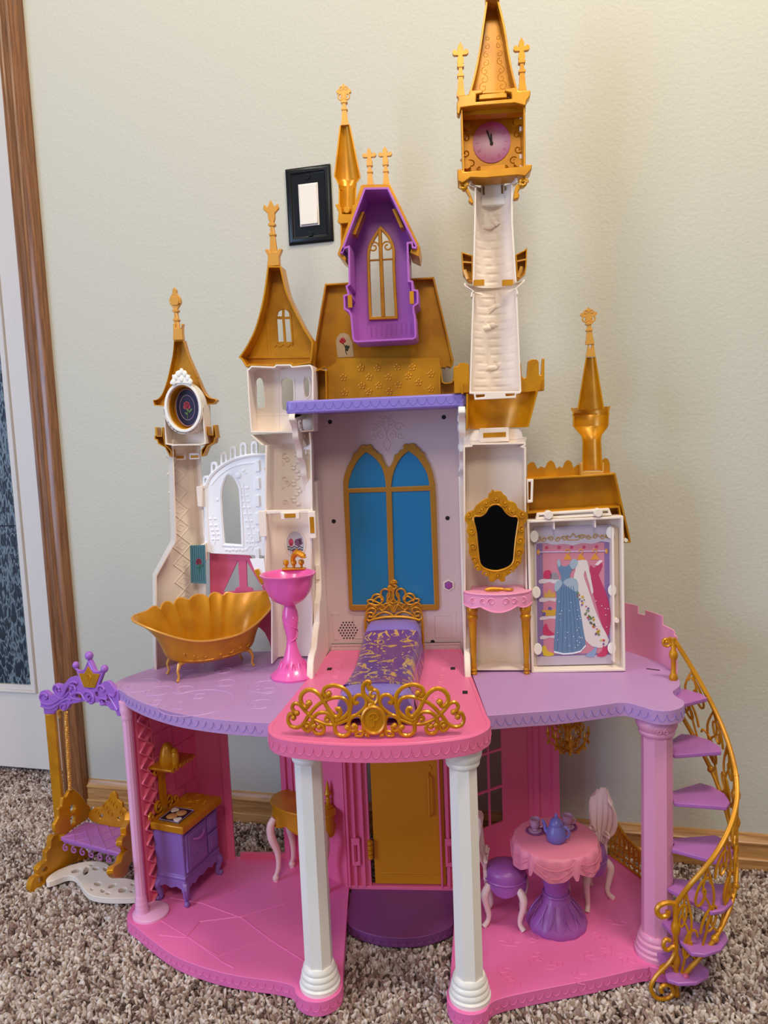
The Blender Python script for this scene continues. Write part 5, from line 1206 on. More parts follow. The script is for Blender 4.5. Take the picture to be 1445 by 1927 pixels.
r2 = nd.new('ShaderNodeValToRGB'); e = r2.color_ramp.elements; e[0].position = .07; e[1].position = .10; e[0].color = (1, 1, 1, 1); e[1].color = (0, 0, 0, 1); lk.new(v2.outputs['Distance'], r2.inputs[0])
mx2 = nd.new('ShaderNodeMixRGB'); lk.new(r2.outputs[0], mx2.inputs[0]); lk.new(mx.outputs[0], mx2.inputs[1]); mx2.inputs[2].default_value = rgb(206, 186, 216)
lk.new(mx2.outputs[0], nd['Principled BSDF'].inputs['Base Color'])
tp(bed, bedsheet(-.165, .083, .0492, .0016, .028), 'blanket', bl_, ang=60)
m = MB(); hc = X(741.5, 1165, .128)[0]
def hb(pts): return [(X(530+a/3.705, 1080+b/3.705, .128)) for a, b in pts]
def hm(pts, r, n=4, cl=False):
    p = smooth(hb(pts), n, cl)
    for q in (p, mirror(p, hc)): m.tube([(a, .128, b) for a, b in q], r, 6, cl)
ccx = 530  # crop centre is u=778 in that crop
hm([(605, 330), (660, 312), (720, 302), (782, 298)], .0024)
hm([(612, 296), (630, 300), (640, 285), (625, 270), (600, 275), (587, 300), (600, 322), (630, 318), (665, 285), (720, 265), (778, 290)], .0017)
hm([(635, 292), (655, 260), (640, 240), (610, 245), (590, 270), (590, 300)], .0017)
hm([(640, 190), (655, 172), (680, 160), (700, 180), (690, 210), (655, 218), (625, 208), (600, 215), (588, 238)], .0017)
hm([(660, 235), (640, 222), (605, 200), (600, 185), (628, 180), (660, 195), (700, 215), (720, 240), (700, 255), (680, 240)], .0016)
hm([(628, 175), (640, 150), (672, 142), (700, 160), (706, 185), (690, 205)], .0018)
hm([(690, 155), (695, 120), (720, 105), (748, 118), (752, 150), (735, 185), (745, 205), (775, 175), (778, 140), (760, 100), (740, 90)], .0017)
hm([(745, 130), (735, 160), (750, 195), (775, 205)], .0015)
hm([(720, 245), (750, 215), (775, 235), (778, 270)], .0015)
hm([(700, 225), (730, 205), (760, 235), (772, 262)], .0014)
p = smooth(hb([(765, 118), (745, 100), (748, 85), (765, 92), (775, 105), (795, 100), (800, 85), (780, 75), (765, 62), (775, 47), (795, 50), (800, 66)]), 4)
m.tube([(a, .128, b) for a, b in p], .0018, 6)
for a in ((782, 62), (640, 190), (612, 298), (700, 180)):
    q = hb([a])[0]; m.ball((q[0], .128, q[1]), .0028, 8); m.ball((2*hc-q[0], .128, q[1]), .0028, 8)
for s in (bx0+.001, bx1-.001): m.tube([(s, .128, zb0), (s, .128, .428)], .0022, 6)
tp(bed, m, 'headboard', GOLD)
for x in (bx0+.006, bx1-.006):
    for y in (-.190, .115): tp(bed, MB().lathe([(.003, zb0), (.004, zb0+.002), (.003, zb0+.006)], (x, y, 0), 10), 'leg', MAT_L)
# ---- gold scrollwork rail at the balcony front
YF = -.235
rail = thing('balcony_rail', 'gold scrollwork rail with an oval medallion standing along the front of the pink balcony', 'balcony rail', (X(700, 1385, YF)[0], YF, zb0))
c14 = lambda pts: [X(530+a/3.705, 1080+b/3.705, YF) for a, b in pts]
rc = c14([(636, 1012)])[0]; cxr = X(705, 1385, YF)[0]
def ry(x): return YF+.9*(x-cxr)**2+.000
m = MB()
def rstroke(pts, r, n=4):
    p = smooth(c14(pts), n)
    dz_ = zb0+.0025
    for q in (p, mirror(p, cxr)): m.tube([(a, ry(a), max(b, dz_)) for a, b in q], r, 7)
    for end in (p[0],):
        for e_ in (end, mirror([end], cxr)[0]): m.ball((e_[0], ry(e_[0]), max(e_[1], dz_)), r*1.5, 8)
rstroke([(72, 1022), (62, 996), (42, 1000), (32, 1040), (48, 1078), (90, 1090), (138, 1068), (182, 1000), (250, 920), (340, 872), (420, 866), (462, 900), (474, 955), (466, 1010)], .0025)
rstroke([(98, 988), (78, 978), (62, 950), (78, 922), (115, 926), (160, 972), (235, 1030), (330, 1056), (420, 1036), (520, 984), (578, 935), (592, 890), (572, 852), (532, 846), (505, 872), (512, 905), (534, 892)], .0024)
rstroke([(184, 912), (168, 944), (132, 920), (126, 870), (160, 826), (212, 820), (270, 862), (325, 950), (378, 1000), (408, 975), (398, 942), (376, 950)], .0028)
rstroke([(326, 840), (310, 860), (288, 838), (302, 800), (360, 780), (430, 800), (474, 850), (482, 925), (446, 990), (376, 1030)], .0026)
rstroke([(318, 1026), (300, 1024), (312, 1000), (340, 1010), (352, 1050)], .0018)
rstroke([(222, 1070), (214, 1020), (250, 980), (310, 974), (352, 1004), (362, 1050)], .0026)
rstroke([(172, 1076), (156, 1060), (178, 1048), (198, 1078), (186, 1108), (158, 1104), (132, 1075)], .0022)
rstroke([(258, 1076), (272, 1060), (292, 1080), (282, 1116), (240, 1122), (212, 1090), (206, 1040)], .0024)
rstroke([(456, 1072), (470, 1086), (464, 1118), (420, 1132), (380, 1112), (368, 1070), (384, 1040)], .0026)
rstroke([(504, 1060), (520, 1066), (512, 1092), (480, 1090), (466, 1050), (486, 1000), (530, 986), (560, 1010), (572, 1060), (570, 1100)], .0024)
rstroke([(592, 1122), (606, 1132), (600, 1108), (570, 1098), (530, 1104), (516, 1124), (540, 1138), (566, 1118), (570, 1090)], .0017)
p = smooth(c14([(620, 784), (628, 800), (612, 800), (600, 776), (614, 756), (592, 752), (568, 780), (570, 830), (604, 872), (640, 900), (640, 930)]), 4)
m.tube([(a, ry(a), b) for a, b in p], .0027, 7)
p = smooth(c14([(648, 842), (640, 858), (618, 845), (626, 816), (652, 808), (672, 830), (666, 880), (640, 910), (618, 905), (610, 925)]), 4)
m.tube([(a, ry(a), b) for a, b in p], .0022, 6)
tp(rail, m, 'scrollwork', GOLD)
er, ez = 66/3.705/1330, 80/3.705/1330
cm = c14([(628, 1012)])[0]; cm = (cxr, cm[1])
md = tp(rail, MB().discy(cm, er, YF-.003, YF+.002, 32, ez), 'medallion', GOLD)
m = MB().tube([(cm[0]+er*math.cos(a), YF-.003, cm[1]+ez*math.sin(a)) for a in np.linspace(0, 2*PI, 33)[:-1]], .0022, 6, True)
tp(rail, m, 'medallion_rim', GOLD, md)
def letter_p(c, y, k, r):
    m = MB()
    for pts in ([(-.2, -1), (.0, -.9), (.05, -.4), (0, .3), (.05, .8)], [(-.5, .2), (-.65, .5), (-.4, .85), (.1, .95), (.55, .8), (.7, .4), (.5, .05), (.15, -.05), (.1, .1)], [(-.45, -.85), (-.25, -1), (.1, -.95)], [(-.5, .2), (-.35, .1), (-.3, .3)]):
        m.tube([(c[0]+a*k, y, c[1]+b*k) for a, b in smooth(pts, 4)], r, 5)
    return m
tp(rail, letter_p(cm, YF-.0032, er*.62, .0011), 'monogram', GOLD, md)
# ---- bathtub
Lt = np.array([.092, .072]); ang_t = math.atan2(Lt[1], Lt[0])
tub = thing('bathtub', 'gold scallop-backed claw-foot bathtub on the lavender deck', 'bathtub', (-.298, .040, Z2), ang_t)
def tubsurf(ins):
    vs = []; fs = []; nu, nt = 168, 16
    for j in range(nt+1):
        t = j/nt
        for i in range(nu):
            a = 2*PI*i/nu; ca_, sa_ = math.cos(a), math.sin(a)
            end = abs(ca_)**2.2; back = max(0, sa_)
            H = .043+.038*end+.046*back**.7*(1-.75*end) + (.006*end if ca_ > 0 else 0)
            lobe = 0
            if sa_ > 0 and -.80 < ca_ < .62:
                f = (ca_+.80)/1.42; lobe = (abs(math.sin(PI*6*f))**.7-.45)*min(1, 8*f, 8*(1-f))
            H += .0075*lobe
            fl = t**3
            rx_ = .064+.017*t**.7+(.010+.024*end)*fl; ry_ = .031+.015*t**.6+.006*fl
            k = 1+.17*lobe*max(0, t-.12)
            rb = min(1, .35+.65*(t/.2)**.5) if t < .2 else 1
            cx_ = math.copysign(abs(ca_)**.8, ca_); sy2 = math.copysign(abs(sa_)**.8, sa_); vs.append((rx_*cx_*rb - ins*ca_, ry_*sy2*rb*k - ins*sa_, .018+H*t+(ins if t < .1 else 0)))
    for j in range(nt):
        for i in range(nu):
            i2 = (i+1) % nu; fs.append((j*nu+i, j*nu+i2, (j+1)*nu+i2, (j+1)*nu+i))
    return vs, fs, nu, nt
m = MB(); vo_, fo_, nu, nt = tubsurf(0); vi_, fi_, _, _ = tubsurf(.0022); N = len(vo_)
m.add(vo_+vi_, fo_+[tuple(k+N for k in f) for f in fi_]+[(nt*nu+i, nt*nu+(i+1) % nu, N+nt*nu+(i+1) % nu, N+nt*nu+i) for i in range(nu)]+[tuple(range(nu)), tuple(N+k for k in range(nu))])
tb = tp(tub, m, 'basin', GOLD, toy=False, ang=50)
m = MB(); m.tube([vo_[nt*nu+i] for i in range(nu)], .0017, 6, True); tp(tub, m, 'rim', GOLD2, tb, toy=False)
m = MB()
for k in range(7):
    a = -PI/2+(k-3)*.2; i = int((a % (2*PI))/(2*PI)*nu)
    p = vo_[6*nu+i]; m.tube([(p[0]+x, p[1]-.0004, p[2]+.004+z) for x, z in spiral(0, 0, .0065, .002, 40*k, 40*k+330*(-1)**k, 14)], .0009, 4)
for s in (-1, 1): m.tube([vo_[4*nu+int((((-PI/2+s*q) % (2*PI))/(2*PI))*nu)] for q in np.linspace(.05, .9, 14)], .0011, 4)
tp(tub, m, 'scroll_emboss', GOLD, tb, toy=False)
for x in (-.060, .058):
    for y in (-.024, .024):
        s = 1 if x > 0 else -1; f = 1 if y > 0 else -1
        tp(tub, MB().tube([(x*.80, y*.8, .029), (x*.97, y*.97, .026), (x*1.03, y*1.05, .017), (x*1.0, y, .007), (x*1.05, y*1.07, .0010)], [.0042, .0034, .0021, .0017, .0024], 8), 'claw_foot', GOLD2, toy=False)
# ---- wash basin
sb_ = thing('pedestal_basin', 'bright pink pedestal wash basin with a fluted bowl and gold tap', 'wash basin', (-.160, .006, Z2))
pet = lambda a, t: 1+.05*max(0, (t-.55))*abs(math.sin(5*a))
m = MB().lathe([(.004, .110), (.010, .110), (.013, .112), (.022, .117), (.0295, .126), (.034, .137), (.036, .148), (.0375, .1535), (.0405, .156), (.041, .158), (.038, .1585), (.0345, .155), (.029, .142), (.012, .134), (.001, .132)], (0, 0, 0), 64, lambda a, t: 1+(.045*abs(math.sin(4*a+.3))-.02 if .15 < t < .5 else (.03*abs(math.sin(5*a)) if .5 <= t < .75 else 0)))
bw = tp(sb_, m, 'bowl', PINK if False else mat('bubblegum_plastic', (236, 100, 178), .28, coat=.3), toy=False, ang=60)
BUB = bw.data.materials[0]
m = MB().lathe([(.034, 0), (.0345, .003), (.028, .008), (.021, .016), (.0140, .028), (.0090, .044), (.0070, .056), (.0078, .064), (.0108, .078), (.0122, .090), (.0112, .100), (.0088, .107), (.0085, .110), (.012, .113)], (0, 0, 0), 28, lambda a, t: 1+.03*math.cos(8*a)*max(0, .5-t)*2)
pd = tp(sb_, m, 'pedestal', BUB, toy=False, ang=60)
m = MB()
for k in range(12):
    a = k*PI/6; m.tube([(.024*math.cos(a+q)*(1-.25*h), .024*math.sin(a+q)*(1-.25*h), .006+.018*h) for q, h in ((-.2, 1), (-.15, .4), (0, 0), (.15, .4), (.2, 1))], .001, 4)
for k in range(2): m.tube([((.0088+.0032*t)*math.cos(a), (.0088+.0032*t)*math.sin(a), .056+.038*t) for t in np.linspace(0, 1, 14) for a in [-1.4+k*2+1.6*math.sin(t*5)]], .0009, 4)
tp(sb_, m, 'leaf_emboss', BUB, pd, toy=False)
m = MB().box(-.016, .020, .030, .040, .157, .160)
tap = tp(sb_, m, 'tap_base', GOLD, toy=False, bevel=.001)
m = MB()
for x in (-.010, .002, .014): m.lathe([(.002, 0), (.002, .004), (.0042, .006), (.0046, .009), (.0036, .012), (.001, .013)], (x, .035, .160), 10)
tp(sb_, m, 'tap_knobs', GOLD, tap, toy=False)
m = MB().tube(smooth([(.002, .035, .164), (.001, .034, .176), (.003, .032, .186), (.008, .029, .193), (.014, .026, .193), (.019, .024, .188), (.021, .023, .183)], 4), [.0026]*4+[.0036]*4+[.005]*4+[.0066]*5+[.0058]*4+[.004]*3+[.0022], 10)
m.tube([(.008, .029, .197), (.010, .029, .204)], [.003, .0008], 6); m.tube([(.018, .020, .188), (.024, .022, .187)], [.0026, .001], 6)
m.v = [(x, y, .160+(z-.160)*.70) for x, y, z in m.v]
tp(sb_, m, 'spout', GOLD, tap, toy=False)
# ---- vanity table, brush, mirror
van = thing('vanity_table', 'pink half-moon vanity table on turned gold legs before the wood-grained alcove', 'vanity table', (.149, .012, Z2))
fy = lambda a: -.006-.020*math.sin(PI*a)
yv = lambda q: .008-.026*math.sin(PI*min(1, max(0, q)))**.6
half = [(.0995+.1*a/16, yv(a/16)) for a in range(17)]
zt_ = .497
m = MB().slab(half+[(.1995, .0125), (.190, .0125), (.189, .046), (.1125, .046), (.110, .0125), (.0995, .0125)], zt_-.003, zt_); vtop = tp(van, m, 'table_top', PINKL, bevel=.001)
apr = []; n = 40; vs = []; fs = []
for i in range(n+1):
    a = i/n; x = .0995+.1*a; y = yv(a)+.0015
    d = .0165+(.0085*math.sin(PI*min(1, max(0, (a-.24)/.52)))**.8 if .24 < a < .76 else .004*math.sin(PI*(a/.24 if a <= .24 else (1-a)/.24)))
    vs += [(x, y, zt_-.003), (x, y, zt_-.003-d), (x, y+.003, zt_-.003), (x, y+.003, zt_-.003-d)]
for i in range(n):
    b = 4*i; fs += [(b, b+1, b+5, b+4), (b+2, b+6, b+7, b+3), (b+1, b+3, b+7, b+5), (b, b+4, b+6, b+2)]
fs += [(0, 2, 3, 1), (4*n, 4*n+1, 4*n+3, 4*n+2)]
ap = tp(van, MB().add(vs, fs), 'apron', PINKL)
m = MB()
m.tube([(v[0], v[1]-.0004, v[2]+.001) for v in vs[1::4]], .0011, 5)
for s in (-1, 1):
    for dx, r in ((.010, .006), (.022, .005), (.036, .005)):
        yy = yv(.5+s*dx/.1)+.001
        m.tube([(.1495+s*(dx+a), yy, zt_-.0115+b) for a, b in spiral(0, 0, r, .0015, 0, 400, 14)], .0008, 4)
tp(van, m, 'scroll_emboss', PINKL, ap)
for x in (.112, .189): tp(van, MB().lathe([(.0042, Z2), (.0048, Z2+.002), (.0038, Z2+.004), (.0050, Z2+.007), (.0038, Z2+.010), (.0048, Z2+.013), (.0034, Z2+.017), (.0062, .450), (.0066, .455), (.0080, .457), (.0080, .460), (.0060, .462), (.0078, .466), (.0084, .470), (.0074, .475), (.0052, .478), (.0058, .481), (.0054, .494)], (x, .005, 0), 20), 'leg', GOLD)
br_ = thing('hair_brush', 'small gold hair comb lying on the pink vanity table', 'hair comb', (.150, .004, zt_))
m = MB().tube(smooth([(.131, .0045, zt_+.002), (.140, .006, zt_+.003), (.150, .0045, zt_+.003), (.158, .003, zt_+.0028)], 3), [.0014, .0022, .0028, .0030, .0030, .0028, .0026, .0026, .0024, .002], 6)
for k in range(7): m.tube([(.1355+k*.0028, .005, zt_+.002), (.1345+k*.0028, -.003, zt_+.0016)], .0010, 4)
tp(br_, m, 'comb', GOLD)
m = MB().tube(smooth([(.157, .003, zt_+.002), (.164, -.002, zt_+.0024), (.171, .000, zt_+.0024), (.169, .005, zt_+.0024), (.160, .005, zt_+.0022)], 3, True), .0014, 6, True).slab([(.160, .0015), (.165, -.0012), (.169, .0), (.168, .0036), (.162, .0042)], zt_+.0008, zt_+.0018)
tp(br_, m, 'handle', GOLD)
YMr = .006
mc = X(933, 1010, YMr)
mir = thing('wall_mirror', 'gold leaf-framed mirror with a painted-in dark reflection above the pink vanity table', 'mirror', (mc[0], YMr, X(933, 1090, YMr)[1]))
fo = smooth(Q(15, YMr, (242, 70), (254, 46), (272, 62), (300, 58), (330, 66), (345, 88), (375, 110), (385, 140), (425, 150), (455, 172), (475, 212), (535, 240), (556, 275), (545, 315), (520, 350), (528, 400), (520, 440), (530, 490), (518, 530), (525, 575), (505, 610), (500, 650), (475, 690), (450, 725), (400, 738), (392, 770), (360, 790), (362, 822), (330, 830), (300, 806), (262, 832), (228, 824), (222, 790), (190, 740), (150, 735), (115, 705), (90, 670), (72, 620), (50, 580), (58, 530), (40, 480), (52, 440), (32, 400), (45, 350), (20, 310), (22, 270), (50, 240), (95, 222), (110, 190), (145, 160), (185, 130), (215, 118), (222, 84)), 2, True)
gi = smooth(Q(15, YMr, (282, 180), (330, 200), (365, 248), (410, 280), (466, 292), (458, 380), (444, 480), (434, 580), (424, 660), (380, 705), (295, 732), (215, 722), (165, 690), (148, 640), (136, 530), (122, 400), (100, 290), (155, 280), (200, 250), (232, 200)), 3, True)
mf = tp(mir, MB().prism(fo, YMr-.004, YMr+.003, [gi]), 'mirror_frame', GOLD, bevel=.0014)
m = MB(); m.tube(xz(offset(gi, -.0012), YMr-.004), .0014, 6, True)
gcx = sum(p[0] for p in gi)/len(gi); gcz = sum(p[1] for p in gi)/len(gi); rg = random.Random(5)
mid = offset(gi, -.0075); npt = len(mid); step = 3
for k in range(0, npt, step):
    p = mid[k]; a = math.degrees(math.atan2(p[1]-gcz, p[0]-gcx)); s = 1 if p[0] > gcx else -1
    m.tube([(p[0]+x, YMr-.0042, p[1]+z) for x, z in spiral(0, 0, .0052, .0012, a+60*s, a+60*s+s*360, 14)], [.0012+.0006*math.sin(PI*i/14) for i in range(15)], 5)
    m.ball((p[0], YMr-.0044, p[1]), .0016, 6)
tp(mir, m, 'leaf_scrolls', GOLD, mf)
tp(mir, MB().prism(offset(gi, -.001), YMr-.001, YMr+.001), 'mirror_glass', MIRROR)
# ---- kitchen range
SN = np.array([-.336, -.030]); SF = np.array([-.312, .052]); sv = SF-SN; sL = np.linalg.norm(sv)
a_s = math.atan2(sv[1], sv[0]); smid = (SN+SF)/2; nb = np.array([-math.sin(a_s), math.cos(a_s)])
smid = smid+nb*.0265
stove = thing('toy_stove', 'purple doll stove with gold hob, tall shelf and baking tray against the pink wall', 'stove', (smid[0], smid[1], Z1), a_s)
# local: x along the front, -y is the front
hx_, hy_ = .046, .027
def bod(z, k): return [(-hx_*k, -hy_*k), (hx_*k, -hy_*k), (hx_*k, hy_), (-hx_*k, hy_)]
m = MB(); secs_ = [(.040, .98), (.042, 1.02), (.046, 1.02), (.048, .96), (.062, .95), (.085, 1.0), (.112, 1.02), (.118, 1.0), (.120, 1.0)]
vs = [(x, y, z) for z, k in secs_ for x, y in bod(z, k)]; fs = [(i*4+k, i*4+(k+1) % 4, i*4+4+(k+1) % 4, i*4+4+k) for i in range(len(secs_)-1) for k in range(4)]+[(3, 2, 1, 0), tuple(len(vs)-4+k for k in range(4))]
tp(stove, m.add(vs, fs), 'body', PURPD, toy=False, bevel=.0016)
f_ = -hy_*1.0
def panel(x0_, x1_, z0_, z1_, y=-.0275): return MB().prism([(x0_, z0_), (x1_, z0_), (x1_, z1_), (x0_, z1_)], y-.0025, y+.002).prism([(x0_+.004, z0_+.004), (x1_-.004, z0_+.004), (x1_-.004, z1_-.004), (x0_+.004, z1_-.004)], y-.004, y-.002)
ov = tp(stove, panel(-.041, .012, .052, .114), 'oven_door', PURPD, toy=False, bevel=.0014)
tp(stove, MB().tube([(-.026, -.031, .1), (-.020, -.036, .0985), (-.012, -.0365, .098), (-.004, -.036, .1), (.002, -.031, .102)], .002, 6), 'handle', PURPS, ov, toy=False)
m = MB()
for k in range(5): m.tube([(-.015+x+(k-2)*.007, -.0317, .075+z) for x, z in spiral(0, -abs(k-2)*.003, .005, .001, 90*k, 90*k+360, 12)], .0007, 4)
tp(stove, m, 'scroll_emboss', PURPD, ov, toy=False)
tp(stove, panel(.016, .041, .087, .114), 'warming_door', PURPD, toy=False, bevel=.0012)
tp(stove, panel(.016, .041, .054, .083), 'warming_door', PURPD, toy=False, bevel=.0012)
ap_ = [(-.046, .041), (.046, .041), (.046, .026), (.038, .024), (.030, .029), (.022, .025), (.012, .031), (0, .027), (-.012, .031), (-.022, .025), (-.030, .029), (-.038, .024), (-.046, .026)]
m = MB().prism(ap_, -hy_-.001, -hy_+.002).prismx([(-hy_, .041), (hy_, .041), (hy_, .024), (.01, .030), (0, .026), (-.01, .030), (-hy_, .024)], -.047, -.044).prismx([(-hy_, .041), (hy_, .041), (hy_, .026), (-hy_, .026)], .044, .047)
tp(stove, m, 'apron', PURPD, toy=False, bevel=.0008)
for x in (-1, 1):
    for y in (-1, 1): tp(stove, MB().tube(smooth([(x*.041, y*.022, .036), (x*.046, y*.0265, .027), (x*.043, y*.0245, .015), (x*.042, y*.0235, .006), (x*.045, y*.0265, .002)], 3), [.0062]*4+[.005]*3+[.0036]*3+[.003]*2+[.0044], 8).ball((x*.046, y*.0272, .004), .0044, 8), 'leg', PURPD, toy=False)
tp_o = [(-.052, -.034), (.052, -.034), (.052, .027), (-.052, .027)]
hob = tp(stove, MB().slab(tp_o, .120, .132), 'hob', GOLD, toy=False, bevel=.0018)
TRY = mat('baking_tray_print', (40, 26, 40), .3)
tr = tp(stove, MB().slab([(-.043, -.020), (-.004, -.020), (-.004, .016), (-.043, .016)], .132, .1335), 'baking_tray', TRY, toy=False)
m = MB().tube([(-.043, -.020, .1338), (-.004, -.020, .1338), (-.004, .016, .1338), (-.043, .016, .1338)], .0008, 4, True)
tp(stove, m, 'tray_edge', mat('tray_edge_print', (150, 130, 170), .4), tr, toy=False)
for nm, c, pts, r in (('cookie', (206, 150, 96), ((-.030, .002), (-.017, -.006)), .0085), ('egg', (236, 220, 206), ((-.036, -.013), (-.012, .010)), .0062)):
    for x, y in pts:
        o = tp(stove, MB().lathe([(r, 0), (r, .0006), (r*.9, .0012)], (x, y, .1335), 14, lambda a, t: 1+(.18*math.sin(3*a+x*90) if nm == 'egg' else 0)), nm, mat(nm+'_print', c, .5), tr, toy=False)
m = MB()
for s, x in ((1, .012), (1, .036)): m.tube([(x+.010*math.cos(a), .0+.010*math.sin(a), .1322) for a in np.linspace(0, 2*PI, 20)[:-1]], .001, 4, True)
for k in range(4): m.tube([(.024+x, -.02+k*.013+z, .1322) for x, z in spiral(0, 0, .005, .001, 90*k, 90*k+380, 12)], .0008, 4)
tp(stove, m, 'hob_emboss', GOLD, hob, toy=False)
# tall back with the shelf and pepper mill
m = MB()
for s in (-1, 1):
    m.tube([(-.020+s*(.012+x), .024, .134+.012+z) for x, z in spiral(0, 0, .010, .002, -90*s, -90*s+s*430, 18)], .0026, 6)
    m.tube([(-.020+s*(.030+x), .024, .134+.006+z) for x, z in spiral(0, 0, .006, .002, -90*s, -90*s+s*400, 14)], .0022, 6)
m.tube([(-.046, .024, .133), (.040, .024, .133)], .003, 6)
m.prism([(-.026, .132), (-.014, .132), (-.015, .19), (-.010, .205), (-.012, .213), (-.028, .213), (-.030, .205), (-.025, .19)], .021, .027)
for s in (-1, 1): m.tube([(-.020+s*(.012+x), .024, .203+z) for x, z in spiral(0, 0, .006, .0015, 90, 90+s*400, 14)], .002, 6)
bkp = tp(stove, m, 'stove_back', GOLD, toy=False)
tp(stove, MB().slab([(-.046, -.016), (.016, -.016), (.016, .027), (-.046, .027)], .213, .217), 'spice_shelf', GOLD, bkp, toy=False, bevel=.001)
m = MB()
for k in range(6): m.tube([(-.041+k*.0095+x, -.0165, .214+z) for x, z in spiral(0, 0, .0045, .0012, 0, 380, 12)], .001, 4)
tp(stove, m, 'shelf_scroll', GOLD, bkp, toy=False)
tp(stove, MB().lathe([(.013, 0), (.0135, .004), (.012, .014), (.010, .022), (.007, .028), (.004, .031), (.001, .032)], (-.022, .008, .217), 18).lathe([(.006, 0), (.006, .014), (.0045, .018), (.006, .02), (.003, .024)], (-.022, -.006, .217), 12), 'canister', GOLD, bkp, toy=False)
# ---- corner table behind the left white column
ct = thing('corner_table', 'gold half-moon side table on pale pink cabriole legs behind the left white column', 'side table', (-.168, .040, Z1))
zc_ = .150
tl_ = [tz_(*p, zc_) for p in ((507, 1507), (520, 1490), (545, 1478), (585, 1476), (640, 1503), (645, 1512), (610, 1532), (575, 1522))]
tl_ = [(-.222, .062), (-.214, .040), (-.190, .020), (-.160, .008), (-.128, .003), (-.112, .010), (-.110, .030), (-.150, .060), (-.195, .092), (-.214, .084)]
ctop = tp(ct, MB().slab(smooth(tl_, 2, True), zc_-.005, zc_), 'table_top', GOLD, bevel=.001)
m = MB(); q = smooth(tl_[0:7], 5); vs = []; fs = []; n = len(q)-1
for i, p in enumerate(q):
    d = .022+.010*abs(math.sin(PI*3*i/n)); c = np.array((-.165, .05)); v = c-np.array(p); v = v/np.linalg.norm(v)*.002
    a = (p[0]+v[0], p[1]+v[1]); b = (p[0]+2.2*v[0], p[1]+2.2*v[1])
    vs += [(a[0], a[1], zc_-.004), (a[0], a[1], zc_-.004-d), (b[0], b[1], zc_-.004), (b[0], b[1], zc_-.004-d)]
for i in range(n):
    b = 4*i; fs += [(b, b+1, b+5, b+4), (b+2, b+6, b+7, b+3), (b+1, b+3, b+7, b+5), (b, b+4, b+6, b+2)]
fs += [(0, 2, 3, 1), (4*n, 4*n+1, 4*n+3, 4*n+2)]
ca2 = tp(ct, MB().add(vs, fs), 'apron', GOLD)
m = MB(); m.tube([vs[4*i] for i in range(n+1)], .0014, 5); m.tube([(vs[4*i+1][0], vs[4*i+1][1], vs[4*i+1][2]) for i in range(n+1)], .0012, 5)
tp(ct, m, 'apron_bead', GOLD, ca2)
PPK = mat('pale_pink_leg_plastic', (236, 192, 188), .4)
for (x, y, dx, dy) in ((-.214, .038, -1, -.4), (-.126, .010, .5, -1), (-.196, .078, -.6, .6)):
    s = 1/math.hypot(dx, dy); dx *= s; dy *= s
    pts = smooth([(x+dx*(-.003), y+dy*(-.003), .128), (x+dx*.004, y+dy*.004, .115), (x+dx*.003, y+dy*.003, .095), (x-dx*.005, y-dy*.005, .07), (x-dx*.005, y-dy*.005, .045), (x, y, .030), (x, y, .0245)], 4)
    rr_ = np.interp(np.linspace(0, 1, len(pts)), [0, .12, .35, .6, .8, .9, 1], [.005, .0062, .0068, .0042, .0034, .0058, .004])
    tp(ct, MB().tube(pts, list(rr_), 10).ball((x, y, .028), .0055, 10).lathe([(.004, Z1), (.0045, Z1+.002), (.003, Z1+.004)], (x, y, 0), 10), 'leg', PPK)
lp_ = thing('gold_candlestick', 'small gold candlestick on the half-moon side table', 'candlestick', (-.122, .034, zc_))
tp(lp_, MB().lathe([(.008, zc_), (.008, zc_+.002), (.003, zc_+.005), (.004, zc_+.012), (.0025, zc_+.016), (.0055, zc_+.022), (.004, zc_+.025), (.0028, zc_+.034), (.001, zc_+.042)], (-.122, .034, 0), 14), 'candlestick', GOLD)
# ---- tea table
tc_ = (.219, -.054); zt2 = .152
dt = thing('tea_table', 'round tea table with a draped pink cloth top on a purple pedestal', 'tea table', (tc_[0], tc_[1], Z1))
h = zt2-Z1
m = MB().lathe([(.041, 0), (.042, .004), (.040, .010), (.030, .024), (.021, .036), (.018, .044), (.0175, .048), (.0165, .052), (.0185, .06), (.0195, .072), (.018, .088), (.013, .105), (.012, .122)], (0, 0, 0), 48, lambda a, t: 1+(.035*abs(math.cos(6*a)) if t < .34 else 0))
pd2 = tp(dt, m, 'pedestal', PURP, toy=False, ang=50)
m = MB()
for k in range(12):
    a = k*PI/6
    m.tube([(r*math.cos(a+d), r*math.sin(a+d), z+.0006) for r, z, d in ((.022, .036, -.24), (.0315, .024, -.25), (.0385, .013, -.17), (.0415, .0075, 0), (.0385, .013, .17), (.0315, .024, .25), (.022, .036, .24))], .0009, 4)
m.tube([(.0182*math.cos(a), .0182*math.sin(a), .047) for a in np.linspace(0, 2*PI, 25)[:-1]], .002, 6, True)
tp(dt, m, 'petal_ribs', PURP, pd2, toy=False)
R0 = .0595; n = 120; vs = []; rings = []
def drop(a):
    q = ((a+2.27)/(2*PI)*6) % 1
    d = .019+.014*math.sin(PI*q)
    if q < .06 or q > .94: d = .030
    return d
rows = [(0, R0*.55, 0), (1, R0*.93, 0), (2, R0*.985, -.0012), (3, R0, -.005), (4, R0*1.01, -.4), (5, R0*1.02, -.7), (6, R0*1.025, -1)]
for k, r, z in rows:
    for i in range(n):
        a = 2*PI*i/n; d = drop(a); zz2 = z if k < 4 else z*d
        q = ((a+2.27)/(2*PI)*6) % 1; f = (.0016*abs(math.sin(q*PI*1))+.0010*math.sin(q*2*PI*3)) if k >= 3 else 0
        if (q < .06 or q > .94) and k >= 4: f += .0025
        vs.append(((r+f)*math.cos(a), (r+f)*math.sin(a), h+zz2))
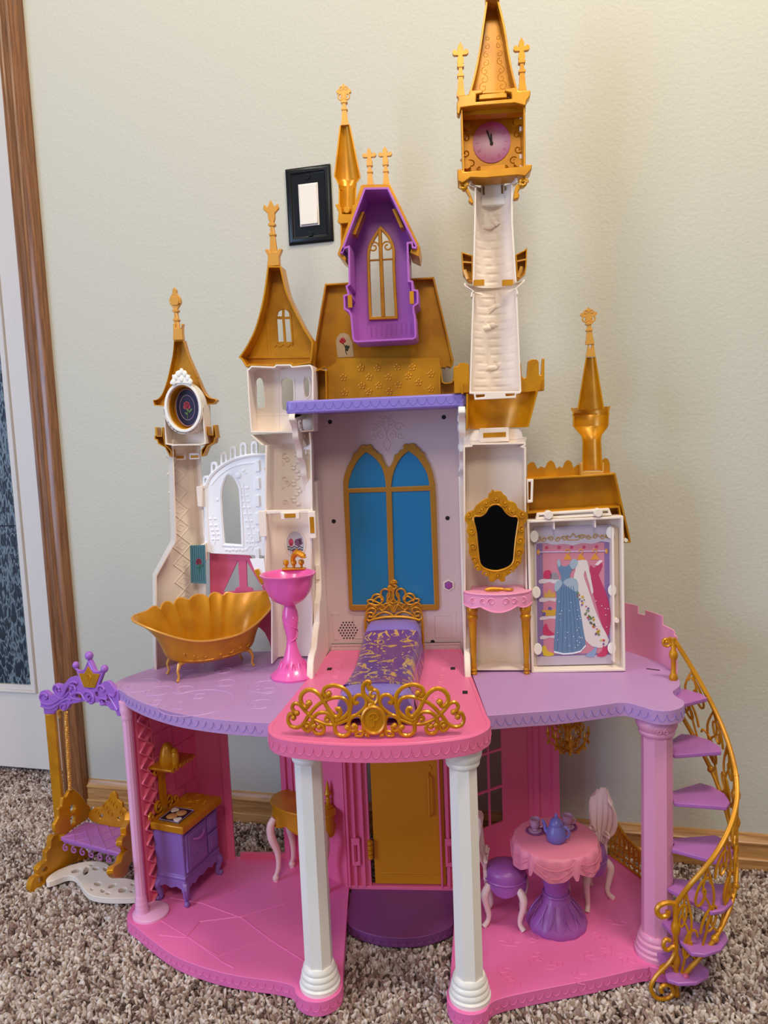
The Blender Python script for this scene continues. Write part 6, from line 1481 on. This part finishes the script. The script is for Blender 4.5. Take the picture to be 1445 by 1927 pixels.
fs = [(j*n+i, j*n+(i+1) % n, (j+1)*n+(i+1) % n, (j+1)*n+i) for j in range(6) for i in range(n)]
c = len(vs); vs.append((0, 0, h)); fs += [(c, i, (i+1) % n) for i in range(n)]
c2 = len(vs); vs2 = [(x*.96, y*.96, max(z, h-.04)-.0) for x, y, z in vs[6*n:7*n]]+[(x*.94/1.0, y*.94, h-.008) for x, y, z in vs[3*n:4*n]]
vs += vs2; fs += [(6*n+i, 6*n+(i+1) % n, c2+(i+1) % n, c2+i) for i in range(n)]+[(c2+i, c2+(i+1) % n, c2+n+(i+1) % n, c2+n+i) for i in range(n)]
vs.append((0, 0, h-.008)); fs += [(len(vs)-1, c2+n+i, c2+n+(i+1) % n) for i in range(n)]
cl = tp(dt, MB().add(vs, fs), 'cloth_top', mat('cloth_pink_plastic', (230, 132, 160), .5, bump=(300, .2, S1)), toy=False, ang=50)
m = MB()
for k in range(6):
    a0_ = k*PI/3-2.27
    for dd in (.35, .7):
        m.tube([((R0*1.012+.0026)*math.cos(a0_+q*PI/3), (R0*1.012+.0026)*math.sin(a0_+q*PI/3), h-.003-dd*(.004+.030*math.sin(PI*q))) for q in np.linspace(.1, .9, 10)], .0005, 4)
tp(dt, m, 'swag_folds', cl.data.materials[0], cl, toy=False)
# cups, saucers, teapot
def tea(u, v): return tz_(u, v, zt2)
cup_pos = [tea(1007, 1565), tea(1068, 1558)]
lab = [('purple saucer under the left teacup on the pink tea table', 'mauve teacup standing left of the blue teapot'), ('purple saucer under the teacup behind the blue teapot', 'mauve teacup standing behind and right of the blue teapot')]
MAUVE = mat('mauve_plastic', (176, 128, 160), .35); SAU = mat('plum_saucer_plastic', (140, 70, 130), .35)
def make_saucer():
    t = thing('saucer', lab[0][0], 'saucer', (cup_pos[0][0], cup_pos[0][1], zt2), 0, 'tea saucers')
    o = tp(t, MB().lathe([(.009, 0), (.0125, .0006), (.0138, .002), (.0134, .0024), (.011, .0016), (.007, .0014)], (0, 0, 0), 28), 'plate', SAU, toy=False)
    tp(t, MB().lathe([(.0092, .0014), (.0095, .0024), (.0082, .0034), (.006, .0034)], (0, 0, 0), 24), 'cup_ring', MAUVE, o, toy=False); return t
def make_cup():
    t = thing('teacup', lab[0][1], 'teacup', (cup_pos[0][0], cup_pos[0][1], zt2+.0034), -.3, 'teacups')
    tp(t, MB().lathe([(.0046, 0), (.005, .001), (.0044, .002), (.0066, .005), (.0072, .010), (.0068, .013), (.0078, .016), (.0070, .0162), (.0060, .013), (.0055, .006), (.001, .004)], (0, 0, 0), 24), 'cup', MAUVE, toy=False)
    tp(t, MB().tube([(.0066+x, 0, .009+z) for x, z in arc(0, 0, .0048, .0042, 75, -85, 10)], .0011, 6), 'handle', MAUVE, toy=False); return t
def dup(root, loc, label):
    r = root.copy(); COL.objects.link(r); r.location = t2w(loc); r['label'] = label
    for ch in list(root.children):
        c = ch.copy(); COL.objects.link(c); c.parent = r
        for g in list(ch.children):
            d = g.copy(); COL.objects.link(d); d.parent = c
    return r
s0 = make_saucer(); c0_ = make_cup()
dup(s0, (cup_pos[1][0], cup_pos[1][1], zt2), lab[1][0]); dup(c0_, (cup_pos[1][0], cup_pos[1][1], zt2+.0034), lab[1][1])
pp2 = tea(1047, 1582)
TEA = mat('blue_violet_plastic', (112, 106, 182), .33)
tpot = thing('teapot', 'periwinkle blue teapot with a domed lid in the middle of the pink tea table', 'teapot', (pp2[0], pp2[1], zt2), -.5)
tp(tpot, MB().lathe([(.011, 0), (.013, .002), (.0142, .008), (.0132, .015), (.0105, .021), (.0088, .024)], (0, 0, 0), 28), 'pot_body', TEA, toy=False)
ld = tp(tpot, MB().lathe([(.0092, .0235), (.0096, .025), (.0088, .028), (.006, .032), (.003, .034), (.0016, .035), (.0022, .037), (.0012, .0395), (.0003, .041)], (0, 0, 0), 24), 'lid', TEA, toy=False)
tp(tpot, MB().tube([(.0105+x, 0, .0155+z) for x, z in arc(0, 0, .0085, .0085, 80, -80, 12)], .0018, 7), 'handle', TEA, toy=False)
tp(tpot, MB().tube(smooth([(-.010, 0, .008), (-.016, 0, .013), (-.017, 0, .021), (-.021, 0, .026)], 3), [.004, .004, .0036, .003, .0026, .0023, .002, .0018, .0016, .0015], 8), 'spout', TEA, toy=False)
# ---- two chairs
CH = mat('ivory_chair_plastic', (238, 206, 200), .42)
def make_chair(loc, rot, label):
    """faces local +x"""
    t = thing('dining_chair', label, 'chair', loc, rot, 'chairs at the tea table')
    m = MB().lathe([(.024, .058), (.0285, .062), (.029, .068), (.0285, .074), (.029, .077), (.027, .083), (.018, .087), (.001, .088)], (.002, 0, 0), 32, None, 0, 1.0, .95)
    se = tp(t, m, 'seat', PURP, toy=False, ang=50)
    m = MB(); n = 48; vs = []
    for z, r in ((.066, .0292), (.060, .0298), (None, .0285)):
        for i in range(n):
            a = 2*PI*i/n; q = (a/(2*PI)*4+.5) % 1; zz3 = z if z else .057-.007*math.sin(PI*q)
            vs.append((.002+r*math.cos(a), .95*r*math.sin(a), zz3))
    m.add(vs, [(j*n+i, j*n+(i+1) % n, (j+1)*n+(i+1) % n, (j+1)*n+i) for j in range(2) for i in range(n)])
    m.tube([(.002+.0295*math.cos(a), .028*math.sin(a), .0685) for a in np.linspace(0, 2*PI, 33)[:-1]], .0018, 6, True)
    tp(t, m, 'seat_skirt', PURP, se, toy=False)
    for sx, sy in ((1, 1), (1, -1), (-1, 1), (-1, -1)):
        if sx > 0: pts = [(.020, sy*.016, .060), (.0275, sy*.022, .050), (.0275, sy*.022, .036), (.023, sy*.0195, .018), (.0225, sy*.0195, .008), (.0275, sy*.0225, .001)]
        else: pts = [(-.020, sy*.015, .062), (-.0265, sy*.020, .050), (-.025, sy*.019, .034), (-.022, sy*.0175, .018), (-.0235, sy*.0185, .008), (-.029, sy*.022, .001)]
        q = smooth(pts, 4); rr_ = list(np.interp(np.linspace(0, 1, len(q)), [0, .2, .45, .75, 1], [.005, .0058, .0044, .0034, .0040]))
        tp(t, MB().tube(q, rr_, 10), 'leg', CH, toy=False)
    # tall shell-shaped back
    n = 24; rows = 20; vs = []; 
    def W(t_): return float(np.interp(t_, [0, .08, .16, .3, .5, .75, .9, 1], [.010, .009, .014, .023, .027, .025, .021, .014]))
    for th in (0, .0032):
        for j in range(rows+1):
            t_ = j/rows; z = .078+.082*t_
            for i in range(n+1):
                a = -1+2*i/n; w_ = W(t_)
                sc2 = .004*abs(math.cos(a*PI*2.5))*t_**3
                x = -.027-.010*t_-.004*math.sin(PI*t_)+.010*abs(a)**2*(.3+t_*.5)+.0016*math.cos(a*PI*5)*math.sin(PI*min(1, t_*1.1))-th
                vs.append((x, a*w_, z+sc2-.010*abs(a)**2.5*t_**2))
    M_ = (rows+1)*(n+1); fs = []
    for th in (0, 1):
        for j in range(rows):
            for i in range(n):
                a = th*M_+j*(n+1)+i; fs.append((a, a+1, a+n+2, a+n+1))
    rim = list(range(n+1))+[j*(n+1)+n for j in range(1, rows+1)]+[rows*(n+1)+i for i in range(n-1, -1, -1)]+[j*(n+1) for j in range(rows-1, 0, -1)]
    fs += [(rim[i], rim[(i+1) % len(rim)], rim[(i+1) % len(rim)]+M_, rim[i]+M_) for i in range(len(rim))]
    bk_ = tp(t, MB().add(vs, fs), 'backrest', CH, toy=False, ang=50)
    m = MB()
    for s in (-1, 1):
        m.tube([(-.026, s*(.014+x), .098+z) for x, z in spiral(0, 0, .006, .0015, 200, -200, 16)], .0022, 6)
        m.tube(smooth([(-.024, s*.010, .064), (-.027, s*.009, .076), (-.026, s*.012, .088), (-.024, s*.019, .098)], 3), .0026, 6)
    m.box(-.029, -.024, -.012, .012, .066, .08)
    tp(t, m, 'back_scroll', CH, bk_, toy=False)
    return t
make_chair((.146, -.050, Z1), math.radians(-8), 'white shell-backed doll chair with purple seat left of the tea table')
make_chair((.2735, .004, Z1), math.radians(218), 'white shell-backed doll chair with purple seat at the right of the tea table, facing it')
# ---- chandelier
chx, chy = .251, .03
ch = thing('chandelier', 'gold filigree chandelier hanging under the right lavender deck', 'chandelier', (chx, chy, .353))
m = MB().tube([(0, 0, 0), (0, 0, -.062)], .0016, 6)
m.lathe([(.002, -.112), (.005, -.105), (.003, -.098), (.006, -.092), (.004, -.085), (.007, -.074), (.003, -.062)], (0, 0, 0), 12)
tp(ch, m, 'stem', GOLD, toy=False)
for k in range(4):
    a = k*PI/4; m = MB(); P3 = lambda r, z: (r*math.cos(a), r*math.sin(a), z)
    for s in (-1, 1):
        m.tube([P3(s*(.017+x), -.074+z) for x, z in spiral(0, 0, .010, .002, 180, -260, 18)], .0014, 5)
        m.tube([P3(s*(.012+x), -.095+z) for x, z in spiral(0, 0, .007, .002, 180, 560, 16)], .0013, 5)
        m.tube([P3(s*x, z) for x, z in smooth([(.002, -.106), (.012, -.110), (.022, -.100), (.029, -.092), (.030, -.082)], 3)], .0015, 5)
        m.lathe([(.003, 0), (.0035, .002), (.002, .004), (.002, .009), (.0004, .013)], P3(s*.030, -.084), 8)
        m.ball(P3(s*.030, -.097), .0022, 6, 1, 1, 1.5); m.ball(P3(s*.019, -.107), .002, 6, 1, 1, 1.6)
    tp(ch, m, 'arm', GOLD, toy=False)
# ---- spiral staircase with rail
sc0 = (.345, -.112)
ss = thing('spiral_staircase', 'gold-railed spiral staircase of seven purple steps round the right pink column', 'staircase', (sc0[0], sc0[1], 0))
for k, (a, z) in enumerate(zip((50, 29, 10, -11, -31, -52, -71), (.362, .300, .238, .178, .126, .080, .038))):
    r0_, r1_ = .0215, .091 if k < 6 else .080
    pl = [(r0_*math.cos(math.radians(a+d)), r0_*math.sin(math.radians(a+d))) for d in (38, 0, -38)]
    pl += [(r1_*q*math.cos(math.radians(a+d)), r1_*q*math.sin(math.radians(a+d))) for d, q in ((-24, .93), (-15, 1.0), (0, 1.03), (15, 1.0), (24, .93))]
    tp(ss, MB().slab(pl, z-.005, z), 'step', PURPS, toy=False, bevel=.0012)
TH = [62, 45, 28, 14, 1, -16, -33, -52, -70, -82]; RR = [.094, .098, .101, .101, .100, .096, .090, .082, .071, .058]
ZT = [.432, .386, .340, .307, .277, .250, .224, .194, .162, .128]
ZBt = [.340, .292, .246, .205, .172, .142, .114, .082, .050, .018]
def SP(s, t):
    q = s*(len(TH)-1); th = np.interp(q, range(len(TH)), TH); r = np.interp(q, range(len(TH)), RR)
    zt3 = np.interp(q, range(len(TH)), ZT); zb3 = np.interp(q, range(len(TH)), ZBt); z = zb3+(zt3-zb3)*t
    return (r*math.cos(math.radians(th)), r*math.sin(math.radians(th)), z)
S_ = np.linspace(0, 1, 50)
e0 = [SP(0, 1)]; p0 = SP(0, 1); p1 = SP(1, 1)
m = MB()
curl_t = [(p0[0]+(-.006+x)*.9, p0[1]+.002, p0[2]-.006+z) for x, z in spiral(-.004, 0, .003, .0075, -400, 60, 16)]
m.tube(curl_t, .0022, 6); m.ball((p0[0]-.009, p0[1]+.002, p0[2]-.006), .003, 8)
m.tube([SP(s, 1) for s in S_], .0032, 8, flat=.8)
pc = SP(1, 1)
m.tube(smooth([(pc[0], pc[1], pc[2]), (pc[0]-.010, pc[1]-.002, pc[2]+.003), (pc[0]-.020, pc[1]-.003, pc[2]), (pc[0]-.024, pc[1]-.003, pc[2]-.008), (pc[0]-.019, pc[1]-.003, pc[2]-.015), (pc[0]-.011, pc[1]-.002, pc[2]-.014), (pc[0]-.010, pc[1]-.002, pc[2]-.008)], 4), .0034, 7)
tp(ss, m, 'handrail', GOLD, toy=False)
m = MB().tube([SP(s, 0) for s in S_], .0030, 7)
for s in np.linspace(.2, .95, 5): m.ball(SP(s, 0), .0052, 8)
tp(ss, m, 'lower_rail', GOLD, toy=False)
def newel(s, zlo):
    a = SP(s, 1); b = SP(s, 0); z1 = a[2]; H = z1-zlo
    tp(ss, MB().lathe([(.0045, zlo), (.0055, zlo+.004), (.0038, zlo+.010), (.0036, zlo+.03*H/.1), (.0058, zlo+H*.36), (.0062, zlo+H*.40), (.0045, zlo+H*.44), (.0036, zlo+H*.46), (.0036, zlo+H*.66), (.0056, zlo+H*.70), (.0062, zlo+H*.75), (.0050, zlo+H*.79), (.0034, zlo+H*.82), (.0040, z1)], (a[0], a[1], 0), 14), 'newel_post', GOLD, toy=False)
newel(0, SP(0, 0)[2]); newel(1, .004); 
md_ = SP(.46, 0); newel(.46, SP(.46, 0)[2])
m = MB()
def sps(cs, ct, rs, rt_, a0_, a1_, r=.0017, r_in=.25, n=18):
    m.tube([SP(min(1, max(0, cs+x)), ct+z*rt_/rs) for x, z in spiral(0, 0, rs, rs*r_in, a0_, a1_, n)], r, 5)
for k in range(8):
    c = .08+k*.118
    sps(c, .28, .052, .19, 180 if k % 2 else 0, (180-430) if k % 2 else 430)
    sps(c+.045, .72, .048, .18, 0 if k % 2 else 180, 430 if k % 2 else 180-430)
    m.tube([SP(min(1, max(0, c-.05+a)), b) for a, b in smooth([(0, 0), (.045, .25), (.03, .55), (.07, 1)], 4)], .0017, 5)
    m.tube([SP(min(1, max(0, c+.01+a)), b) for a, b in smooth([(0, 1), (.03, .75), (-.01, .4), (.05, .0)], 4)], .0016, 5)
tp(ss, m, 'scrollwork', GOLD, toy=False)
# foot scroll in front of the bottom newel
a = SP(1, 1); m = MB()
ff = smooth([(-.008, .082), (-.014, .084), (-.017, .076), (-.012, .070), (-.004, .074), (-.002, .066), (-.010, .052), (-.026, .036), (-.033, .020), (-.026, .006), (-.012, .004), (-.004, .012), (-.010, .022), (-.020, .020), (-.019, .013)], 4)
m.tube([(a[0]+x, a[1]-.004-.15*abs(x), z) for x, z in ff], .0028, 7)
ff = smooth([(-.014, .036), (-.020, .042), (-.014, .048), (-.004, .046), (.002, .036)], 4); m.tube([(a[0]+x, a[1]-.003, z) for x, z in ff], .002, 6)
tp(ss, m, 'foot_scroll', GOLD, toy=False)
q = SP(.93, 0); tp(ss, MB().ball((q[0], q[1]-.004, q[2]), .004, 10), 'jewel', mat('pink_jewel', (206, 90, 130), .2), toy=False)

# ---- garden swing
sw = thing('garden_swing', 'gold and purple garden swing under a crowned purple arch left of the castle', 'swing', (-.585, .075, 0))
HP = Plane((-.615, .088), (-.408, -.048))
h9 = lambda pts: [HP.hit(40+a/3.852, 1210+b/3.852) for a, b in pts]
def htube(mm, pts, r, n=4, cl=False, y=0.0): mm.tube([HP.mp(a, b, y) for a, b in smooth(h9(pts), n, cl)], r, 6, cl)
hd = smooth(h9([(206, 480), (165, 462), (150, 430), (160, 415), (140, 390), (150, 350), (185, 340), (212, 362), (232, 378), (250, 360), (240, 310), (265, 290), (300, 300), (325, 290), (355, 255), (385, 240), (425, 245), (470, 320), (545, 330), (590, 290), (630, 270), (660, 290), (690, 330), (712, 340), (720, 420), (735, 470), (728, 525), (705, 520), (695, 490), (660, 480), (640, 455), (600, 450), (560, 425), (520, 440), (490, 415), (440, 425), (400, 435), (365, 440), (345, 475), (310, 490), (285, 450), (270, 480), (240, 490)]), 2, True)
holes9 = [smooth(h9(c), 3, True) for c in ([(405, 370), (430, 362), (450, 385), (430, 402), (405, 395)], [(590, 310), (612, 306), (622, 335), (600, 345)], [(595, 405), (625, 400), (628, 425), (605, 432)], [(630, 370), (660, 385), (665, 430), (640, 415)], [(262, 330), (290, 320), (300, 345), (270, 355)], [(330, 350), (352, 322), (362, 345), (342, 372)], [(385, 300), (410, 285), (420, 300), (395, 320)], [(490, 385), (510, 378), (512, 400), (494, 402)], [(545, 355), (565, 352), (570, 380), (552, 388)], [(185, 385), (205, 380), (210, 400), (190, 405)])]
hdr = tp(sw, MB().ext(hd, HP.mp, -.003, .003, holes9), 'arch_header', VIOL, bevel=.0012)
m = MB()
for pts in ([(185, 400), (200, 395), (200, 370), (172, 362), (150, 385), (165, 425), (215, 440), (270, 420), (320, 370), (350, 310), (390, 275), (425, 290)], [(300, 345), (285, 335), (290, 320), (265, 300), (248, 325), (262, 365), (310, 400), (360, 350)], [(390, 320), (370, 340), (380, 370), (410, 350), (405, 310), (370, 300)], [(455, 400), (440, 405), (420, 400), (390, 395), (385, 370), (420, 355), (455, 365), (475, 400), (500, 420)],
            [(600, 335), (612, 345), (620, 330), (600, 305), (575, 310), (570, 340)], [(640, 405), (620, 400), (600, 395), (580, 410), (595, 440), (625, 435)], [(700, 340), (690, 380), (650, 370), (680, 420), (715, 480)], [(520, 385), (510, 420), (525, 432), (545, 405), (530, 360), (490, 345), (470, 365)], [(160, 450), (230, 470), (310, 420), (350, 400), (380, 410)], [(330, 470), (340, 440), (310, 440), (300, 470)]):
    htube(m, pts, .0021, 3, False, -.0035)
tp(sw, m, 'scroll_relief', VIOL, hdr)
cro = h9([(462, 325), (412, 195), (440, 200), (470, 195), (492, 120), (505, 120), (540, 200), (580, 215), (600, 205), (555, 332)])
cr_ = tp(sw, MB().ext(cro, HP.mp, -.002, .004), 'crown', VIOL, bevel=.001)
m = MB()
for (a, b, r) in ((396, 160, 24), (492, 92, 29), (604, 186, 25)):
    q = h9([(a, b)])[0]; m.ball(HP.mp(q[0], q[1], 0), r/3.852/1150, 12, 1, 1, 1.1)
htube(m, [(396, 180), (425, 200), (462, 200), (490, 140), (498, 140), (535, 205), (585, 205)], .0019, 3, False, -.001)
for a, b in (((412, 195), (462, 325)), ((600, 205), (555, 332))): htube(m, [a, b], .0019, 1, False, -.001)
tp(sw, m, 'crown_trim', VIOL, cr_)
ci = h9([(468, 318), (430, 216), (470, 218), (495, 165), (530, 218), (582, 222), (546, 322)])
pl_ = tp(sw, MB().ext(ci, HP.mp, -.0035, -.001), 'crown_panel', GOLD, cr_, bevel=.0006)
pc9 = h9([(505, 262)])[0]
lm = letter_p((0, 0), 0, .0085, .0009)
m = MB(); m.v = [HP.mp(pc9[0]+v[0], pc9[1]+v[2], -.0036) if False else HP.mp(pc9[0]+v[0], pc9[1]+v[2], -.0036+v[1]) for v in lm.v]; m.f = lm.f
tp(sw, m, 'monogram', GOLD, cr_)
# post and rope
pt = (-.5975, .088)
zt5 = X(102, 1342, .088)[1]
psh = [(pt[0]-.0085, pt[1]-.005), (pt[0]+.0085, pt[1]-.005), (pt[0]+.0085, pt[1]+.005), (pt[0]-.0085, pt[1]+.005)]
po_ = tp(sw, MB().slab(psh, .06, zt5), 'post', GOLD, bevel=.0012)
tp(sw, MB().slab([(a*1.0+(a-pt[0])*.1, b) for a, b in psh], zt5, zt5+.028), 'post_cap', VIOL, bevel=.001)
hk = X(113, 1340, .06)
m = MB().tube(smooth([(hk[0]-.002, .062, hk[1]-.010), (hk[0]-.003, .060, hk[1]), (hk[0]+.003, .058, hk[1]+.006), (hk[0]+.010, .056, hk[1]+.004)], 4), .0028, 7)
rt0 = X(124, 1340, .055); rt1 = X(132, 1487, .055)
for s in (0, 1):
    m.tube([(rt0[0]+(rt1[0]-rt0[0])*t+.0016*math.cos(t*120+s*PI), .055+.0016*math.sin(t*120+s*PI), rt0[1]+(rt1[1]-rt0[1])*t) for t in np.linspace(0, 1, 110)], .0019, 5)
tp(sw, m, 'rope', GOLD2)
# seat with arms and back
sz = .098
fl_, bl9, br9, fr9 = [tz_(*p, sz) for p in ((114, 1576), (160, 1546), (246, 1560), (230, 1606))]
sq = [fl_, fr9, br9, bl9]
tp(sw, MB().slab(sq, sz-.006, sz).slab(offset(sq, .002), sz-.010, sz-.005), 'seat', PURPS, bevel=.0014)
m = MB(); q4 = [np.array(p) for p in sq]
def bil(a, b): return (q4[0]*(1-a)+q4[1]*a)*(1-b)+(q4[3]*(1-a)+q4[2]*a)*b
for k in range(-2, 5):
    for s in (1, -1):
        pts = []
        for t in np.linspace(0, 1, 9):
            a = (k+t*2)/4 if s > 0 else (k+2-t*2)/4
            if 0 <= a <= 1: p = bil(a, t); pts.append((p[0], p[1], sz+.0002))
        if len(pts) > 1: m.tube(pts, .0009, 4)
tp(sw, m, 'tuft_lines', PURPS, kind='stuff')
m = MB()
for k in range(7):
    p = bil((k+.5)/7, 0.02); m.tube([(p[0]+x*.8, p[1]-.001, sz-.016+z) for x, z in spiral(0, 0, .0065, .0015, 90, 480, 14)], .0013, 5)
tp(sw, m, 'seat_lace', PURPS, kind='stuff')
def cutp(name, p0_, p1_, outer, th, m_, holes=(), sm=2):
    pl2 = Plane(p0_, p1_); f9 = lambda pts: [pl2.hit(40+a/3.852, 1210+b/3.852) for a, b in pts]
    o = tp(sw, MB().ext(smooth(f9(outer), sm, True), pl2.mp, -th/2, th/2, [smooth(f9(q), 2, True) for q in holes]), name, m_, bevel=.0014)
    return o, pl2, f9
o, pl2, f9 = cutp('arm_panel', (fl_[0]-.004, fl_[1]), (bl9[0]-.004, bl9[1]), [(330, 1085), (362, 1050), (400, 1078), (440, 1120), (455, 1150), (492, 1190), (492, 1245), (455, 1285), (400, 1320), (330, 1372), (270, 1388), (236, 1370), (232, 1310), (262, 1262), (258, 1200), (285, 1180), (290, 1120), (315, 1115)], .007, GOLD, [[(345, 1180), (375, 1160), (385, 1200), (355, 1230)], [(350, 1260), (380, 1245), (380, 1300), (352, 1320)]])
o2, _, _ = cutp('arm_panel', (fr9[0]+.004, fr9[1]-.012), (br9[0]+.004, br9[1]+.01), [(775, 1226), (800, 1222), (806, 1300), (815, 1400), (812, 1490), (800, 1560), (760, 1620), (735, 1690), (680, 1706), (642, 1675), (650, 1620), (700, 1590), (715, 1540), (745, 1500), (708, 1470), (715, 1410), (742, 1390), (738, 1340), (765, 1290)], .010, GOLD)
o3, pl3, f3 = cutp('back_panel', bl9, br9, [(490, 1250), (505, 1215), (545, 1185), (585, 1190), (600, 1160), (635, 1130), (650, 1090), (672, 1070), (695, 1095), (705, 1130), (738, 1155), (742, 1190), (770, 1210), (772, 1260), (745, 1330), (640, 1325), (520, 1290)], .005, GOLD, [[(575, 1245), (600, 1238), (595, 1262), (575, 1264)], [(700, 1265), (722, 1258), (718, 1280)]])
m = MB()
for (a, b, r) in ((620, 1180, 26), (690, 1175, 26), (655, 1230, 30), (655, 1140, 16), (560, 1220, 20), (735, 1225, 20)):
    q = f3([(a, b)])[0]; m.tube([pl3.mp(q[0]+x, q[1]+z, -.003) for x, z in spiral(0, 0, r/3.852/1150, .0012, 90, 480, 14)], .0011, 5)
tp(sw, m, 'scroll_relief', GOLD, o3)
o4, pl4, f4 = cutp('foot_panel', (-.629, .036), (-.588, .128), [(62, 1812), (50, 1765), (72, 1700), (108, 1680), (100, 1640), (130, 1600), (168, 1570), (165, 1510), (195, 1480), (200, 1420), (232, 1385), (275, 1400), (340, 1460), (400, 1470), (440, 1480), (482, 1528), (450, 1562), (330, 1605), (190, 1690), (188, 1735), (110, 1800)], .012, GOLD, [[(112, 1700), (140, 1690), (150, 1735), (125, 1740)], [(135, 1635), (165, 1615), (180, 1635), (150, 1650)], [(385, 1530), (410, 1510), (400, 1560), (385, 1575)]])
bp = [tz_(40+a/3.852, 1210+b/3.852, .014) for a, b in ((185, 1705), (265, 1645), (420, 1592), (540, 1582), (620, 1600), (665, 1650), (700, 1700), (760, 1705), (850, 1735), (850, 1832), (740, 1848), (600, 1845), (500, 1825), (450, 1780), (425, 1735), (380, 1690), (320, 1690), (200, 1732))]
bh = []
for (a, b, rx_, ry_, tw_) in ((400, 1650, 40, 14, -.3), (470, 1650, 18, 34, .5), (540, 1635, 26, 12, 0), (610, 1640, 20, 14, .4), (555, 1745, 28, 16, 0), (590, 1795, 16, 14, 0), (660, 1760, 34, 12, -.4), (735, 1790, 34, 18, -.3), (805, 1750, 14, 10, 0), (630, 1815, 18, 9, 0), (800, 1800, 12, 8, 0), (510, 1610, 14, 7, 0), (512, 1785, 12, 9, 0)):
    c_, s_ = math.cos(tw_), math.sin(tw_)
    bh.append([tz_(40+(a+rx_*math.cos(q)*c_-ry_*math.sin(q)*s_)/3.852, 1210+(b+rx_*math.cos(q)*s_+ry_*math.sin(q)*c_)/3.852, .014) for q in np.linspace(0, 2*PI, 13)[:-1]])
tp(sw, MB().slab(smooth(bp, 3, True), .004, .014, bh), 'base_plate', CREAM, bevel=.0014)
